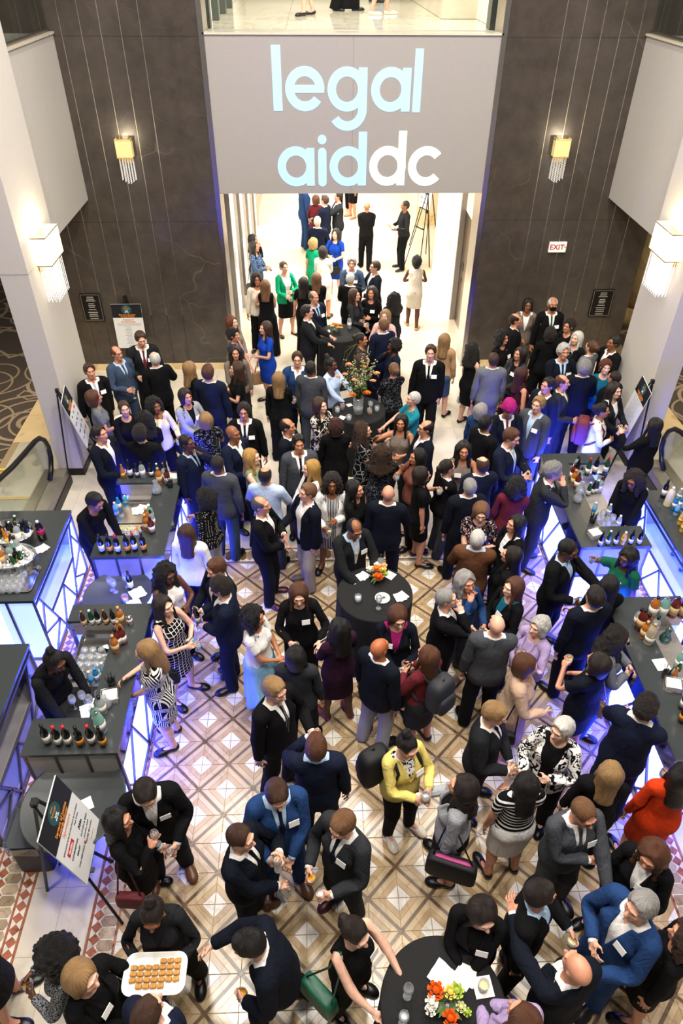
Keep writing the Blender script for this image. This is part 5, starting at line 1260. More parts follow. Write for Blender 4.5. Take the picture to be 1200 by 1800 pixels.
    a = MB().lathe(pr, 14).mesh('bottle'); a.materials.append(mt)
    b = MB().lathe([(lr, l0), (lr, l1)], 14).mesh('label_band'); b.materials.append(lm)
    c = MB().lathe([(cr, c0), (cr, c1), (0, c1)], 12).mesh('cap'); c.materials.append(cm)
    BT[kind] = (a, b, c); return BT[kind]
BNAME = {'wine_white': 'red capped wine bottle with white label', 'wine_orange': 'dark wine bottle with orange label', 'wine_dark': 'black capped wine bottle with white label', 'wine_redcap': 'green wine bottle with red capsule', 'beer_brown': 'brown beer bottle', 'beer_green': 'green beer bottle', 'beer_dark': 'dark beer bottle', 'beer_amber': 'amber beer bottle with yellow label',
         'spirit_clear': 'clear spirit bottle', 'spirit_amber': 'amber whiskey bottle', 'spirit_dark': 'dark red spirit bottle', 'spirit_teal': 'pale teal spirit bottle', 'big_teal': 'large pale teal spirit bottle', 'big_amber': 'large amber spirit bottle', 'big_dark': 'large dark spirit bottle', 'big_tan': 'large tan spirit bottle', 'water': 'clear water bottle with blue label', 'water_blue': 'blue water bottle', 'soda_dark': 'dark cola bottle',
         'soda_amber': 'amber soda bottle', 'soda_clear': 'clear soda bottle', 'pitcher': 'pale lemonade bottle', 'can_silver': 'silver drink can', 'can_teal': 'teal drink can'}
ORD = ['first', 'second', 'third', 'fourth', 'fifth', 'sixth', 'seventh', 'eighth', 'ninth', 'tenth', 'eleventh', 'twelfth', 'thirteenth', 'fourteenth', 'fifteenth', 'sixteenth', 'seventeenth', 'eighteenth', 'nineteenth', 'twentieth']
def bottle(kind, loc, label, group, tilt=(0, 0)):
    a, b, c = bottle_parts(kind); o = bpy.data.objects.new('drink_can' if 'can_' in kind else 'bottle', a); COL.objects.link(o); o.location = loc; o.rotation_euler = (tilt[0], tilt[1], random.random()*6)
    tag(o, label, 'can' if 'can_' in kind else 'bottle', group); part(b, 'label_band', o); part(c, 'cap', o); return o
random.seed(5)
def row(kinds, pts, place, group, z=1.10):
    cnt = {}
    tot = {k: kinds.count(k) for k in kinds}
    for k, (x, y) in zip(kinds, pts):
        cnt[k] = cnt.get(k, 0)+1
        pre = '' if tot[k] == 1 else ORD[cnt[k]-1]+' '
        bottle(k, (x, y, z), f'{pre}{BNAME[k]} {place}', group)
def line(a, b, n): return [(a[0]+(b[0]-a[0])*i/(n-1)+random.uniform(-.012, .012), a[1]+(b[1]-a[1])*i/(n-1)+random.uniform(-.012, .012)) for i in range(n)]
# bar of the bartender with the blue can
row(['beer_amber', 'wine_dark', 'beer_dark', 'spirit_clear', 'beer_dark', 'beer_green', 'beer_brown'], line((-2.78, 8.07), (-2.20, 8.10), 7), 'on the far ledge by the fruit caddy', 'bottles on the fruit caddy bar')
row(['wine_dark', 'wine_orange', 'wine_white', 'wine_orange', 'wine_white', 'wine_orange'], line((-2.708, 6.495), (-2.211, 6.522), 6), 'in the row behind the tray stand', 'wine bottles in a row on the fruit caddy bar')
row(['spirit_amber', 'spirit_clear', 'spirit_dark'], [(-2.24, 7.93), (-2.17, 7.99), (-2.12, 7.90)], 'in the cluster beside the napkin holder', 'bottles on the fruit caddy bar')
row(['spirit_amber', 'spirit_clear', 'spirit_dark', 'spirit_teal', 'spirit_amber'], [(-2.24, 6.92), (-2.18, 7.00), (-2.16, 6.86), (-2.22, 7.12), (-2.25, 7.04)], 'in the cluster near the wine row', 'bottles on the fruit caddy bar')
row(['can_teal', 'water_blue', 'water'], [(-2.74, 7.80), (-2.78, 7.62), (-2.80, 7.52)], 'beside the steel tray', 'bottles on the fruit caddy bar', .88)
# bar of the upturned glasses
row(['beer_brown', 'beer_green', 'beer_dark', 'beer_brown', 'beer_dark'], line((-2.645, 5.315), (-2.334, 5.339), 5), 'on the ledge below the tray stand', 'beer bottles on the geometric dress bar')
row(['can_silver', 'spirit_amber', 'spirit_amber', 'spirit_dark', 'spirit_amber', 'spirit_dark'], [(-2.145, 5.317), (-2.243, 5.328), (-2.206, 5.121), (-2.159, 5.039), (-2.215, 4.923), (-2.208, 5.009)], 'beside the upturned glasses', 'spirits on the geometric dress bar')
row(['wine_dark', 'wine_white', 'wine_white', 'wine_orange', 'wine_white', 'wine_orange'], line((-2.633, 3.815), (-2.102, 3.798), 6), 'in the row beside the sponsors board', 'wine bottles in a row on the geometric dress bar')
row(['spirit_teal', 'spirit_clear', 'big_teal'], [(-2.214, 4.052), (-2.182, 4.156), (-2.145, 3.942)], 'by the napkin caddy', 'spirits on the geometric dress bar')
row(['water', 'water_blue', 'water'], [(-2.460, 4.670), (-2.408, 4.705), (-2.352, 4.778)], 'in front of the black mat', 'water bottles on the geometric dress bar', .88)
# right far bar
row(['wine_orange', 'wine_redcap', 'wine_dark', 'wine_redcap'], line((3.702, 7.941), (4.131, 7.985), 4), 'behind the mirror tray', 'wine bottles on the jar bar')
row(['spirit_clear', 'spirit_dark', 'spirit_amber', 'spirit_clear', 'spirit_dark'], [(3.718, 8.052), (3.612, 7.862), (3.589, 7.728), (3.686, 7.779), (3.614, 7.649)], 'by the leaning grey haired man', 'spirits on the jar bar')
row(['beer_dark', 'beer_green', 'beer_dark', 'soda_amber', 'beer_dark', 'beer_dark'], line((3.554, 6.461), (4.072, 6.468), 6), 'on the ledge above the woman in green', 'beer bottles on the jar bar')
row(['water', 'soda_clear', 'soda_clear'], [(3.805, 7.332), (3.999, 7.290), (4.051, 7.046)], 'among the glass jars', 'bottles among the jars', .88)
row(['beer_green', 'beer_dark', 'beer_green', 'spirit_clear'], line((3.876, 7.767), (4.050, 7.842), 4), 'in the well under the mirror tray', 'bottles in the well of the jar bar', .88)
# right near bar
row(['big_amber', 'big_teal', 'big_dark', 'big_dark'], line((3.760, 5.248), (4.103, 5.246), 4), 'lined up at the far edge', 'large spirit bottles on the masked woman bar')
row(['spirit_clear', 'big_dark', 'spirit_dark', 'spirit_amber', 'big_tan', 'spirit_clear'], [(3.544, 5.127), (3.555, 5.068), (3.603, 5.041), (3.548, 4.944), (3.581, 4.863), (3.687, 5.006)], 'in the cluster facing the masked woman', 'spirits on the masked woman bar')
row(['wine_orange', 'wine_white'], [(3.535, 3.870), (3.604, 4.019)], 'beside the napkin caddy at the picture edge', 'wine bottles on the masked woman bar')
row(['beer_green', 'beer_amber', 'spirit_teal'], [(3.841, 4.584), (3.773, 4.511), (3.907, 4.697)], 'in the well beyond the square napkin', 'bottles in the well of the masked woman bar', .88)
# glowing back bar on the right
row(['wine_dark', 'pitcher', 'water_blue', 'water', 'soda_amber', 'water_blue', 'soda_amber', 'water', 'soda_clear', 'water_blue'], [(4.756, 7.410), (4.750, 7.235), (4.788, 7.136), (4.770, 7.016), (4.747, 6.829), (4.889, 7.169), (4.716, 6.681), (4.875, 7.061), (4.931, 7.329), (4.973, 7.278)], 'on the glowing back bar', 'bottles on the glowing back bar')
row(['water_blue', 'water_blue'], [(4.86, 6.86), (4.84, 6.55)], 'on the lit shelf inside', 'bottles on the lit shelf', .52)

# ------------------------------------------------------------------ things on the bars
M_PAPER = plain('white_paper', '#eceae4', .7); M_TRAYS = plain('silver_tray', '#c9c7c2', .2, 1., vary=.05, scale=9)
def round_rect(w, d, r, n=5):
    P = []
    for cx, cy, a0 in ((w/2-r, d/2-r, 0), (-w/2+r, d/2-r, 90), (-w/2+r, -d/2+r, 180), (w/2-r, -d/2+r, 270)):
        P += [(cx+r*math.cos(math.radians(a0+90*k/n)), cy+r*math.sin(math.radians(a0+90*k/n))) for k in range(n+1)]
    return P
def dish(P0, P1, h, t=.004):
    """rounded tray: floor polygon P0, rim polygon P1"""
    m = MB(); n = len(P0); ring = lambda P, z: [(x, y, z) for x, y in P]
    m.add(ring(P0, 0)+ring(P1, h)+ring([(x*1.05, y*1.05) for x, y in P1], h)+ring([(x*1.05, y*1.05) for x, y in P1], h-t)+ring([(x, y) for x, y in P0], -t+.0005),
          [tuple(range(n))]+[(k*n+i, k*n+(i+1) % n, (k+1)*n+(i+1) % n, (k+1)*n+i)[::-1] for k in range(4) for i in range(n)]+[tuple(range(5*n-1, 4*n-1, -1))])
    return m
def tray(label, loc, w, d, rz=0., r=.05, mat=None, h=.022, grp=None):
    o = dish(round_rect(w*.9, d*.9, r*.8), round_rect(w*.97, d*.97, r), h).build('serving_tray', mat or M_TRAYS, None, loc, rz); return tag(o, label, 'tray', grp)
def napkin(label, loc, s, rz, n=1, grp='paper napkins'):
    t = MB()
    for k in range(n):
        a = rz+k*.35; c, q = math.cos(a), math.sin(a); z = .0015*k; o = .02*k
        t.add([(c*x-q*y+o, q*x+c*y+o*.5, z+dz) for dz in (0, .002) for x, y in ((-s/2, -s/2), (s/2, -s/2), (s/2, s/2), (-s/2, s/2))], [(3, 2, 1, 0), (4, 5, 6, 7), (0, 1, 5, 4), (1, 2, 6, 5), (2, 3, 7, 6), (3, 0, 4, 7)])
    return tag(t.build('paper_napkin', M_PAPER, None, loc), label, 'napkin', grp)
def crumpled(label, loc, s, seed, grp='paper napkins'):
    r = random.Random(seed); n = 7; V = [(s*(i/(n-1)-.5), s*(j/(n-1)-.5), r.uniform(.002, s*.22)*(1-.6*max(abs(i/(n-1)-.5), abs(j/(n-1)-.5)))) for i in range(n) for j in range(n)]
    V += [(x, y, z-.002) for x, y, z in V]; q = n*n
    F = [(i*n+j, (i+1)*n+j, (i+1)*n+j+1, i*n+j+1) for i in range(n-1) for j in range(n-1)]; F += [tuple(k+q for k in f[::-1]) for f in F]
    return tag(MB().add(V, F).build('crumpled_napkin', M_PAPER, None, loc, r.random()*6), label, 'napkin', grp)
def caddy(label, loc, rz=0.):
    t = thing('napkin_caddy', label, 'caddy', loc, rz); m = MB(); w, d, h = .17, .15, .075
    for z in (.004, h): m.tube([(-w/2, -d/2, z), (w/2, -d/2, z), (w/2, d/2, z), (-w/2, d/2, z)], .004, 6, closed=True)
    for i in range(13):
        for y in (-d/2, d/2): x = -w/2+w*i/12; m.tube([(x, y, .002), (x, y, h)], .0022, 5)
        for x in (-w/2, w/2): y = -d/2+d*i/12; m.tube([(x, y, .002), (x, y, h)], .0022, 5)
    m.build('wire_basket', M_STEEL, t); MB().box((-w*.42, -d*.42, .004), (w*.42, d*.42, h*.95)).build('napkin_stack', M_PAPER, t)
def straws(label, loc):
    t = thing('straw_cup', label, 'cup', loc); MB().lathe([(.038, 0), (.042, .09), (.040, .09), (.036, .004)], 14).build('cup', plain('dark_cup', '#1d1e20', .3), t); r = random.Random(3)
    for k in range(12): a = r.random()*6.28; d = r.uniform(.01, .03); MB().tube([(d*.4*math.cos(a), d*.4*math.sin(a), .006), (d*2.2*math.cos(a), d*2.2*math.sin(a), .17)], .003, 5).build('straw', M_BLACK, t)
def carafe(label, loc, s=1., mat=None):
    o = MB().lathe([(.05*s, 0), (.068*s, .03*s), (.072*s, .07*s), (.05*s, .13*s), (.028*s, .17*s), (.036*s, .21*s), (.034*s, .21*s), (.025*s, .17*s), (.046*s, .13*s), (.067*s, .07*s), (.06*s, .02*s)], 18).build('glass_carafe', mat or M_GLASS, None, loc); return tag(o, label, 'carafe')
def tub(label, loc, r, h, bott, seed, place):
    t = thing('ice_tub', label, 'tub', loc)
    MB().lathe([(r*.72, 0), (r*.80, .02), (r, h), (r*1.03, h+.006), (r*1.03, h-.006), (r*.96, h-.004), (r*.78, .03)], 28, sx=1.15, sy=.86).build('steel_bowl', M_CHROME, t)
    o = MB().lathe([(0, h*.62), (r*.86, h*.60), (r*.84, h*.5)], 20, sx=1.15, sy=.86).build('ice', plain('ice_cubes', '#c4ccd2', .2, bumps=.8, scale=40), t); o['kind'] = 'stuff'
    rr = random.Random(seed); cnt = {}
    tot = {k: bott.count(k) for k in bott}
    for i, k in enumerate(bott):
        a = 6.283*i/len(bott)*2.4; d = r*.74*math.sqrt((i+.5)/len(bott)); cnt[k] = cnt.get(k, 0)+1
        bottle(k, (loc[0]+1.12*d*math.cos(a), loc[1]+.82*d*math.sin(a), loc[2]+h*.42), f'{ORD[cnt[k]-1]+" " if tot[k] > 1 else ""}{BNAME[k]} chilling in {place}', 'bottles chilling in '+place, (rr.uniform(-.25, .25), rr.uniform(-.25, .25)))
tub('steel ice tub packed with beer bottles, beside the cola bottle', (-3.886, 6.709, 1.101), .27, .20, ['beer_dark', 'beer_green', 'beer_dark', 'beer_brown', 'beer_dark', 'beer_amber', 'spirit_clear', 'beer_dark', 'beer_brown', 'can_silver', 'beer_dark', 'beer_green', 'beer_brown', 'wine_dark', 'beer_dark', 'beer_green'], 1, 'the tub by the cola bottle')
tub('steel ice tub of wine bottles and cans next to the glasses', (-3.728, 6.260, 1.101), .26, .20, ['wine_orange', 'spirit_clear', 'can_silver', 'spirit_amber', 'can_silver', 'beer_green', 'can_silver', 'spirit_teal', 'can_silver', 'wine_dark', 'beer_green', 'can_silver', 'spirit_clear'], 2, 'the tub next to the empty glasses')
row(['soda_dark'], [(-3.534, 6.775)], 'standing beside the steel ice tub', 'bottles on the ice tub bar')
napkin('square white napkin stack beside the ice tubs', (-3.509, 6.592, 1.102), .13, .6, 2)
tray('large steel tray of empty glasses on the ice tub bar', (-3.712, 6.045, 1.102), .62, .44)
k = 0
for i in range(6):
    for j in range(4):
        x, y = -3.98+.085*i, 5.84+.085*j
        if x > -4.28: glass('tumbler' if j < 3 else 'stemless', (x, y, 1.106), f'{ORD[5-i]} empty glass from the tray end, {ORD[j]} row, beside the ice tubs', None, 'empty glasses on the steel tray')
tray('rectangular steel tray with napkins on the fruit caddy bar', (-2.56, 7.55, .885), .44, .50); napkin('fanned white napkins on the rectangular steel tray', (-2.52, 7.58, .895), .16, .3, 4)
def fruit():
    t = thing('fruit_caddy', 'white fruit caddy with lemon, orange and cherry sections on the bar', 'caddy', (-2.52, 7.16, .881)); MB().box((-.20, -.06, 0), (.20, .06, .02)).build('base', plain('caddy_white', '#d8d3c6', .4), t)
    for i, c in enumerate(('#e3d48a', '#cfd690', '#f0a020', '#7a1420')):
        x = -.15+.1*i; m = MB()
        for a, b in (((x-.046, -.056), (x+.046, -.052)), ((x-.046, .052), (x+.046, .056)), ((x-.046, -.056), (x-.042, .056)), ((x+.042, -.056), (x+.046, .056))): m.box((a[0], a[1], .02), (b[0], b[1], .055))
        m.build('section', plain('caddy_white', '#d8d3c6', .4), t); q = MB(); r = random.Random(i)
        for n in range(9): q.lathe([(0, -.013), (.015, 0), (0, .013)], 7, (x+r.uniform(-.026, .026), r.uniform(-.036, .036), .042))
        q.build('fruit_pieces', plain('fruit_'+str(i), c, .4), t)['kind'] = 'stuff'
fruit()
caddy('wire napkin caddy at the far corner of the fruit caddy bar', (-2.06, 8.0, 1.10)); straws('cup of black straws beside the far napkin caddy', (-2.08, 7.84, 1.10)); carafe('round glass carafe beside the steel tray and straws', (-2.24, 7.70, 1.10))
for k_, (x, y) in enumerate(((-2.50, 6.98), (-2.42, 7.00), (-2.44, 6.92))): glass('tumbler', (x, y, .882), f'{ORD[k_]} clear mixing glass in front of the bartender with the blue can', None, 'mixing glasses by the fruit caddy')
tag(MB().lathe([(.022, 0), (.004, .03), (.004, .035), (.026, .07), (.024, .07), (.002, .04)], 12).build('jigger', M_CHROME, None, (-2.56, 7.02, .881)), 'small steel jigger on the bar mat before the bartender', 'jigger')
caddy('wire napkin caddy between the carafes and the woman in geometric dress', (-2.144, 4.316, 1.10), .2); straws('cup of black straws behind the near napkin caddy', (-2.161, 4.476, 1.10))
carafe('squat glass carafe next to the teal bottle', (-2.163, 4.222, 1.10), .8); 
tray('steel bin of upturned glasses in the well of the bar', (-2.52, 5.02, .885), .40, .62, 0., .04, None, .04)
for i in range(3):
    for j in range(3): glass('tumbler', (-2.62+.09*i, 4.86+.10*j, .89+.098), f'upturned clear glass in the steel bin, {ORD[j]} row, {ORD[i]} from the bartender', None, 'upturned glasses in the steel bin', (math.pi, 0))
for i in range(4): glass('wine_glass', (-2.56+.085*(i % 4), 4.36+.05*(i % 2), .882), f'{ORD[i]} clear wine glass on the black mat beside the bartender in waistcoat', None, 'wine glasses on the black bar mat')
tag(MB().prism(round_rect(.36, .50, .03), 0, .006).build('bar_mat', plain('rubber_mat', '#0d0d0e', .7), None, (-2.55, 4.38, .8805)), 'black rubber bar mat under the wine glasses', 'mat')
napkin('white napkin under the phone on the near bar', (-2.468, 5.096, .882), .15, .2, 2)
tag(MB().prism(round_rect(.075, .15, .012), 0, .009).build('phone', plain('phone_glass', '#0b0c10', .1), None, (-2.459, 5.112, .887), 1.2), 'dark phone lying on white napkins beside the upturned glasses', 'phone')
napkin('folded white cloth in front of the bartender in black', (-2.397, 4.326, .888), .2, .4, 3)
napkin('white square napkin in the centre of the masked woman bar', (3.616, 4.566, 1.10), .15, .1); caddy('wire napkin caddy on the bar beside the man in navy', (3.614, 4.274, 1.10), -.3); straws('cup of black straws above the wire caddy at the picture edge', (3.588, 4.404, 1.10))
carafe('pale teal glass jug under the reaching hand at the bar', (3.763, 4.873, 1.10), .9, glassmat('teal_jug_glass', (.55, .75, .72), .1))
tag(MB().prism(round_rect(.30, .20, .01), 0, .01).build('mirror_tray', M_CHROME, None, (4.025, 8.071, 1.101)), 'small mirror tray between the wine bottles on the far ledge', 'tray')
carafe('upright glass jar of lemon water by the leaning man', (3.624, 7.518, 1.10), .95); carafe('squat glass jar below the lemon water jar', (3.539, 7.343, 1.10), .9); straws('cup of black straws behind the white napkins on the jar bar', (3.607, 6.908, 1.10)); caddy('wire napkin caddy with white napkins on the jar bar', (3.551, 6.636, 1.10), .3)
for k_ in range(9): glass('wine_glass' if k_ % 2 else 'stemless', (3.76+.10*(k_ % 3), 6.95+.11*(k_//3), .882), f'{ORD[k_]} clear empty glass among the glassware before the curly haired bartender', None, 'glassware before the curly haired bartender')

# ------------------------------------------------------------------ tray stands
def tray_stand(label, tlabel, loc, r, bin_label, binloc):
    t = thing('tray_stand', label, 'stand', (loc[0], loc[1], 0))
    for sx in (-1, 1):
        for sy in (-1, 1): MB().bar((sx*.26, sy*.22, 0), (-sx*.22, sy*.22, .74), .022, .022).build('leg', M_BLACK, t)
    for sx in (-1, 1): MB().bar((sx*.22, -.24, .735), (sx*.22, .24, .735), .03, .012).build('rail', M_BLACK, t)
    o = MB().lathe([(0, 0), (r*.94, 0), (r, .025), (r*1.03, .025), (r*1.03, .018), (r*.96, -.008), (0, -.008)], 40).build('round_tray', plain('rubber_tray', '#383c3d', .5, vary=.15, scale=90), None, (loc[0], loc[1], .752)); tag(o, tlabel, 'tray')
    b = thing('waste_bin', bin_label, 'bin', (binloc[0], binloc[1], 0)); MB().prism(round_rect(.34, .42, .06), 0, .50).build('bin', plain('grey_bin', '#3c3e42', .5), b)
    pts = round_rect(.38, .46, .08); m = MB(); n = len(pts); rng = random.Random(9)
    m.add([(x*(1+rng.uniform(-.03, .06)), y*(1+rng.uniform(-.03, .06)), .40+rng.uniform(-.03, .03)) for x, y in pts]+[(x*1.02, y*1.02, .515+rng.uniform(-.012, .02)) for x, y in pts]+[(x*.8, y*.8, .46+rng.uniform(-.05, .02)) for x, y in pts], [(k_*n+i, k_*n+(i+1) % n, (k_+1)*n+(i+1) % n, (k_+1)*n+i) for k_ in (0, 1) for i in range(n)]); m.build('bin_liner', plain('dark_film', '#4a5058', .15, coat=.6), b)
tray_stand('black folding stand under the tray with wine glasses', 'round black tray with wine glasses and crumpled napkins', (-2.510, 6.100), .41, 'bin with a dark liner beside the tray of wine glasses', (-2.93, 5.98))
tray_stand('black folding stand under the tray behind the sponsors board', 'round black tray with a single white card behind the sponsors board', (-2.362, 3.401), .47, 'bin with a dark liner behind the sponsors board', (-2.82, 3.32))
for i, (k_, a, d_) in enumerate((('wine_glass', (-2.605, 6.190), None), ('wine_glass', (-2.554, 6.150), None), ('wine_glass', (-2.425, 6.244), None), ('tumbler', (-2.396, 5.991), 'pink'))):
    glass(k_, (a[0], a[1], .754), f'{ORD[i]} empty wine glass on the round tray beside crumpled napkins' if k_ == 'wine_glass' else 'tumbler with pink dregs on the round tray beside crumpled napkins', d_, 'used glasses on the round tray')
crumpled('large crumpled napkin on the round tray near the braided woman', (-2.273, 6.112, .754), .18, 4); crumpled('flatter crumpled napkin at the edge of the round tray', (-2.280, 5.931, .754), .16, 6)
bottle('wine_dark', (-2.368, 6.203, .754), 'dark bottle standing on the round tray of wine glasses', 'used glasses on the round tray')
napkin('white card lying on the tray behind the sponsors board', (-2.249, 3.380, .754), .13, .5)

# ------------------------------------------------------------------ cocktail tables and flowers
def cloth_table(label, x, y, r, clabel):
    t = thing('cocktail_table', label, 'table', (x, y, 0))
    MB().lathe([(0, 1.03), (r*.985, 1.03), (r*.985, 1.05), (0, 1.05)], 40).build('table_top', plain('table_wood', '#3a2c20', .6), t)
    MB().lathe([(.28, 0), (.28, .02), (.03, .05), (.03, 1.03)], 20).build('pedestal', M_STEEL2, t)
    n = 96; m = MB(); V = []; prof = [(.0, 1.056, 0), (.5, 1.056, 0), (.97, 1.056, 0), (1.0, 1.050, 0), (1.005, 1.03, .1), (1.0, .8, .5), (1.01, .5, .8), (1.04, .2, 1.), (1.06, .012, 1.)]
    for q, z, w in prof: V += [(r*q*(1+.035*w*math.sin(11*a)+.018*w*math.sin(23*a+1))*math.cos(a), r*q*(1+.035*w*math.sin(11*a)+.018*w*math.sin(23*a+1))*math.sin(a), z) for a in np.linspace(0, 2*math.pi, n+1)[:-1]]
    m.add(V, [(i*n+k_, i*n+(k_+1) % n, (i+1)*n+(k_+1) % n, (i+1)*n+k_)[::-1] for i in range(len(prof)-1) for k_ in range(n)], True)
    o = m.build('tablecloth', plain('black_cloth', '#121213', .9, vary=.25, scale=300, bumps=.1), None, (x, y, 0)); tag(o, clabel, 'tablecloth')
TZ = 1.058
cloth_table('round cocktail table in the corridor mouth with small orange flowers', .46, 12.80, .42, 'black cloth on the table between two suited men and the portal')
cloth_table('round cocktail table carrying the tall flower vase', .68, 9.90, .44, 'black cloth on the table under the tall flower vase')
cloth_table('round cocktail table with low flowers before the man in patterned tie', .64, 5.75, .45, 'black cloth on the table before the man in patterned tie')
cloth_table('round cocktail table with napkins and flowers beside the sleeveless woman in black', .84, 1.60, .46, 'black cloth on the table beside the sleeveless woman in black')
FLM = {k: plain('petal_'+k, c, .55, vary=.15, scale=60) for k, c in dict(orange='#e8821e', deep='#d95a12', peach='#e9ad7d', yellow='#e6cf63', white='#e9e6da', lime='#a9c04a', pale='#d6d39a').items()}
M_LEAF = plain('leaf_green', '#3f5a22', .6, vary=.3, scale=30); M_LEAF2 = plain('leaf_dark', '#22381a', .6)
def bloom(p, r, mat, parent, seed, name='flower', rings=3):
    """rose-like bloom: rings of cupped petals around a core"""
    m = MB(); g = random.Random(seed)
    m.lathe([(0, -.5*r), (r*.42, -.1*r), (r*.45, .2*r), (0, .5*r)], 8)
    for k_ in range(rings):
        n = 5+k_
        for i in range(n):
            a = 6.283*i/n+k_*.5+g.uniform(-.15, .15); rr = r*(.45+.28*k_); h_ = r*(.55-.22*k_); w_ = .62*r
            c, s_ = math.cos(a), math.sin(a)
            P = [(rr*.45*c, rr*.45*s_, -.35*r), (rr*c-w_*s_*.5, rr*s_+w_*c*.5, h_*.4), (rr*1.12*c, rr*1.12*s_, h_), (rr*c+w_*s_*.5, rr*s_-w_*c*.5, h_*.4)]
            m.add(P+[(x*.93, y*.93, z-.03*r) for x, y, z in P], [(0, 1, 2, 3), (7, 6, 5, 4)], True)
    o = m.build(name, mat, parent); o.location = p; return o
def leaf(m, p, d, L, w_):
    d = np.array(d, float); d /= np.linalg.norm(d); s_ = np.cross(d, (0, 0, 1.)); s_ = s_/max(1e-6, np.linalg.norm(s_)); p = np.array(p, float); u = np.cross(s_, d)
    m.add([p, p+d*L*.5+s_*w_, p+d*L+u*-.15*L, p+d*L*.5-s_*w_, p+d*L*.5+u*.12*w_], [(0, 1, 4), (1, 2, 4), (2, 3, 4), (3, 0, 4)], True)
def low_flowers(label, x, y, blooms, seed):
    t = thing('flower_bowl', label, 'flowers', (x, y, TZ)); g = random.Random(seed)
    MB().lathe([(.035, 0), (.055, .03), (.06, .08), (.056, .08), (.05, .03), (.03, .006)], 16).build('bowl', M_GLASS, t)
    m = MB()
    for i in range(22): a = 6.283*i/22; leaf(m, (.02*math.cos(a), .02*math.sin(a), .06), (math.cos(a), math.sin(a), g.uniform(-.1, .7)), g.uniform(.06, .13), .018)
    m.build('foliage', M_LEAF, t)['kind'] = 'stuff'
    for i, (dx, dy, dz, r, c) in enumerate(blooms): bloom((dx, dy, .09+dz), r, FLM[c], t, seed+i)
low_flowers('small orange and yellow flower bowl on the corridor table', .40, 12.86, [(0, 0, .05, .05, 'orange'), (-.08, -.02, .03, .04, 'yellow'), (.07, .03, .03, .045, 'orange'), (.03, -.07, .02, .04, 'peach'), (-.05, .06, .04, .04, 'orange'), (.09, -.05, .01, .035, 'yellow')], 11)
low_flowers('low flowers with one large orange rose before the man in patterned tie', *(.69, 5.98), [(0, -.08, .03, .062, 'deep'), (-.02, .03, .06, .05, 'orange'), (-.09, .04, .04, .05, 'white'), (.06, .02, .05, .042, 'yellow'), (.07, .08, .06, .045, 'peach'), (.10, -.03, .02, .035, 'lime'), (.0, .10, .06, .04, 'white')], 21)
low_flowers('orange roses with white and lime flowers beside the candle on the near table', 0.862, 1.588, [(-.08, .07, .03, .06, 'deep'), (.0, -.10, .02, .055, 'deep'), (.02, .05, .05, .045, 'yellow'), (.07, .06, .04, .05, 'lime'), (-.12, .0, .02, .045, 'white'), (-.13, -.04, .0, .04, 'white'), (.09, -.03, .0, .035, 'pale'), (.13, -.06, -.01, .03, 'lime')], 31)
def tall_vase():
    t = thing('flower_vase', 'tall glass vase of orange and pale blossoms on the middle table', 'flowers', (.66, 9.80, TZ)); g = random.Random(77)
    MB().lathe([(.075, 0), (.080, .01), (.085, .30), (.082, .30), (.077, .012)], 24).build('vase', M_GLASS, t); MB().lathe([(.076, .012), (.080, .14), (0, .14)], 20).build('water', DRINKS['water'], t)
    st = MB(); lf = MB(); bl = MB(); wh = MB()
    for i in range(34):
        a = g.uniform(0, 6.283); sp = g.uniform(.05, .34); h_ = g.uniform(.5, 1.02); top = np.array([sp*math.cos(a), sp*math.sin(a)*.8, h_]); mid = np.array([.03*math.cos(a), .03*math.sin(a), .30])
        st.tube([(-.04*math.cos(a), -.04*math.sin(a), .02), tuple(mid), tuple(mid*.4+top*.6+np.array([0, 0, .05])), tuple(top)], .003, 5)
        for k_ in range(7):
            q = mid+(top-mid)*g.uniform(.1, .9); leaf(lf, q, (g.uniform(-1, 1), g.uniform(-1, 1), g.uniform(-.1, .7)), g.uniform(.05, .11), .014)
        if i % 3 != 0:
            for k_ in range(16):
                q = mid+(top-mid)*g.uniform(.55, 1.03)+np.array([g.uniform(-.03, .03), g.uniform(-.03, .03), 0]); r = g.uniform(.007, .014); (bl if i % 2 else wh).lathe([(0, -r), (r, 0), (0, r)], 5, tuple(q))
    for k_ in range(3):
        a = 2.2+.5*k_; st.tube([(.02, 0, .05), (.1*math.cos(a), .1*math.sin(a), .55), (.28*math.cos(a), .28*math.sin(a), .85), (.22*math.cos(a+.6), .25*math.sin(a+.6), 1.12), (.05*math.cos(a), .12, 1.16), (.1*math.cos(a-.8), .1*math.sin(a-.8), 1.0)], .004, 5)
    st.build('stems', plain('stem_brown', '#4a4a26', .7), t)['kind'] = 'stuff'; lf.build('foliage', M_LEAF, t)['kind'] = 'stuff'; bl.build('blossom_sprays', FLM['pale'], t)['kind'] = 'stuff'; wh.build('pale_blossoms', plain('blossom_cream', '#d9cfb0', .6), t)['kind'] = 'stuff'
    for i, (dx, dy, dz, r, c) in enumerate(((-.11, -.14, .42, .062, 'orange'), (.12, -.12, .44, .066, 'orange'), (.08, .05, .80, .040, 'orange'), (-.22, -.02, .72, .045, 'peach'), (-.33, -.02, .68, .045, 'peach'), (.28, .0, .72, .05, 'peach'), (.22, -.06, .62, .045, 'peach'), (-.16, .04, .86, .05, 'peach'), (.02, -.1, .58, .035, 'peach'), (-.08, -.1, .66, .04, 'peach'))): bloom((dx, dy, dz), r, FLM[c], t, 300+i)
tall_vase()
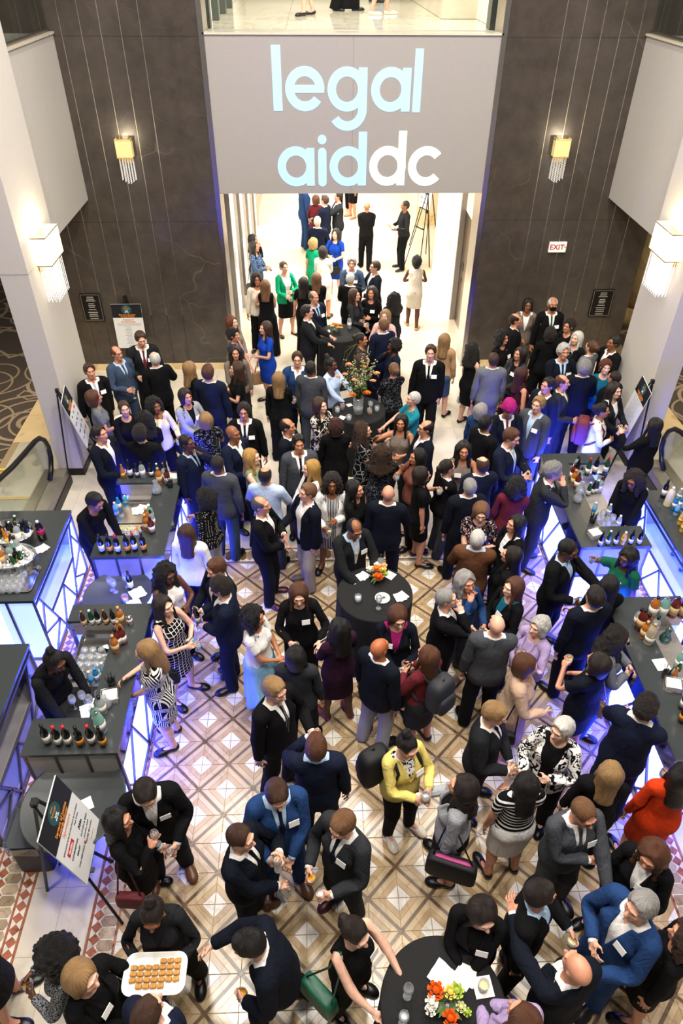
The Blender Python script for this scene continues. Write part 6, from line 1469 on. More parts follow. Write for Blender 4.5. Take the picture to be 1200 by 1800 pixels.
def candle(label, x, y):
    t = thing('tealight_holder', label, 'candle', (x, y, TZ)); MB().lathe([(.026, 0), (.030, .05), (.028, .05), (.024, .005)], 14).build('glass_cup', M_GLASS, t); MB().lathe([(.022, .005), (.022, .025), (0, .025)], 12).build('wax', plain('candle_wax', '#f1e3c4', .5, emit='#ffd591', estr=2.), t); MB().lathe([(0, .025), (.006, .035), (0, .055)], 8).build('flame', plain('flame', '#ffe9b0', .5, emit='#ffd98a', estr=25.), t)
candle('lit tealight beside the small corridor flowers', .25, 12.80); candle('lit tealight beside the tall flower vase', .86, 9.78); candle('lit tealight between the roses and napkins on the near table', 0.825, 1.712)
glass('wine_glass', (0.581, 1.661, TZ), 'empty wine glass on the near table before the sleeveless woman', None)
glass('wine_glass', (0.530, 1.496, TZ), 'wine glass at the bottom picture edge of the near table', 'water'); glass('tumbler', (1.145, 1.692, TZ+.003), 'tumbler of pale drink on the white napkin square', 'wine')
napkin('white napkin square under the tumbler on the near table', (1.151, 1.700, TZ), .14, .1); napkin('two overlapped white napkins on the near table', (1.018, 1.771, TZ), .14, .8, 2); crumpled('tall folded white napkin behind the tealight', (0.859, 1.782, TZ), .17, 12)
plate_m = MB().lathe([(0, 0), (.045, 0), (.09, .012), (.09, .015), (.045, .004), (0, .004)], 28)
tag(plate_m.build('plate', plain('porcelain', '#e6e4de', .2), None, (0.723, 5.652, TZ)), 'small white plate with a leaf on the middle near table', 'plate'); lfm = MB(); leaf(lfm, (0, 0, .006), (1, .6, .1), .07, .02); tag(lfm.build('lettuce_leaf', M_LEAF, None, (0.709, 5.643, TZ+.004)), 'green leaf lying on the small white plate', 'leaf')
glass('tumbler', (0.433, 5.615, TZ), 'tumbler left alone on the table before the patterned tie', 'water'); glass('wine_glass', (0.664, 5.500, TZ), 'wine glass standing below the small white plate', None)
napkin('white folded napkin between the flowers and the patterned tie', (0.504, 6.028, TZ), .12, .5, 2); napkin('white napkin beyond the orange rose at the table edge', (0.845, 6.037, TZ), .12, .9); napkin('white napkin pair beside the woman in magenta', (0.933, 5.673, TZ), .13, .3, 2)
bottle('spirit_clear', (0.734, 6.129, TZ), 'clear glass bottle at the far edge of the flower table', 'bottles on tables')
for k_, (q, d_) in enumerate((((0.325, 9.821), 'water'), ((0.501, 9.573), 'water'), ((0.413, 9.925), 'pink'), ((0.844, 9.772), 'amber'), ((0.877, 9.985), 'water'), ((0.970, 9.839), 'water'))):
    glass('tumbler', (q[0], q[1], TZ), ['tumbler of water by the floral blouse woman at the vase table', 'tumbler of water in front of the dark red haired woman', 'pink tumbler behind the others at the vase table', 'amber tumbler beside the tealight at the vase table', 'farthest water tumbler right of the tall vase', 'outermost water tumbler right of the tall vase'][k_], d_, 'tumblers at the vase table')
napkin('small white napkin folded beside the vase table tumblers', (0.394, 9.661, TZ), .10, 1.1); napkin('white napkin behind the tall glass vase', (0.531, 10.049, TZ), .09, .4)
bottle('spirit_clear', (.66, 13.0, TZ), 'clear bottle with white label on the corridor table', 'bottles on tables')

# ------------------------------------------------------------------ one person
GARB = {  # token: (part name, builder kwargs per sex)
    'J': ('jacket', dict(hem=.80, inf=.022, vneck=(.057, 1.11), collar=True)), 'O': ('jacket', dict(hem=.80, inf=.022, vneck=(.055, 1.05), opn=.040, collar=True)),
    'S': ('shirt', dict(hem=.93, inf=.008, vneck=(.018, 1.43), collar=True)), 'B': ('blouse', dict(hem=.88, inf=.012, vneck=None, round_neck=1.470)), 'b': ('blouse', dict(sleeve='short', hem=.88, inf=.012, vneck=None, round_neck=1.470)),
    'n': ('top', dict(sleeve='none', hem=.90, inf=.010, vneck=None, round_neck=1.455)), 'D': ('dress', dict(sleeve='none', hem=.55, inf=.011, vneck=None, round_neck=1.455)), 'd': ('dress', dict(sleeve='short', hem=.55, inf=.012, vneck=None, round_neck=1.47)),
    'L': ('dress', dict(hem=.50, inf=.012, vneck=None, round_neck=1.47)), 'F': ('dress', dict(sleeve='none', hem=.55, inf=.011, vneck=None, round_neck=1.455, flare=.12)), 'f': ('dress', dict(sleeve='short', hem=.40, inf=.012, vneck=None, round_neck=1.47, flare=.10)),
    'K': ('cardigan', dict(hem=.76, inf=.018, vneck=(.06, 1.2), opn=.05, collar=False, puff=.008)), 'C': ('coat', dict(hem=.48, inf=.024, vneck=(.06, 1.25), collar=True, flare=.03)), 'k': ('coat', dict(hem=.55, inf=.022, vneck=(.06, 1.2), opn=.04, collar=True)),
    'V': ('waistcoat', dict(sleeve='none', hem=.92, inf=.015, vneck=(.06, 1.24), round_neck=1.50))}
PEOPLE = []
HELD = []
def person(x, y, hd, sex, outfit, hair, sk, hands, desc, lod=0, h=None, look=(0, 0, 0), lean=0, walk=0, z=0., tagpos=None, glasses=False, twist=0, spread=0., drink=None, grp='guests standing at the reception', side=0):
    h = h or (1.78 if sex == 'm' else 1.68); ref = 1.785 if sex == 'm' else 1.67; scl = h/ref
    seed = len(PEOPLE)*7+3
    root = thing('person', desc, 'person', (x, y, z), math.radians(hd), grp)
    P, grips, mats = pose(sex, hands, math.radians(lean), (math.radians(look[0]), math.radians(look[1]*.6-4), math.radians(look[2])), walk, seed, math.radians(twist), spread, math.radians(side))
    toks = {t.split('=')[0] for t in outfit.split()}
    bt = get_body(sex, lod); co = bt[1]/JT[sex]['s']; cov = np.zeros(len(co)); arm = bt[2][:, [BI[b+d] for b in ('ua', 'fa') for d in 'LR']].sum(1); ax_ = np.abs(co[:, 0]); J = JT[sex]; s_ = J['s']
    trunk = (co[:, 2] < 1.42) & (co[:, 2] > .93) & (arm < .4)
    if toks & set('JOSBbnDdLFfKCkV'): cov[trunk] = 1
    if toks & set('JOSBLKCk'): cov[(arm > .4) & (ax_ < (J['wri'][0]-.05)/s_)] = 1
    if toks & set('PWw'): cov[(co[:, 2] < .95) & (co[:, 2] > .12) & (ax_ < .3)] = 1
    hemz = min([GARB[t][1]['hem'] for t in toks if t in GARB]+[.5 if 'G' in toks else 2, .3 if 'g' in toks else 2])
    cov[(co[:, 2] < .95) & (co[:, 2] > hemz+.03) & (ax_ < .3)] = 1
    body = pose_mesh(bt, P, scl, 'body', skin(sk), root, cov)
    outer = bool(toks & set('JOCk')); cuff = None
    shoec = 'black'; outs = []; shirt = None; front = None; fkey = None
    for tok in outfit.split():
        t, c = tok.split('=') if '=' in tok else (tok, 'black')
        if t == 'H': shoec = c; continue
        if t in GARB:
            nm, kw = GARB[t]; kw = dict(kw)
            if outer and t in 'SB':
                kw['sleeve'] = 'none'; cuff = c if t == 'S' else None
            if t == 'B' and 'K' in toks: kw['sleeve'] = 'none'
            if sex == 'f' and t in 'JO': kw['hem'] = .86; kw['inf'] = .017; kw['vneck'] = (.065, 1.16)
            tp = get_top(sex, lod, **kw)
            if t in 'JOBbnDdLFfKCSV': fkey = tp
        elif t in 'PWw': nm = 'trousers'; tp = get_trousers(sex, lod, {'P': .004, 'W': .05, 'w': -.012}[t])
        elif t == 'G': nm = 'skirt'; tp = get_skirt(sex, lod, .50)
        elif t == 'g': nm = 'skirt'; tp = get_skirt(sex, lod, .30, .14)
        elif t == 'T': nm = 'tie'; tp = get_tie(sex, lod)
        elif t == 'M': nm = 'face_mask'; tp = get_mask(sex, lod)
        po = pose_mesh(tp, P, scl, nm, fabric(c), root)
        if nm in ('shirt', 'waistcoat', 'jacket', 'blouse', 'dress', 'top', 'coat', 'cardigan'): outs.append(po)
        if nm == 'shirt': shirt = po
        if nm == 'tie': po.parent = shirt or root
    for sd in 'LR': pose_mesh(get_shoe(sex, lod, sd, sex == 'f'), P, scl, 'shoe', plain('shoe_'+shoec, COLORS[shoec], .35), root)
    if hair != '-':
        st, hc = hair.split(':')
        pose_mesh(get_hair(sex, lod, st), P, scl, 'turban' if st == 'turban' else 'hair', hairmat(hc, st in ('afro', 'curly', 'bigcurly', 'longcurly', 'wavy', 'bobwavy')) if st != 'turban' else fabric('magenta'), root)
    ap = lambda b, p: (mats[BI[b]]@np.append(np.array(p, float), 1.))[:3]*scl
    if tagpos and fkey is not None:
        s = JT[sex]['s']; tx, tz = tagpos; co = fkey[1]
        zz = tz*s; d = np.abs(co[:, 0]-tx)+np.abs(co[:, 2]-zz)+(co[:, 1] > 0)*9; near = (np.abs(co[:, 0]-tx) < .05) & (np.abs(co[:, 2]-zz) < .035) & (co[:, 1] < 0); fy = (co[near, 1].min() if near.any() else -.14)-.016
        sl = .25
        Vs = []
        for dy in (0, -.004):
            for a, b in ((-.045, -.03), (.045, -.03), (.045, .03), (-.045, .03)):
                Vs.append(ap('chest', (tx+a, fy+dy+abs(a)*.0+(tx*a)*1.2+b*sl, zz+b)))
        MB().add(Vs, [(3, 2, 1, 0), (4, 5, 6, 7), (0, 1, 5, 4), (1, 2, 6, 5), (2, 3, 7, 6), (3, 0, 4, 7)]).build('name_tag', plain('name_tag_card', '#f4f2ee', .6), outs[0])
    if glasses:
        s = JT[sex]['s']; q = 1. if sex == 'm' else .965; g = MB(); zc = 1.677*s
        for sx in (-1, 1):
            g.tube([ap('head', (sx*.032*q+.020*math.cos(t), -.098*q+.004*abs(math.cos(t)), zc+.015*math.sin(t))) for t in np.linspace(0, 2*math.pi, 9)[:-1]], .0022, 5, closed=True)
            g.tube([ap('head', (sx*.052*q, -.095*q, zc+.004)), ap('head', (sx*.082*q, .0, zc+.004))], .002, 5)
        g.tube([ap('head', (-.012, -.100*q, zc)), ap('head', (.012, -.100*q, zc))], .002, 5)
        g.build('eyeglasses', plain('spectacle_frame', '#141210', .3), root)
    if cuff and lod == 0:
        for sd, sg in (('L', 1), ('R', -1)):
            w = JT[sex]['wri']*np.array([sg, 1, 1]); d = A50*np.array([sg, 1, 1])
            MB().tube([ap('fa'+sd, w-d*.03), ap('fa'+sd, w+d*.012)], .036*scl, 10).build('cuff', fabric(cuff), shirt)
    R = Matrix.Translation((x, y, z))@Matrix.Rotation(math.radians(hd), 4, 'Z')
    G = {}
    for sd, (p, d, n, el) in grips.items(): G[sd] = (R@Vector(p*scl), (R.to_3x3()@Vector(d)), (R.to_3x3()@Vector(n)))
    rec = dict(root=root, x=x, y=y, hd=hd, scl=scl, sex=sex, desc=desc, grip=G, lod=lod, mats=mats, R=R, ap=lambda b, p: R@Vector(ap(b, p)))
    PEOPLE.append(rec)
    return rec

# ------------------------------------------------------------------ the crowd
GK = ['stemless', 'tumbler', 'wine_glass', 'tumbler', 'stemless']; DK = ['wine', 'water', 'wine', 'amber', 'ice', 'water', 'wine']
NG = [0]
def hold(rec, sd, kind=None, drink=None, up=0.):
    """a glass in a hand: its bowl at the grip, upright"""
    p, d, n = rec['grip'][sd]; i = NG[0]; NG[0] += 1
    if kind in ('cup', 'beer'):
        lab = ('white paper coffee cup' if kind == 'cup' else 'dark beer bottle')+' held by the '+' '.join(rec['desc'].split()[:9])
        if kind == 'beer': bottle('beer_dark', (p[0], p[1], p[2]-.09), lab, 'bottles held by guests')
        else:
            t = thing('coffee_cup', lab, 'cup', (p[0], p[1], p[2]-.06)); MB().lathe([(.028, 0), (.040, .11), (.038, .11)], 16).build('cup', M_PAPER, t); MB().lathe([(.042, .108), (.042, .118), (.036, .128), (.034, .124), (0, .124)], 16).build('lid', plain('cup_lid', '#f1f0ee', .4), t)
        return
    kind = kind or GK[i % 5]; drink = drink or DK[i % 7]
    dz = {'wine_glass': .14, 'tumbler': .05, 'stemless': .055}[kind]
    nm = {'wine_glass': 'wine glass', 'tumbler': 'tumbler', 'stemless': 'stemless glass'}[kind]
    words = rec['desc'].split(); lab = f'{nm} held by the '+' '.join(words[:9])
    if drink in ('orange', 'red', 'pink', 'lime'): lab = {'orange': 'orange drink', 'red': 'red wine', 'pink': 'pink drink', 'lime': 'green garnished drink'}[drink]+' held by the '+' '.join(words[:9])
    if sd == 'R' and rec.get('had'): lab = 'second '+lab
    rec['had'] = True
    glass(kind, (p[0], p[1], p[2]-dz), lab, drink, 'glasses held by guests')
REC = {}
def P(x, y, hd, sex, outfit, hair, sk, hands, desc, lod, **kw):
    dr = kw.pop('drink', None)
    r = person(x, y, hd, sex, outfit, hair, sk, hands, desc, lod, **kw); REC[desc] = r
    for i, sd in enumerate('RL'):
        if hands[i] in 'dD': hold(r, sd, *((dr or {}).get(sd, (None, None))))
    return r
P(-0.264, 20.675, 110, 'm', 'J=blue S=white P=blue H=tan', 'short:brown', 'a', 'ss', 'man in a blue suit and tan shoes under the bulkhead edge', 1, h=1.86)
P(0.071, 19.961, 170, 'f', 'L=burgundy', 'bob:chestnut', 'b', 'cx', 'woman in a burgundy suit seen from behind in the corridor', 1)
P(0.278, 19.550, -120, 'm', 'J=navy S=white P=navy', 'short:brown', 'a', 'sd', 'man in navy facing the burgundy suit', 1)
P(0.652, 19.867, -80, 'm', 'J=darkgrey S=white P=darkgrey', 'short:dark', 'b', 'gr', 'man in dark grey gesturing towards the burgundy suit', 1)
P(1.004, 24.584, 180, 'm', 'B=black P=black', 'short:dark', 'a', 'ss', 'person in black trousers deep in the corridor under the bulkhead', 1)
P(1.263, 23.596, -70, 'f', 'J=black B=black G=black H=tan', 'long:dark', 'b', 'cs', 'barelegged woman in black skirt deep in the corridor', 1)
P(1.370, 19.022, 180, 'm', 'S=charcoal V=black P=black', '-', 'g', 'cc', 'bald waiter in waistcoat walking away up the corridor', 1, walk=.16, grp='waiting staff')
P(2.376, 19.023, -75, 'm', 'S=charcoal V=charcoal P=black', 'fade:black', 'd', 'ww', 'waiter holding a food tray beside the tall easel', 1, grp='waiting staff', look=(-5, 10, 0))
P(0.096, 17.773, 165, 'm', 'J=navy S=white P=navy', 'crop:silver', 'a', 'ds', 'silver haired man in navy with his back turned holding a glass', 1)
P(-0.016, 16.470, 140, 'f', 'd=green', 'bobwavy:blond', 'c', 'ss', 'woman with curly blond hair in a green dress', 1)
P(0.503, 17.082, -25, 'f', 'd=royal H=cream', 'long:black', 'c', 'xd', 'smiling woman in a royal blue dress with black handbag', 1)
P(0.191, 15.933, 165, 'f', 'B=white G=white', 'bob:dark', 'b', 'cc', 'dark haired woman in a white suit seen from behind', 1)
P(-1.420, 16.742, 75, 'f', 'B=black P=black', 'long:black', 'b', 'ms', 'woman with black hair against the elevator wall', 1)
P(-1.363, 16.237, 70, 'f', 'B=polka:denim+paleblue P=charcoal', 'long:dark', 'b', 'hx', 'woman in a blue patterned blouse looking at her phone', 1)
P(-0.660, 14.951, 30, 'f', 'O=green B=white G=black', 'updo:brown', 'a', 'dx', 'woman in an emerald green jacket and black skirt holding a glass', 1)
P(-1.202, 14.256, 10, 'f', 'B=cream P=black', 'curly:dark', 'g', 'ss', 'woman in a cream jacket and glasses by the elevators', 1, glasses=True)
P(-1.011, 13.954, 175, 'f', 'n=black W=black', 'long:lightbrown', 'a', 'cx', 'woman with light brown hair in a black jumpsuit with patterned sleeves', 1)
P(-0.226, 14.090, 160, 'f', 'b=black P=black', 'long:dark', 'b', 'cs', 'woman in black with straight dark hair seen from behind', 1)
P(0.037, 14.333, 170, 'f', 'L=black', 'long:lightbrown', 'a', 'cc', 'woman in black with wavy light brown hair seen from behind', 1)
P(-0.023, 13.074, 40, 'm', 'J=navy S=skyblue T=navy P=navy', 'balding:darkgrey', 'b', 'ts', 'balding man in navy resting a hand on the corridor table', 1, tagpos=(.09, 1.33))
P(-0.148, 12.432, 80, 'm', 'J=charcoal S=white P=charcoal', 'short:dark', 'a', 'tt', 'dark haired man in charcoal with both hands on the corridor table', 1)
P(0.789, 14.887, -5, 'm', 'J=bluegrey S=skyblue T=blue P=bluegrey', 'wavy:grey', 'a', 'cd', 'grey haired man in blue grey suit facing the silver haired man', 1, tagpos=(.09, 1.33))
P(0.722, 14.059, 160, 'm', 'J=black S=white P=black', 'crop:silver', 'a', 'cd', 'silver haired man in black suit seen from behind', 1)
P(1.260, 14.671, -70, 'm', 'J=darknavy S=white P=darknavy', 'short:brown', 'a', 'gd', 'man with glasses and brown hair in dark navy', 1, glasses=True)
P(0.789, 13.408, 60, 'f', 'J=darkgrey B=black P=black', 'long:brown', 'a', 'dc', 'woman with long brown hair in a dark grey jacket holding a drink', 1)
P(1.117, 13.522, -20, 'f', 'B=black P=black', 'longwavy:dark', 'b', 'dx', 'woman in black with a white name tag among the corridor group', 1, tagpos=(.07, 1.33))
P(1.539, 13.262, -165, 'f', 'B=plaid:black+grey P=black', 'longcurly:black', 'e', 'cc', 'woman with curly black hair in a plaid shirt', 1)
P(2.239, 15.284, 175, 'f', 'D=cream H=camel', 'afro:black', 'e', 'xx', 'woman in a white dress and gold heels walking away', 1, walk=.12)
P(1.306, 12.383, -20, 'f', 'B=pink P=charcoal', 'long:dirtyblond', 'c', 'xx', 'woman in a pale pink jacket with crossed hands', 1, tagpos=(.07, 1.33))
P(1.217, 11.844, -155, 'm', 'J=navy S=white P=navy', 'crop:lightbrown', 'a', 'ts', 'man with light brown hair in navy leaning at the corridor table', 1)
P(0.807, 11.431, 70, 'f', 'B=floral:charcoal+taupe P=black', 'updo:dark', 'g', 'cs', 'dark haired woman in patterned charcoal beside the corridor table', 1)
P(1.341, 11.174, -70, 'f', 'B=navy P=navy', 'afro:black', 'e', 'ms', 'woman with a black afro in navy touching her chin', 1)
P(-1.542, 12.190, 60, 'f', 'B=pinstripe:taupe+cream P=charcoal', 'long:auburn', 'c', 'cc', 'auburn haired woman in a striped taupe top by the portal edge', 1)
P(-1.469, 11.665, 70, 'f', 'n=blue P=navy', 'wavy:black', 'b', 'sc', 'woman with short black curls in a bright blue top', 1)
P(-1.392, 10.967, 10, 'f', 'B=taupe P=charcoal', 'longwavy:dark', 'b', 'cs', 'woman with dark wavy hair looking out from the portal group', 1)
P(-0.934, 11.936, -60, 'f', 'd=royal', 'long:brown', 'a', 'jx', 'woman in a royal blue dress carrying a tan tote bag', 1)
P(-0.332, 10.519, 0, 'm', 'J=blue S=white P=navy', 'short:brown', 'a', 'ds', 'smiling man with glasses in a blue blazer', 1, glasses=True, tagpos=(.09, 1.30))
P(-0.101, 10.234, 165, 'm', 'J=grey S=white P=grey', 'fade:dark', 'd', 'pp', 'man in a grey suit with his back to us near the blue blazer', 1)
P(-0.606, 10.069, 175, 'f', 'B=floral:black+charcoal P=black', 'long:dirtyblond', 'a', 'cs', 'woman with long blond hair in black lace seen from behind', 1)
P(0.250, 10.512, 55, 'f', 'B=paleblue P=black', 'bun:black', 'e', 'tt', 'woman in a pale blue cardigan at the vase table', 1, tagpos=(.07, 1.36))
P(0.788, 10.632, 100, 'f', 'B=black P=black', 'longwavy:brown', 'a', 'cs', 'brown haired woman in black behind the tall flowers', 1)
P(1.257, 10.332, -160, 'f', 'B=floral:black+midgrey P=black', 'updo:lightbrown', 'a', 'tc', 'woman in black embroidered with pale flowers at the vase table', 1)
P(1.901, 10.573, -10, 'm', 'J=black S=white T=black P=black', 'short:brown', 'a', 'sp', 'tall man in black suit and black tie striding forward', 1, h=1.86, walk=.1, tagpos=(.09, 1.33))
P(2.270, 11.404, 160, 'f', 'J=camel B=cream G=denim', 'long:dirtyblond', 'a', 'ss', 'blond woman in a camel blazer seen from behind at the portal', 1)
P(1.465, 9.368, -75, 'f', 'b=teal P=charcoal', 'crop:silver', 'a', 'tt', 'older person with short silver hair in a teal sweater', 1)
P(1.227, 8.745, -15, 'f', 'n=taupe P=charcoal', 'long:black', 'g', 'ux', 'woman with black fringe raising her arm', 1, h=1.64)
P(1.526, 8.386, -80, 'm', 'J=darknavy S=white P=darknavy', 'balding:dark', 'b', 'cd', 'balding man with glasses in dark navy near the raised arm', 1, glasses=True)
P(0.053, 9.205, 50, 'f', 'B=blotch:black+cream P=black', 'long:brown', 'c', 'ct', 'woman in a black and cream floral blouse at the vase table', 1)
P(0.260, 8.558, 180, 'f', 'L=black', 'bobwavy:red', 'b', 'cs', 'woman with dark red hair in a black dress seen from behind', 1, h=1.74)
P(0.665, 8.488, 80, 'f', 'd=cracks:black+lightgrey', 'longcurly:brown', 'a', 'ct', 'woman with curls in a black dress of fine white lines', 1)
P(0.867, 7.905, 175, 'f', 'L=floral:darknavy+midgrey', 'longcurly:brown', 'b', 'cc', 'woman with long brown curls in a navy floral dress', 1, h=1.72)
P(-1.079, 8.894, 0, 'm', 'J=black S=white T=black P=black', 'wavy:dark', 'b', 'cs', 'bearded man with dark curls in a black suit holding a card', 1, glasses=True, tagpos=(.1, 1.31))
P(-1.190, 8.299, 55, 'm', 'J=navy S=white P=navy', '-', 'd', 'ds', 'bald dark skinned man in a navy suit and open white collar', 1)
P(-0.421, 8.468, 70, 'm', 'J=darknavy S=white P=darknavy', 'balding:dark', 'g', 'ss', 'older man in dark navy behind the bearded grey suit', 1)
P(-0.261, 8.038, 10, 'm', 'J=grey S=white T=navy P=grey', 'short:black', 'g', 'ss', 'bearded man in a grey suit and navy tie facing us', 1)
P(-0.895, 7.875, 75, 'f', 'n=sage P=charcoal', 'long:gold', 'c', 'cs', 'woman with long golden hair in a sage green top', 1)
P(-0.117, 7.590, -75, 'f', 'J=white B=black P=black', 'long:gold', 'c', 'cs', 'woman with golden hair in a white jacket in profile', 1)
P(-0.691, 7.339, 170, 'm', 'B=paleblue P=grey', 'balding:dark', 'b', 'xx', 'balding man in a pale blue shirt seen from behind', 1)
P(-1.330, 7.598, 165, 'm', 'J=grey S=white P=bluegrey', 'fade:dark', 'd', 'ss', 'man in grey jacket and blue trousers seen from behind', 1)
P(-0.158, 6.944, -60, 'm', 'O=darknavy S=white P=khaki H=taupe', 'short:lightbrown', 'a', 'dp', 'man in navy blazer and khaki trousers holding a glass', 1)
P(0.168, 7.238, 0, 'f', 'K=white D=stripes:navy+white', 'curly:dark', 'd', 'dx', 'woman with glasses in white blazer over a striped dress', 1, glasses=True)
P(0.478, 7.114, 60, 'f', 'J=black B=black P=black', 'long:black', 'b', 'cs', 'woman with long black hair in a black jacket beside the white blazer', 1)
P(0.884, 6.897, 170, 'm', 'J=darknavy S=white P=darknavy', '-', 'b', 'ds', 'bald man in dark navy with his back to us', 1)
P(1.343, 7.816, -70, 'f', 'b=rosebrown P=black', 'long:black', 'g', 'Ds', 'woman in a rose brown top lifting her glass', 1)
P(1.377, 7.403, 95, 'f', 'd=black', 'bob:dark', 'b', 'sD', 'woman in a short black dress and bob raising her glass', 1)
P(1.739, 7.570, 110, 'f', 'J=black B=white P=grey H=lilac', 'pony:dark', 'a', 'cs', 'woman in a black jacket and grey trousers with lilac shoes', 1)
P(-0.705, 6.705, 75, 'm', 'J=black S=white P=darknavy H=wine', 'balding:darkgrey', 'b', 'cx', 'older man in a black jacket clasping his hands', 0)
P(-3.644, 10.207, 30, 'm', 'J=black S=white T=silver P=black', 'short:brown', 'b', 'sp', 'man in black suit with pale tie leaning on the pillar', 1, tagpos=(.1, 1.33))
P(-3.427, 9.535, 110, 'f', 'b=midgrey W=black', 'bob:chestnut', 'b', 'ws', 'woman in a grey top holding a white plate', 1)
P(-3.330, 10.810, 50, 'm', 'J=bluegrey S=skyblue T=grey P=bluegrey', 'balding:chestnut', 'b', 'dp', 'older man with glasses in a slate blue suit', 1, glasses=True)
P(-3.011, 11.239, 15, 'm', 'J=charcoal S=white T=maroon P=charcoal', 'short:brown', 'a', 'ds', 'man in charcoal suit and red tie before the friends poster', 1, drink={'R':('wine_glass', 'red')}, h=1.86, look=(10, 28, 0), tagpos=(.1, 1.33))
P(-2.684, 10.634, -150, 'm', 'J=black S=white P=black', 'balding:silver', 'c', 'gs', 'balding white haired man in black facing the red tie', 1)
P(-2.079, 10.455, 130, 'f', 'n=black P=black', 'long:dirtyblond', 'b', 'cs', 'blond woman in black beside the marble wall', 1)
P(-1.711, 9.988, 170, 'm', 'J=navy S=white P=navy', 'short:chestnut', 'a', 'ss', 'tall man in navy suit seen from behind near the marble wall', 1, h=1.86)
P(-1.334, 10.409, -75, 'f', 'b=black P=black', 'longwavy:brown', 'a', 'dx', 'woman in a black tee with wavy brown hair holding a glass', 1)
P(-2.904, 9.185, 25, 'f', 'B=black P=black', 'updo:brown', 'a', 'cs', 'smiling woman in a black sweater with a name tag', 1, tagpos=(.08, 1.33))
P(-2.552, 8.928, 175, 'f', 'L=black', 'longcurly:black', 'b', 'cs', 'woman with long black curls seen from behind', 1)
P(-3.050, 8.361, 65, 'm', 'J=darknavy S=white P=navy', 'short:dark', 'b', 'ds', 'man in dark suit in profile beside the beer bottles', 1)
P(-2.499, 8.373, 175, 'm', 'B=black P=black', 'wavy:dark', 'a', 'cc', 'dark haired man in black sweater with white collar at the bar', 1)
P(-2.460, 9.253, 45, 'f', 'B=cream P=black', 'curly:black', 'd', 'md', 'woman with short black curls in cream eating', 1)
P(-2.032, 9.513, 40, 'f', 'J=lightgrey B=black P=black', 'bob:dark', 'b', 'cd', 'smiling woman in a light grey blazer with a name tag', 1, tagpos=(.07, 1.32))
P(-1.660, 8.858, -160, 'f', 'd=floral:black+lightgrey', 'bob:dirtyblond', 'b', 'dc', 'blond bobbed woman in a black floral dress', 1)
P(-1.792, 8.100, 60, 'm', 'J=navy S=skyblue T=navy P=navy', 'fade:black', 'e', 'sm', 'bearded man in navy lifting his hand to his mouth', 1)
P(-1.460, 6.993, -110, 'f', 'B=polka:black+cream W=lightgrey', 'curly:black', 'b', 'ds', 'woman with black curls in a dotted blouse at the bar', 1)
P(-2.972, 6.996, 60, 'm', 'B=black P=black', 'short:black', 'g', 'yy', 'bartender in black mixing with a blue can', 1, lean=28, look=(0, 25, 0), grp='bartenders')
P(-1.573, 6.330, 170, 'f', 'J=white B=white P=black', 'long:brown', 'a', 'ss', 'woman with long brown hair in a white jacket seen from behind', 0)
P(-1.736, 5.657, 50, 'f', 'n=white P=black', 'longcurly:black', 'e', 'xx', 'woman with black braids in a white sleeveless top', 0, look=(0, 25, 0))
P(-1.667, 5.129, 60, 'f', 'D=plaid:black+white H=black', 'long:dark', 'c', 'hx', 'woman with long dark hair in a woven black and white dress with phone', 0, h=1.68)
P(-1.146, 5.628, -50, 'm', 'J=darknavy S=white P=darknavy', 'short:chestnut', 'a', 'dc', 'young man with chestnut hair holding a bottle', 0, drink={'R':('beer', None)}, look=(0, 25, 0))
P(-1.057, 5.319, -90, 'm', 'J=navy S=white P=navy', 'wavy:dark', 'a', 'dc', 'man with tousled dark hair in a navy suit looking at the phone', 0, drink={'R':('beer', None)}, look=(0, 25, 0))
P(-2.800, 4.533, 60, 'm', 'S=charcoal V=black P=black', 'bun:black', 'e', 'yy', 'bartender with tied back hair in black waistcoat', 0, lean=32, look=(0, 20, 0), grp='bartenders')
P(-1.716, 4.521, -80, 'f', 'd=geo:black+white', 'long:dirtyblond', 'c', 'hc', 'blond woman in a black and white geometric dress at the bar', 0, look=(0, 25, 0), h=1.72)
P(0.377, 6.337, 25, 'm', 'J=charcoal S=skyblue T=polka:cream+black P=charcoal', 'balding:black', 'd', 'tt', 'man in charcoal suit and patterned tie at the flower table', 0, lean=10, look=(0, 30, 0), tagpos=(.1, 1.33))
P(-0.253, 5.293, 5, 'f', 'J=black B=black P=black', 'long:chestnut', 'c', 'dg', 'woman in a black jacket with name tag opening her hand', 0, look=(0, 25, 0), tagpos=(.06, 1.33))
P(-0.696, 4.971, 70, 'f', 'b=white n=navy g=iceblue', 'curly:black', 'g', 'cc', 'woman with a dark curly crop in white blouse and pale blue skirt', 0, h=1.66)
P(0.172, 4.796, -150, 'f', 'L=plum H=maroon', 'longwavy:black', 'e', 'dc', 'woman with long black hair in a plum dress', 0, tagpos=(.08, 1.33))
P(-0.254, 4.437, 175, 'f', 'J=darkgrey B=black P=black', 'bob:black', 'b', 'ss', 'woman with black bob in a dark grey jacket seen from behind', 0)
P(0.793, 4.933, -5, 'f', 'J=darknavy B=magenta P=darknavy', 'bob:chestnut', 'c', 'cd', 'woman with glasses in navy over a magenta top', 0, look=(15, 25, 0), glasses=True, tagpos=(-.08, 1.33))
P(0.584, 4.425, 135, 'm', 'J=darknavy S=white P=lightgrey', '-', 'h', 'ss', 'bald man in navy jacket and pale grey trousers', 0)
P(1.340, 5.073, 80, 'm', 'J=black S=white P=black', 'crop:grey', 'a', 'md', 'older grey haired man in black holding his glass to his mouth', 0)
P(2.029, 7.942, -5, 'f', 'n=taupe P=black', 'longwavy:black', 'g', 'cd', 'woman with black hair in a sleeveless taupe top', 1, tagpos=(-.06, 1.33))
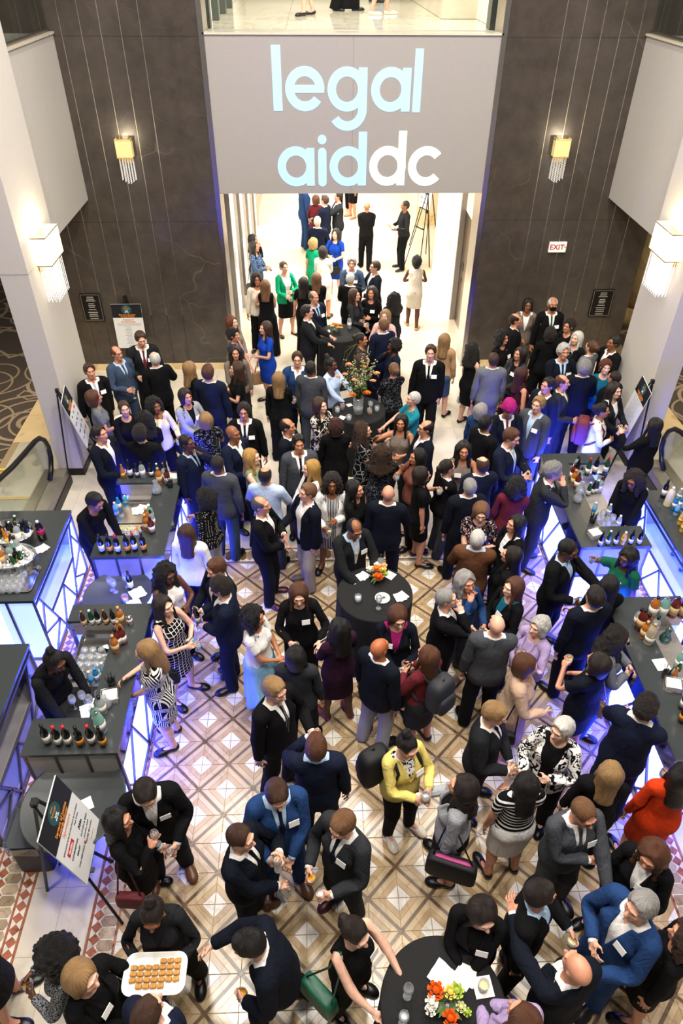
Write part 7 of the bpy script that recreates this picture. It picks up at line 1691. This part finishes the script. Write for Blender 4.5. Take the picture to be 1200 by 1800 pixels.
P(2.173, 7.490, -170, 'm', 'J=navy S=white P=navy', 'balding:brown', 'a', 'ds', 'balding man in navy seen from behind near the taupe top', 1)
P(1.921, 7.022, -175, 'm', 'J=darknavy S=white P=darknavy', 'crop:grey', 'a', 'ds', 'grey haired man in dark navy seen from behind among the crowd', 1)
P(2.018, 6.637, -10, 'f', 'b=floral:darknavy+pink G=floral:darknavy+pink', 'bob:lightbrown', 'c', 'cx', 'woman in a navy dress with pink flowers looking down', 0, look=(0, 30, 0), tagpos=(.06, 1.33))
P(2.647, 8.004, 45, 'm', 'J=navy S=white T=skyblue P=navy', 'short:chestnut', 'a', 'hh', 'tall man in navy with pale blue tie reading his phone', 1, h=1.88, look=(0, 25, 0))
P(2.577, 7.135, 165, 'f', 'L=maroon', 'curly:black', 'd', 'cs', 'woman with black curls in a dark red dress seen from behind', 1, tagpos=(.06, 1.33))
P(2.988, 7.275, 75, 'm', 'J=darkgrey S=white P=darkgrey', 'wavy:grey', 'a', 'mt', 'grey haired man in dark grey suit leaning at the bar', 1, lean=12, h=1.84)
P(4.305, 7.372, -45, 'f', 'B=black P=black', 'longcurly:dark', 'd', 'yy', 'curly haired bartender with glasses in a black vest', 1, look=(0, 20, 0), lean=24, glasses=True, grp='bartenders')
P(1.847, 6.026, 165, 'm', 'J=brown S=skyblue P=grey', 'crop:silver', 'b', 'cd', 'older white haired man in a brown tweed jacket', 0)
P(2.376, 6.368, -75, 'f', 'J=black B=polka:white+black P=black', 'long:black', 'b', 'cs', 'woman with black hair and white scarf in a black jacket', 0, tagpos=(.06, 1.32))
P(2.198, 5.820, -110, 'f', 'J=black B=black P=black', 'long:dark', 'b', 'ds', 'woman with long dark hair in black seen from behind', 0)
P(2.810, 5.766, 45, 'm', 'J=black S=skyblue P=black', 'fade:black', 'e', 'dr', 'dark skinned man in black jacket and blue shirt at the bar', 0, look=(0, 25, 0), h=1.84)
P(3.600, 5.804, -60, 'f', 'b=forest P=black', 'longwavy:black', 'e', 'us', 'woman in a green blouse lifting her glass over the bar', 0, look=(0, 20, 0), tagpos=(.06, 1.33), h=1.62)
P(3.198, 5.330, 175, 'f', 'J=black B=black P=black', 'long:black', 'b', 'cs', 'woman with long straight black hair in black at the bar', 0)
P(2.892, 5.025, -165, 'm', 'J=darknavy S=white P=darknavy', 'short:dark', 'a', 'xs', 'man in dark navy seen from behind beside the black haired woman', 0, h=1.82)
P(1.601, 5.392, 25, 'f', 'B=blue P=grey', 'longwavy:grey', 'b', 'md', 'grey haired woman in a blue top touching her face', 0, tagpos=(-.06, 1.33))
P(2.104, 5.292, -70, 'f', 'J=black B=tealdk P=black', 'long:chestnut', 'c', 'cd', 'woman with long chestnut hair in black over teal', 0, tagpos=(.06, 1.33))
P(1.788, 4.704, 175, 'm', 'J=grey S=white P=black', '-', 'a', 'cs', 'bald man in a grey suit jacket with black trousers', 0)
P(2.279, 4.787, -60, 'f', 'J=lilac B=lilac G=black', 'bobwavy:silver', 'c', 'cD', 'silver haired woman in a lilac jacket holding a glass', 0, h=1.60)
P(3.007, 4.564, 70, 'f', 'K=midgrey B=black P=denim M=black', 'longcurly:dark', 'c', 'xx', 'woman with dark curls and black mask in a grey cardigan', 0, look=(0, 25, 0))
P(1.991, 4.241, 75, 'f', 'C=beige', 'bob:chestnut', 'a', 'ds', 'woman with a chestnut bob in a long beige coat', 0, look=(0, 15, 0))
P(2.699, 4.246, -150, 'f', 'd=darknavy', 'bob:dark', 'b', 'xD', 'dark haired woman in a dark dress with tan shoulder bag', 0, h=1.70)
P(1.533, 3.669, 60, 'm', 'J=charcoal S=white T=charcoal P=charcoal', 'short:dirtyblond', 'a', 'dc', 'blond man in a charcoal suit holding a glass', 0, look=(0, 30, 0))
P(2.143, 3.512, -40, 'f', 'K=blotch:white+black B=black P=black', 'short:silver', 'c', 'dx', 'platinum haired woman in a white cardigan with black scrolls', 0, look=(-20, 10, 0), h=1.70)
P(1.692, 3.018, -175, 'f', 'b=bands:black+white G=white', 'long:black', 'b', 'cs', 'woman with black hair in white skirt and striped sleeves', 0, h=1.70)
P(2.462, 3.104, 165, 'f', 'J=black B=black P=black', 'long:dirtyblond', 'b', 'cs', 'woman with long dirty blond hair in black seen from behind', 0)
P(2.894, 3.607, 140, 'm', 'J=navy S=white P=navy', 'wavy:dark', 'a', 'tt', 'man with wavy dark hair in navy at the napkin caddy', 0, h=1.84, lean=8)
P(3.040, 3.041, 170, 'f', 'L=orange', 'long:black', 'b', 'ds', 'woman in an orange dress at the picture edge', 0, h=1.72)
P(2.062, 2.730, 10, 'm', 'J=grey S=white T=grey P=grey', 'crop:lightbrown', 'b', 'fy', 'man with glasses in grey suit folding his arms over a beer', 0, glasses=True, look=(10, 30, 0), tagpos=(.1, 1.33))
P(1.143, 2.987, -110, 'f', 'J=lightgrey B=black G=black H=black', 'longwavy:dark', 'b', 'ds', 'woman in a light grey jacket with a black tote', 0, drink={'R':('cup', None)}, h=1.72)
P(-0.452, 3.922, 50, 'm', 'J=black S=white T=pinstripe:charcoal+white P=black', 'short:dirtyblond', 'a', 'sd', 'blond man in black suit and striped tie with wine', 0, drink={'L':('wine_glass', 'wine')}, look=(0, 20, 0), h=1.86)
P(-0.062, 3.354, 178, 'm', 'J=navy S=skyblue P=navy', 'short:chestnut', 'a', 'sD', 'man with chestnut hair in navy seen from behind', 0, h=1.82)
P(-0.391, 2.956, 15, 'm', 'J=blue S=skyblue T=navy P=blue H=brown', 'short:brown', 'a', 'dc', 'man in a bright blue suit and brown shoes', 0, drink={'R':('stemless', 'orange')}, look=(0, 40, 0), tagpos=(.1, 1.33), h=1.84)
P(0.727, 3.439, 30, 'f', 'J=yellow B=blotch:white+black w=black H=cream', 'bun:black', 'a', 'hh', 'woman in a yellow blazer with a black backpack', 0, look=(0, 35, 0), tagpos=(.08, 1.30))
P(1.046, 4.407, -140, 'f', 'B=maroon G=darkgrey', 'long:chestnut', 'b', 'dx', 'woman in maroon with a dark backpack and grey skirt', 0)
P(0.161, 2.682, -45, 'm', 'J=darkgrey S=white T=navy P=darkgrey H=wine', 'short:lightbrown', 'a', 'dd', 'light haired man in dark grey holding an orange drink', 0, drink={'R':('tumbler', 'orange'), 'L':('tumbler', 'ice')}, look=(0, 30, 0), tagpos=(.1, 1.33))
P(-1.501, 3.098, 15, 'm', 'J=black S=white P=darknavy H=brown', 'short:dark', 'a', 'cd', 'man in black suit and brown shoes holding glasses', 0, lean=14, look=(5, 35, 0), drink={'L':('stemless', 'ice')}, tagpos=(.1, 1.33), h=1.82)
P(-1.667, 2.841, 85, 'f', 'J=black B=black G=black', 'longwavy:black', 'b', 'Ds', 'woman with long black hair and a red shoulder bag', 0, h=1.62, drink={'R':('wine_glass', 'water')})
P(-0.664, 2.600, 70, 'm', 'J=darknavy S=white T=black P=darknavy H=brown', 'crop:brown', 'a', 'cD', 'man in dark navy with cropped hair raising a wine glass', 0, drink={'L':('wine_glass', 'wine')}, look=(0, 15, 0))
P(-1.267, 2.143, 0, 'f', 'S=charcoal V=charcoal P=black', 'bun:dark', 'd', 'ww', 'waitress with a topknot offering a tray of pastries', 0, look=(0, 40, 0), grp='waiting staff')
P(-0.376, 1.875, -85, 'm', 'J=darknavy S=white P=darknavy', 'short:black', 'a', 'Rd', 'man in navy reaching for a pastry', 0, drink={'L':('stemless', 'orange')}, look=(0, 25, 0), walk=.22, lean=22, h=1.80)
P(-1.954, 1.866, -75, 'f', 'B=tweed:black+lightgrey P=black', 'bigcurly:black', 'e', 'dx', 'woman with voluminous black curls in dark tweed', 0, h=1.60, drink={'R':('stemless', 'amber')})
P(-1.666, 1.702, 70, 'f', 'J=black B=black P=black', 'bob:dirtyblond', 'c', 'cd', 'blond woman in black with a pink drink', 0, h=1.72, drink={'L':('stemless', 'pink')}, look=(0, 10, 0), tagpos=(-.06, 1.33))
P(-1.165, 1.474, 150, 'm', 'J=navy S=white P=navy', 'short:brown', 'a', 'ss', 'man with brown hair in navy below the pastry tray', 0)
P(-2.696, 1.991, 100, 'f', 'L=black', 'long:dark', 'b', 'ss', 'person in black at the bottom corner showing one shoe', 0, h=1.66)
P(0.185, 1.935, 45, 'f', 'n=black P=black', 'pony:dark', 'c', 'tt', 'woman in a sleeveless black top at the near table', 0, look=(0, 25, 0), tagpos=(.07, 1.33))
P(1.134, 2.039, -20, 'f', 'J=black B=black P=black', 'long:dark', 'c', 'cc', 'woman in black with clasped hands at the near table', 0, look=(30, 25, 0), tagpos=(.07, 1.30))
P(1.567, 2.097, 60, 'm', 'J=black S=skyblue P=black H=brown', 'short:dark', 'b', 'sd', 'dark haired man with glasses in black embraced by a bald man', 0, glasses=True, look=(30, 10, 0))
P(2.241, 1.976, -70, 'm', 'J=blue S=white P=blue', 'short:grey', 'a', 'xd', 'grey haired man in blue suit with a garnished drink', 0, drink={'L':('tumbler', 'lime')}, look=(0, 10, 0), tagpos=(.1, 1.33), h=1.86)
P(1.678, 1.623, -160, 'm', 'J=darknavy S=white P=darknavy', '-', 'b', 'se', 'bald man in navy laying a hand on another man', 0, h=1.80)
P(1.271, 1.373, -150, 'f', 'J=lilac B=lilac P=charcoal', 'long:chestnut', 'b', 'cc', 'brown haired woman in lilac at the bottom of the near table', 0, h=1.72)
P(2.565, 2.420, -50, 'f', 'J=black B=white P=black', 'longwavy:chestnut', 'b', 'dd', 'woman with long chestnut hair in black holding a cocktail', 0, look=(0, 30, 0), tagpos=(.06, 1.33))
P(2.558, 1.815, -120, 'f', 'L=black', 'curly:brown', 'b', 'ss', 'woman with brown curls in black at the picture edge', 0)
P(2.727, 11.003, 110, 'f', 'D=black', 'longcurly:black', 'c', 'cs', 'woman with long black curls and heels in a short black dress', 1)
P(2.930, 10.458, 175, 'm', 'J=midgrey S=white P=midgrey', 'fade:brown', 'b', 'ss', 'man in a mid grey suit seen from behind', 1)
P(3.330, 11.446, 40, 'f', 'd=black', 'curly:black', 'b', 'dc', 'woman with glasses and black curls in a black dress', 1, glasses=True, tagpos=(.06, 1.33))
P(3.668, 11.973, 80, 'm', 'J=black S=white P=black', 'balding:dark', 'b', 'ss', 'balding man in black against the marble wall', 1)
P(4.110, 12.846, -10, 'f', 'J=taupe B=white P=taupe', 'bob:black', 'd', 'cs', 'woman with glasses in a brown pantsuit against the wall', 1, glasses=True)
P(4.477, 12.516, 0, 'm', 'J=black S=white T=forest P=black M=black', 'balding:silver', 'g', 'ss', 'masked man in black suit and green tie', 1, tagpos=(.1, 1.30), h=1.84)
P(4.207, 11.613, 178, 'f', 'J=black B=black P=black', 'bobwavy:dark', 'b', 'cs', 'woman with short dark waves seen from behind by the masked man', 1)
P(4.645, 11.883, -60, 'f', 'B=black P=black', 'wavy:dark', 'b', 'cs', 'woman with short dark hair and glasses beside the masked man', 1, glasses=True)
P(4.624, 11.393, -50, 'f', 'J=black B=floral:black+white P=black', 'long:silver', 'c', 'cs', 'woman with long pale hair and patterned scarf', 1)
P(3.470, 10.826, -60, 'f', 'J=tweed:charcoal+grey B=black P=wine', 'long:dark', 'b', 'dc', 'dark haired woman in a plaid jacket with name tag', 1, tagpos=(.06, 1.33))
P(3.364, 10.096, 100, 'f', 'D=wine', 'long:red', 'b', 'sd', 'woman with dark red hair in burgundy reaching forward', 1)
P(4.152, 10.581, 5, 'm', 'J=darknavy S=skyblue T=navy P=darknavy', 'wavy:silver', 'b', 'cd', 'silver haired man in dark navy facing us in the crowd', 1, tagpos=(.1, 1.33), h=1.84)
P(4.788, 11.058, -150, 'f', 'J=midgrey B=white G=black', 'updo:chestnut', 'a', 'cs', 'woman with pinned up hair in a grey blazer by the wall', 1)
P(5.131, 11.014, -70, 'm', 'J=black S=white P=black', 'short:black', 'd', 'gd', 'dark haired man in black gesturing beside the pillar', 1)
P(4.334, 10.052, 175, 'm', 'J=darknavy S=white P=darknavy', 'wavy:grey', 'b', 'ds', 'grey curly haired man in dark navy seen from behind', 1, h=1.84)
P(4.809, 10.309, -5, 'f', 'B=tealdk P=black', 'wavy:auburn', 'c', 'cs', 'auburn haired woman in teal facing the crowd', 1, tagpos=(.06, 1.33))
P(4.799, 9.921, -150, 'm', 'J=black S=white P=black', 'fade:dark', 'b', 'ss', 'man in black with cropped dark hair beside the teal top', 1, h=1.70)
P(4.641, 9.435, 30, 'f', 'J=charcoal B=white P=black', 'long:dark', 'c', 'cd', 'woman with a fringe in charcoal over white holding a drink', 1, h=1.74, drink={'L':('tumbler', 'pink')})
P(3.573, 9.494, -60, 'm', 'J=navy S=white P=navy', 'short:black', 'b', 'ss', 'black haired man in navy turned to the silver haired man', 1, h=1.82)
P(3.887, 9.665, 60, 'm', 'J=darkgrey S=white P=darkgrey', 'balding:chestnut', 'b', 'ds', 'balding brown haired man in dark grey', 1)
P(2.848, 8.906, 0, 'm', 'J=darknavy S=white T=maroon P=darknavy', 'turban:black', 'd', 'cc', 'man in a magenta turban and dark suit', 1, look=(0, 30, 0), tagpos=(.1, 1.33))
P(3.282, 8.923, -45, 'm', 'J=grey S=skyblue P=grey', 'short:dirtyblond', 'a', 'sj', 'blond bearded man in grey suit with name tag', 1, tagpos=(.1, 1.33), h=1.82)
P(2.481, 8.996, 130, 'f', 'J=blue B=blue P=darknavy', 'bob:grey', 'b', 'cs', 'woman with grey hair in a blue jacket seen from behind', 1)
P(2.429, 8.505, 120, 'm', 'J=black S=white P=black', 'short:black', 'g', 'ss', 'black haired man in black suit beside the grey haired woman', 1)
P(4.318, 8.977, 70, 'f', 'B=white P=black', 'updo:black', 'g', 'xs', 'woman in a white jacket with a maroon backpack', 1, h=1.66)
P(4.917, 8.532, -150, 'f', 'k=black P=black', 'long:black', 'a', 'su', 'woman with long black hair in a dark coat writing on the board', 1)
P(4.713, 5.288, -80, 'm', 'S=charcoal P=black', 'short:dark', 'd', 'yy', 'bartender at the picture edge with only his reaching arm showing', 0, grp='bartenders', lean=10)
P(-0.061, 16.876, -60, 'f', 'D=navy H=black', 'bob:dark', 'c', 'ss', 'barelegged person in black loafers walking on the floor above', 1, z=5.855, walk=.16, grp='people on the floor above')
P(0.738, 18.001, 75, 'f', 'B=cream W=black H=black', 'bob:dark', 'b', 'ss', 'person in wide black trousers on the floor above', 1, z=5.855, walk=.18, grp='people on the floor above')
P(1.397, 17.079, 80, 'f', 'D=pink H=cream', 'long:brown', 'a', 'ss', 'barelegged person in silver heels on the floor above', 1, z=5.855, walk=.14, grp='people on the floor above')
P(1.653, 20.494, -80, 'm', 'J=navy S=white P=denim H=charcoal', 'short:dark', 'a', 'ss', 'person in jeans farther back on the floor above', 1, z=5.855, grp='people on the floor above')
# ------------------------------------------------------------------ bags, trays, phones
def blob(w, d, h, e=.45, n=18, m=10, taper=.0):
    """rounded box (superellipsoid), base at z=0"""
    V = []; F = []; sg = lambda v, p: math.copysign(abs(v)**p, v)
    for i in range(m+1):
        a = -math.pi/2+math.pi*i/m; cz = sg(math.sin(a), e); cr = sg(math.cos(a), e) if 0 < i < m else 0.
        for k in range(n):
            t = 2*math.pi*k/n; q = 1-taper*(cz+1)/2; V.append((w/2*cr*sg(math.cos(t), e)*q, d/2*cr*sg(math.sin(t), e)*q, h/2*(1+cz)))
    for i in range(m): F += [(i*n+k, i*n+(k+1) % n, (i+1)*n+(k+1) % n, (i+1)*n+k) for k in range(n)]
    return MB().add(V, F, True)
def leather(c, r=.45): return plain('leather_'+c, COLORS.get(c, c), r, vary=.1, scale=40)
def backpack(rec, label, c, sz=1., dx=0., dy=.225, dz=1.0):
    s = JT[rec['sex']]['s']; p = rec['ap']('chest', (dx, dy, dz*s)); t = thing('backpack', label, 'backpack', p, math.radians(rec['hd']))
    blob(.30*sz, .20*sz, .46*sz, .5).build('body', leather(c, .7), t); o = blob(.24*sz, .10*sz, .24*sz, .5).build('front_pocket', leather(c, .7), t); o.location = (0, .09*sz, .03)
    MB().tube([(-.02, .02, .44*sz), (0, .02, .485*sz), (.02, .02, .44*sz)], .008, 6).build('top_handle', leather(c, .7), t)
    R = rec['root'].matrix_world.inverted() if False else Matrix.Rotation(-math.radians(rec['hd']), 4, 'Z')
    for sx in (-1, 1):
        pts = [rec['ap']('chest', (sx*.09, .13, 1.02*s)), rec['ap']('chest', (sx*.165, .05, 1.12*s)), rec['ap']('chest', (sx*.15, -.10, 1.24*s)), rec['ap']('chest', (sx*.125, -.10, 1.37*s)), rec['ap']('chest', (sx*.115, .01, 1.505*s)), rec['ap']('chest', (sx*.09, .14, 1.42*s))]
        MB().tube([tuple(R@(q-p)) for q in pts], .016, 6).build('strap', leather(c, .7), t)
def handbag(label, p, rz, w, h, d, c, hh=.16, name='handbag', taper=.15, open_top=None):
    """bag hanging from p (the top of its handle)"""
    t = thing(name, label, 'bag', (p[0], p[1], p[2]-hh-h), rz)
    blob(w, d, h, .3, taper=taper).build('body', leather(c), t)
    for y in (-d*.25, d*.25): MB().tube([(-w*.25, y, h*.95), (-w*.2, y, h+hh*.7), (0, y, h+hh), (w*.2, y, h+hh*.7), (w*.25, y, h*.95)], .007, 6).build('handle', leather(c), t)
    if open_top: o = blob(w*.8, d*.6, .03, .4).build('lining', leather(open_top), t); o.location = (0, 0, h*.975)
    return t
def shoulderbag(rec, label, side, w, h, d, c, drop=.86, fwd=0., name='shoulder_bag', strapc=None, taper=.1, lining=None, out=.27):
    s = JT[rec['sex']]['s']; p = rec['ap']('pelvis', (side*out, fwd, drop*s)); t = thing(name, label, 'bag', p, math.radians(rec['hd']+90))
    o = blob(w, d, h, .32, taper=taper).build('body', leather(c), t); o.location = (0, 0, -h)
    R = Matrix.Rotation(-math.radians(rec['hd']+90), 4, 'Z')
    sh = rec['ap']('chest', (side*.125, .012, 1.50*s))
    for dy in (-w*.38, w*.38):
        MB().tube([(dy, 0, -.02), tuple(R@(rec['ap']('chest', (side*.20, dy*.35, 1.25*s))-p)), tuple(R@(sh-p)+Vector((dy*.06, 0, .0)))], .008, 6).build('strap', leather(strapc or c), t)
    if lining: o = blob(w*.7, d*.28, .03, .4).build('lining', leather(lining), t); o.location = (0, 0, -.02)
def who(k):
    r = [v for d, v in REC.items() if k in d]; assert len(r) == 1, (k, len(r)); return r[0]
backpack(who('yellow blazer'), 'black backpack on the woman in a yellow blazer', 'black', 1.05, -.20, .17, .93)
backpack(who('maroon with a dark backpack'), 'dark grey backpack on the woman in maroon', 'darkgrey')
backpack(who('maroon backpack'), 'maroon backpack on the woman in a white jacket', 'maroon')
r = who('tan tote'); handbag('tan leather tote carried by the woman in royal blue', r['grip']['R'][0], math.radians(r['hd']+80), .36, .26, .10, 'tan', .14, 'tote_bag')
r = who('with black handbag'); handbag('black handbag on the arm of the smiling woman in royal blue', r['grip']['R'][0]+Vector((.05, 0, -.02)), math.radians(20), .30, .21, .11, 'black')
r = who('long black curls and heels'); handbag('pale blue handbag beside the woman in a short black dress', r['grip']['L'][0], .2, .17, .15, .07, 'silver', .22)
r = who('blue patterned blouse'); shoulderbag(r, 'large dark bag on the woman in a blue patterned blouse', -1, .36, .28, .12, 'charcoal')
shoulderbag(who('red shoulder bag'), 'red leather shoulder bag with long strap', -1, .27, .20, .09, 'maroon', .80, 0.)
shoulderbag(who('with a black tote'), 'large black tote with pink lining', 1, .46, .30, .13, 'black', 1.0, .06, 'tote_bag', 'black', .05, 'magenta', .30)
shoulderbag(who('tan shoulder bag'), 'tan leather bag hanging on the dark dress', -1, .22, .20, .09, 'camel', .84, .05)
shoulderbag(who('geometric dress at the bar'), 'black clutch bag at the side of the geometric dress', -1, .28, .20, .07, 'black', .92, .06)
shoulderbag(who('burgundy reaching'), 'dark red handbag on the woman in burgundy', -1, .28, .16, .09, 'maroon', .92, .05)
shoulderbag(who('fringe in charcoal'), 'black tote beside the woman with a fringe', 1, .34, .26, .12, 'black', .80, -.05, 'tote_bag')
shoulderbag(who('chestnut bob'), 'small black bag on the woman in a long beige coat', -1, .20, .16, .08, 'black', .84, .04)
shoulderbag(who('sleeveless black top at the near table'), 'dark green bag of the sleeveless woman in black', -1, .36, .26, .14, 'forest', .78, .10)
shoulderbag(who('grey blazer with a name tag') if False else who('light grey blazer'), 'small black bag of the woman in a light grey blazer', -1, .22, .16, .07, 'black', .86)
def phone(rec, sd, label, lit=False):
    p, d, n = rec['grip'][sd]; t = thing('phone', label, 'phone', p, math.radians(rec['hd'])); q = Matrix.Rotation(math.radians(-38), 4, 'X')
    o = MB().prism(round_rect(.074, .150, .01), -.004, .004).build('case', plain('phone_case', '#101216', .3), t); s = MB().prism(round_rect(.066, .140, .008), .004, .0048).build('screen', plain('phone_screen_lit' if lit else 'phone_screen', '#2a4a63', .1, emit='#8fb8d8', estr=.6 if lit else .15), t)
    for x in (o, s): x.rotation_euler = (math.radians(42), 0, 0)
phone(who('blue patterned blouse'), 'R', 'phone in the hand of the woman in a blue patterned blouse'); phone(who('dress with phone'), 'R', 'lit phone held up by the woman in the woven dress', True); phone(who('reading his phone'), 'L', 'phone that the tall man with pale blue tie reads')
r = who('holding a card'); 
t = r['grip']['R'][0]; tag(MB().box((-.05, -.001, -.035), (.05, .001, .035)).build('white_card', M_PAPER, None, t, math.radians(r['hd'])), 'white card in the hand of the bearded man with dark curls', 'card')
r = who('yellow blazer'); t = r['grip']['L'][0]; glass('stemless', (t[0], t[1]-.02, t[2]-.01), 'pale drink held on a napkin by the woman in a yellow blazer', 'ice', 'glasses held by guests')
r = who('blue can'); t = r['grip']['R'][0]; bottle('can_teal', (t[0], t[1], t[2]-.05), 'blue can in the hand of the bartender in black', 'cans', (.3, .9))
r = who('folding his arms'); t = r['grip']['L'][0]; bottle('beer_dark', (t[0], t[1], t[2]-.10), 'dark beer bottle held by the man in grey suit with glasses', 'bottles held by guests')
r = who('green blouse'); t = r['grip']['R'][0]; glass('tumbler', (t[0], t[1], t[2]-.04), 'tumbler lifted over the bar by the woman in green', 'cola', 'glasses held by guests')
r = who('white plate'); t = r['grip']['R'][0]; tag(MB().lathe([(0, 0), (.06, 0), (.11, .014), (.11, .018), (.06, .005), (0, .005)], 26).build('plate', plain('porcelain', '#e6e4de', .2), None, (t[0], t[1], t[2]+.03)), 'white plate held by the woman in a grey top', 'plate')
def food_tray(rec, label, w, d, grid, mat, plabel, fwd=.10, round_=False):
    g = rec['grip']; c = (g['L'][0]+g['R'][0])/2; a = math.radians(rec['hd']); c = c+Vector((math.sin(a), -math.cos(a), 0))*fwd; c.z += .03
    o = dish(round_rect(w*.82, d*.82, .05), round_rect(w, d, .07), .018).build('platter', mat, None, c, a); tag(o, label, 'tray')
    me = blob(.050, .034, .026, .4, 10, 6).mesh('pastry'); me.materials.append(plain('golden_pastry', '#c08a3e', .6, vary=.35, scale=60)); k = 0
    for i in range(grid[0]):
        for j in range(grid[1]):
            if (i, j) in grid[2]: continue
            x = (i-(grid[0]-1)/2)*.053; y = (j-(grid[1]-1)/2)*.040; q = part(me, 'pastry', None, (c.x+x*math.cos(a)-y*math.sin(a), c.y+x*math.sin(a)+y*math.cos(a), c.z+.0015), a+random.uniform(-.15, .15)); k += 1
            tag(q, f'{ORD[i]} golden pastry along row {["one", "two", "three", "four", "five", "six"][j]} {plabel}', 'pastry', 'pastries '+plabel)
food_tray(who('tray of pastries'), 'white platter of golden pastries held by the waitress with a topknot', .44, .27, (7, 5, {(0, 4), (1, 4), (2, 4), (6, 0), (5, 0), (3, 4), (0, 0)}), plain('porcelain', '#e6e4de', .2), 'on the waitress platter', .0)
food_tray(who('food tray'), 'pale platter of canapes held by the corridor waiter', .34, .24, (4, 2, set()), plain('porcelain', '#e6e4de', .2), 'on the corridor waiter tray')
r = who('reaching for a pastry'); who('tray of pastries')
for sd in 'LR':
    r = who('topknot'); p = r['grip'][sd][0]
tag(crumpled('white cloth napkin under the waitress platter', who('topknot')['grip']['R'][0]+Vector((-.03, -.02, -.035)), .16, 41), None)

# things built in room coordinates: put each root at the base of its thing
bpy.context.view_layer.update()
for o in [o for o in COL.objects if o.type == 'EMPTY' and o.parent is None and o.location.length < 1e-6]:
    ms = [c for c in o.children_recursive if c.type == 'MESH']
    if not ms: continue
    pts = [c.matrix_world@Vector(b) for c in ms for b in c.bound_box]
    lo = [min(p[i] for p in pts) for i in range(3)]; hi = [max(p[i] for p in pts) for i in range(3)]
    c = Vector(((lo[0]+hi[0])/2, (lo[1]+hi[1])/2, lo[2])); o.location = c
    for ch in o.children: ch.location = ch.location-c
bpy.data.scenes.remove(TMP)
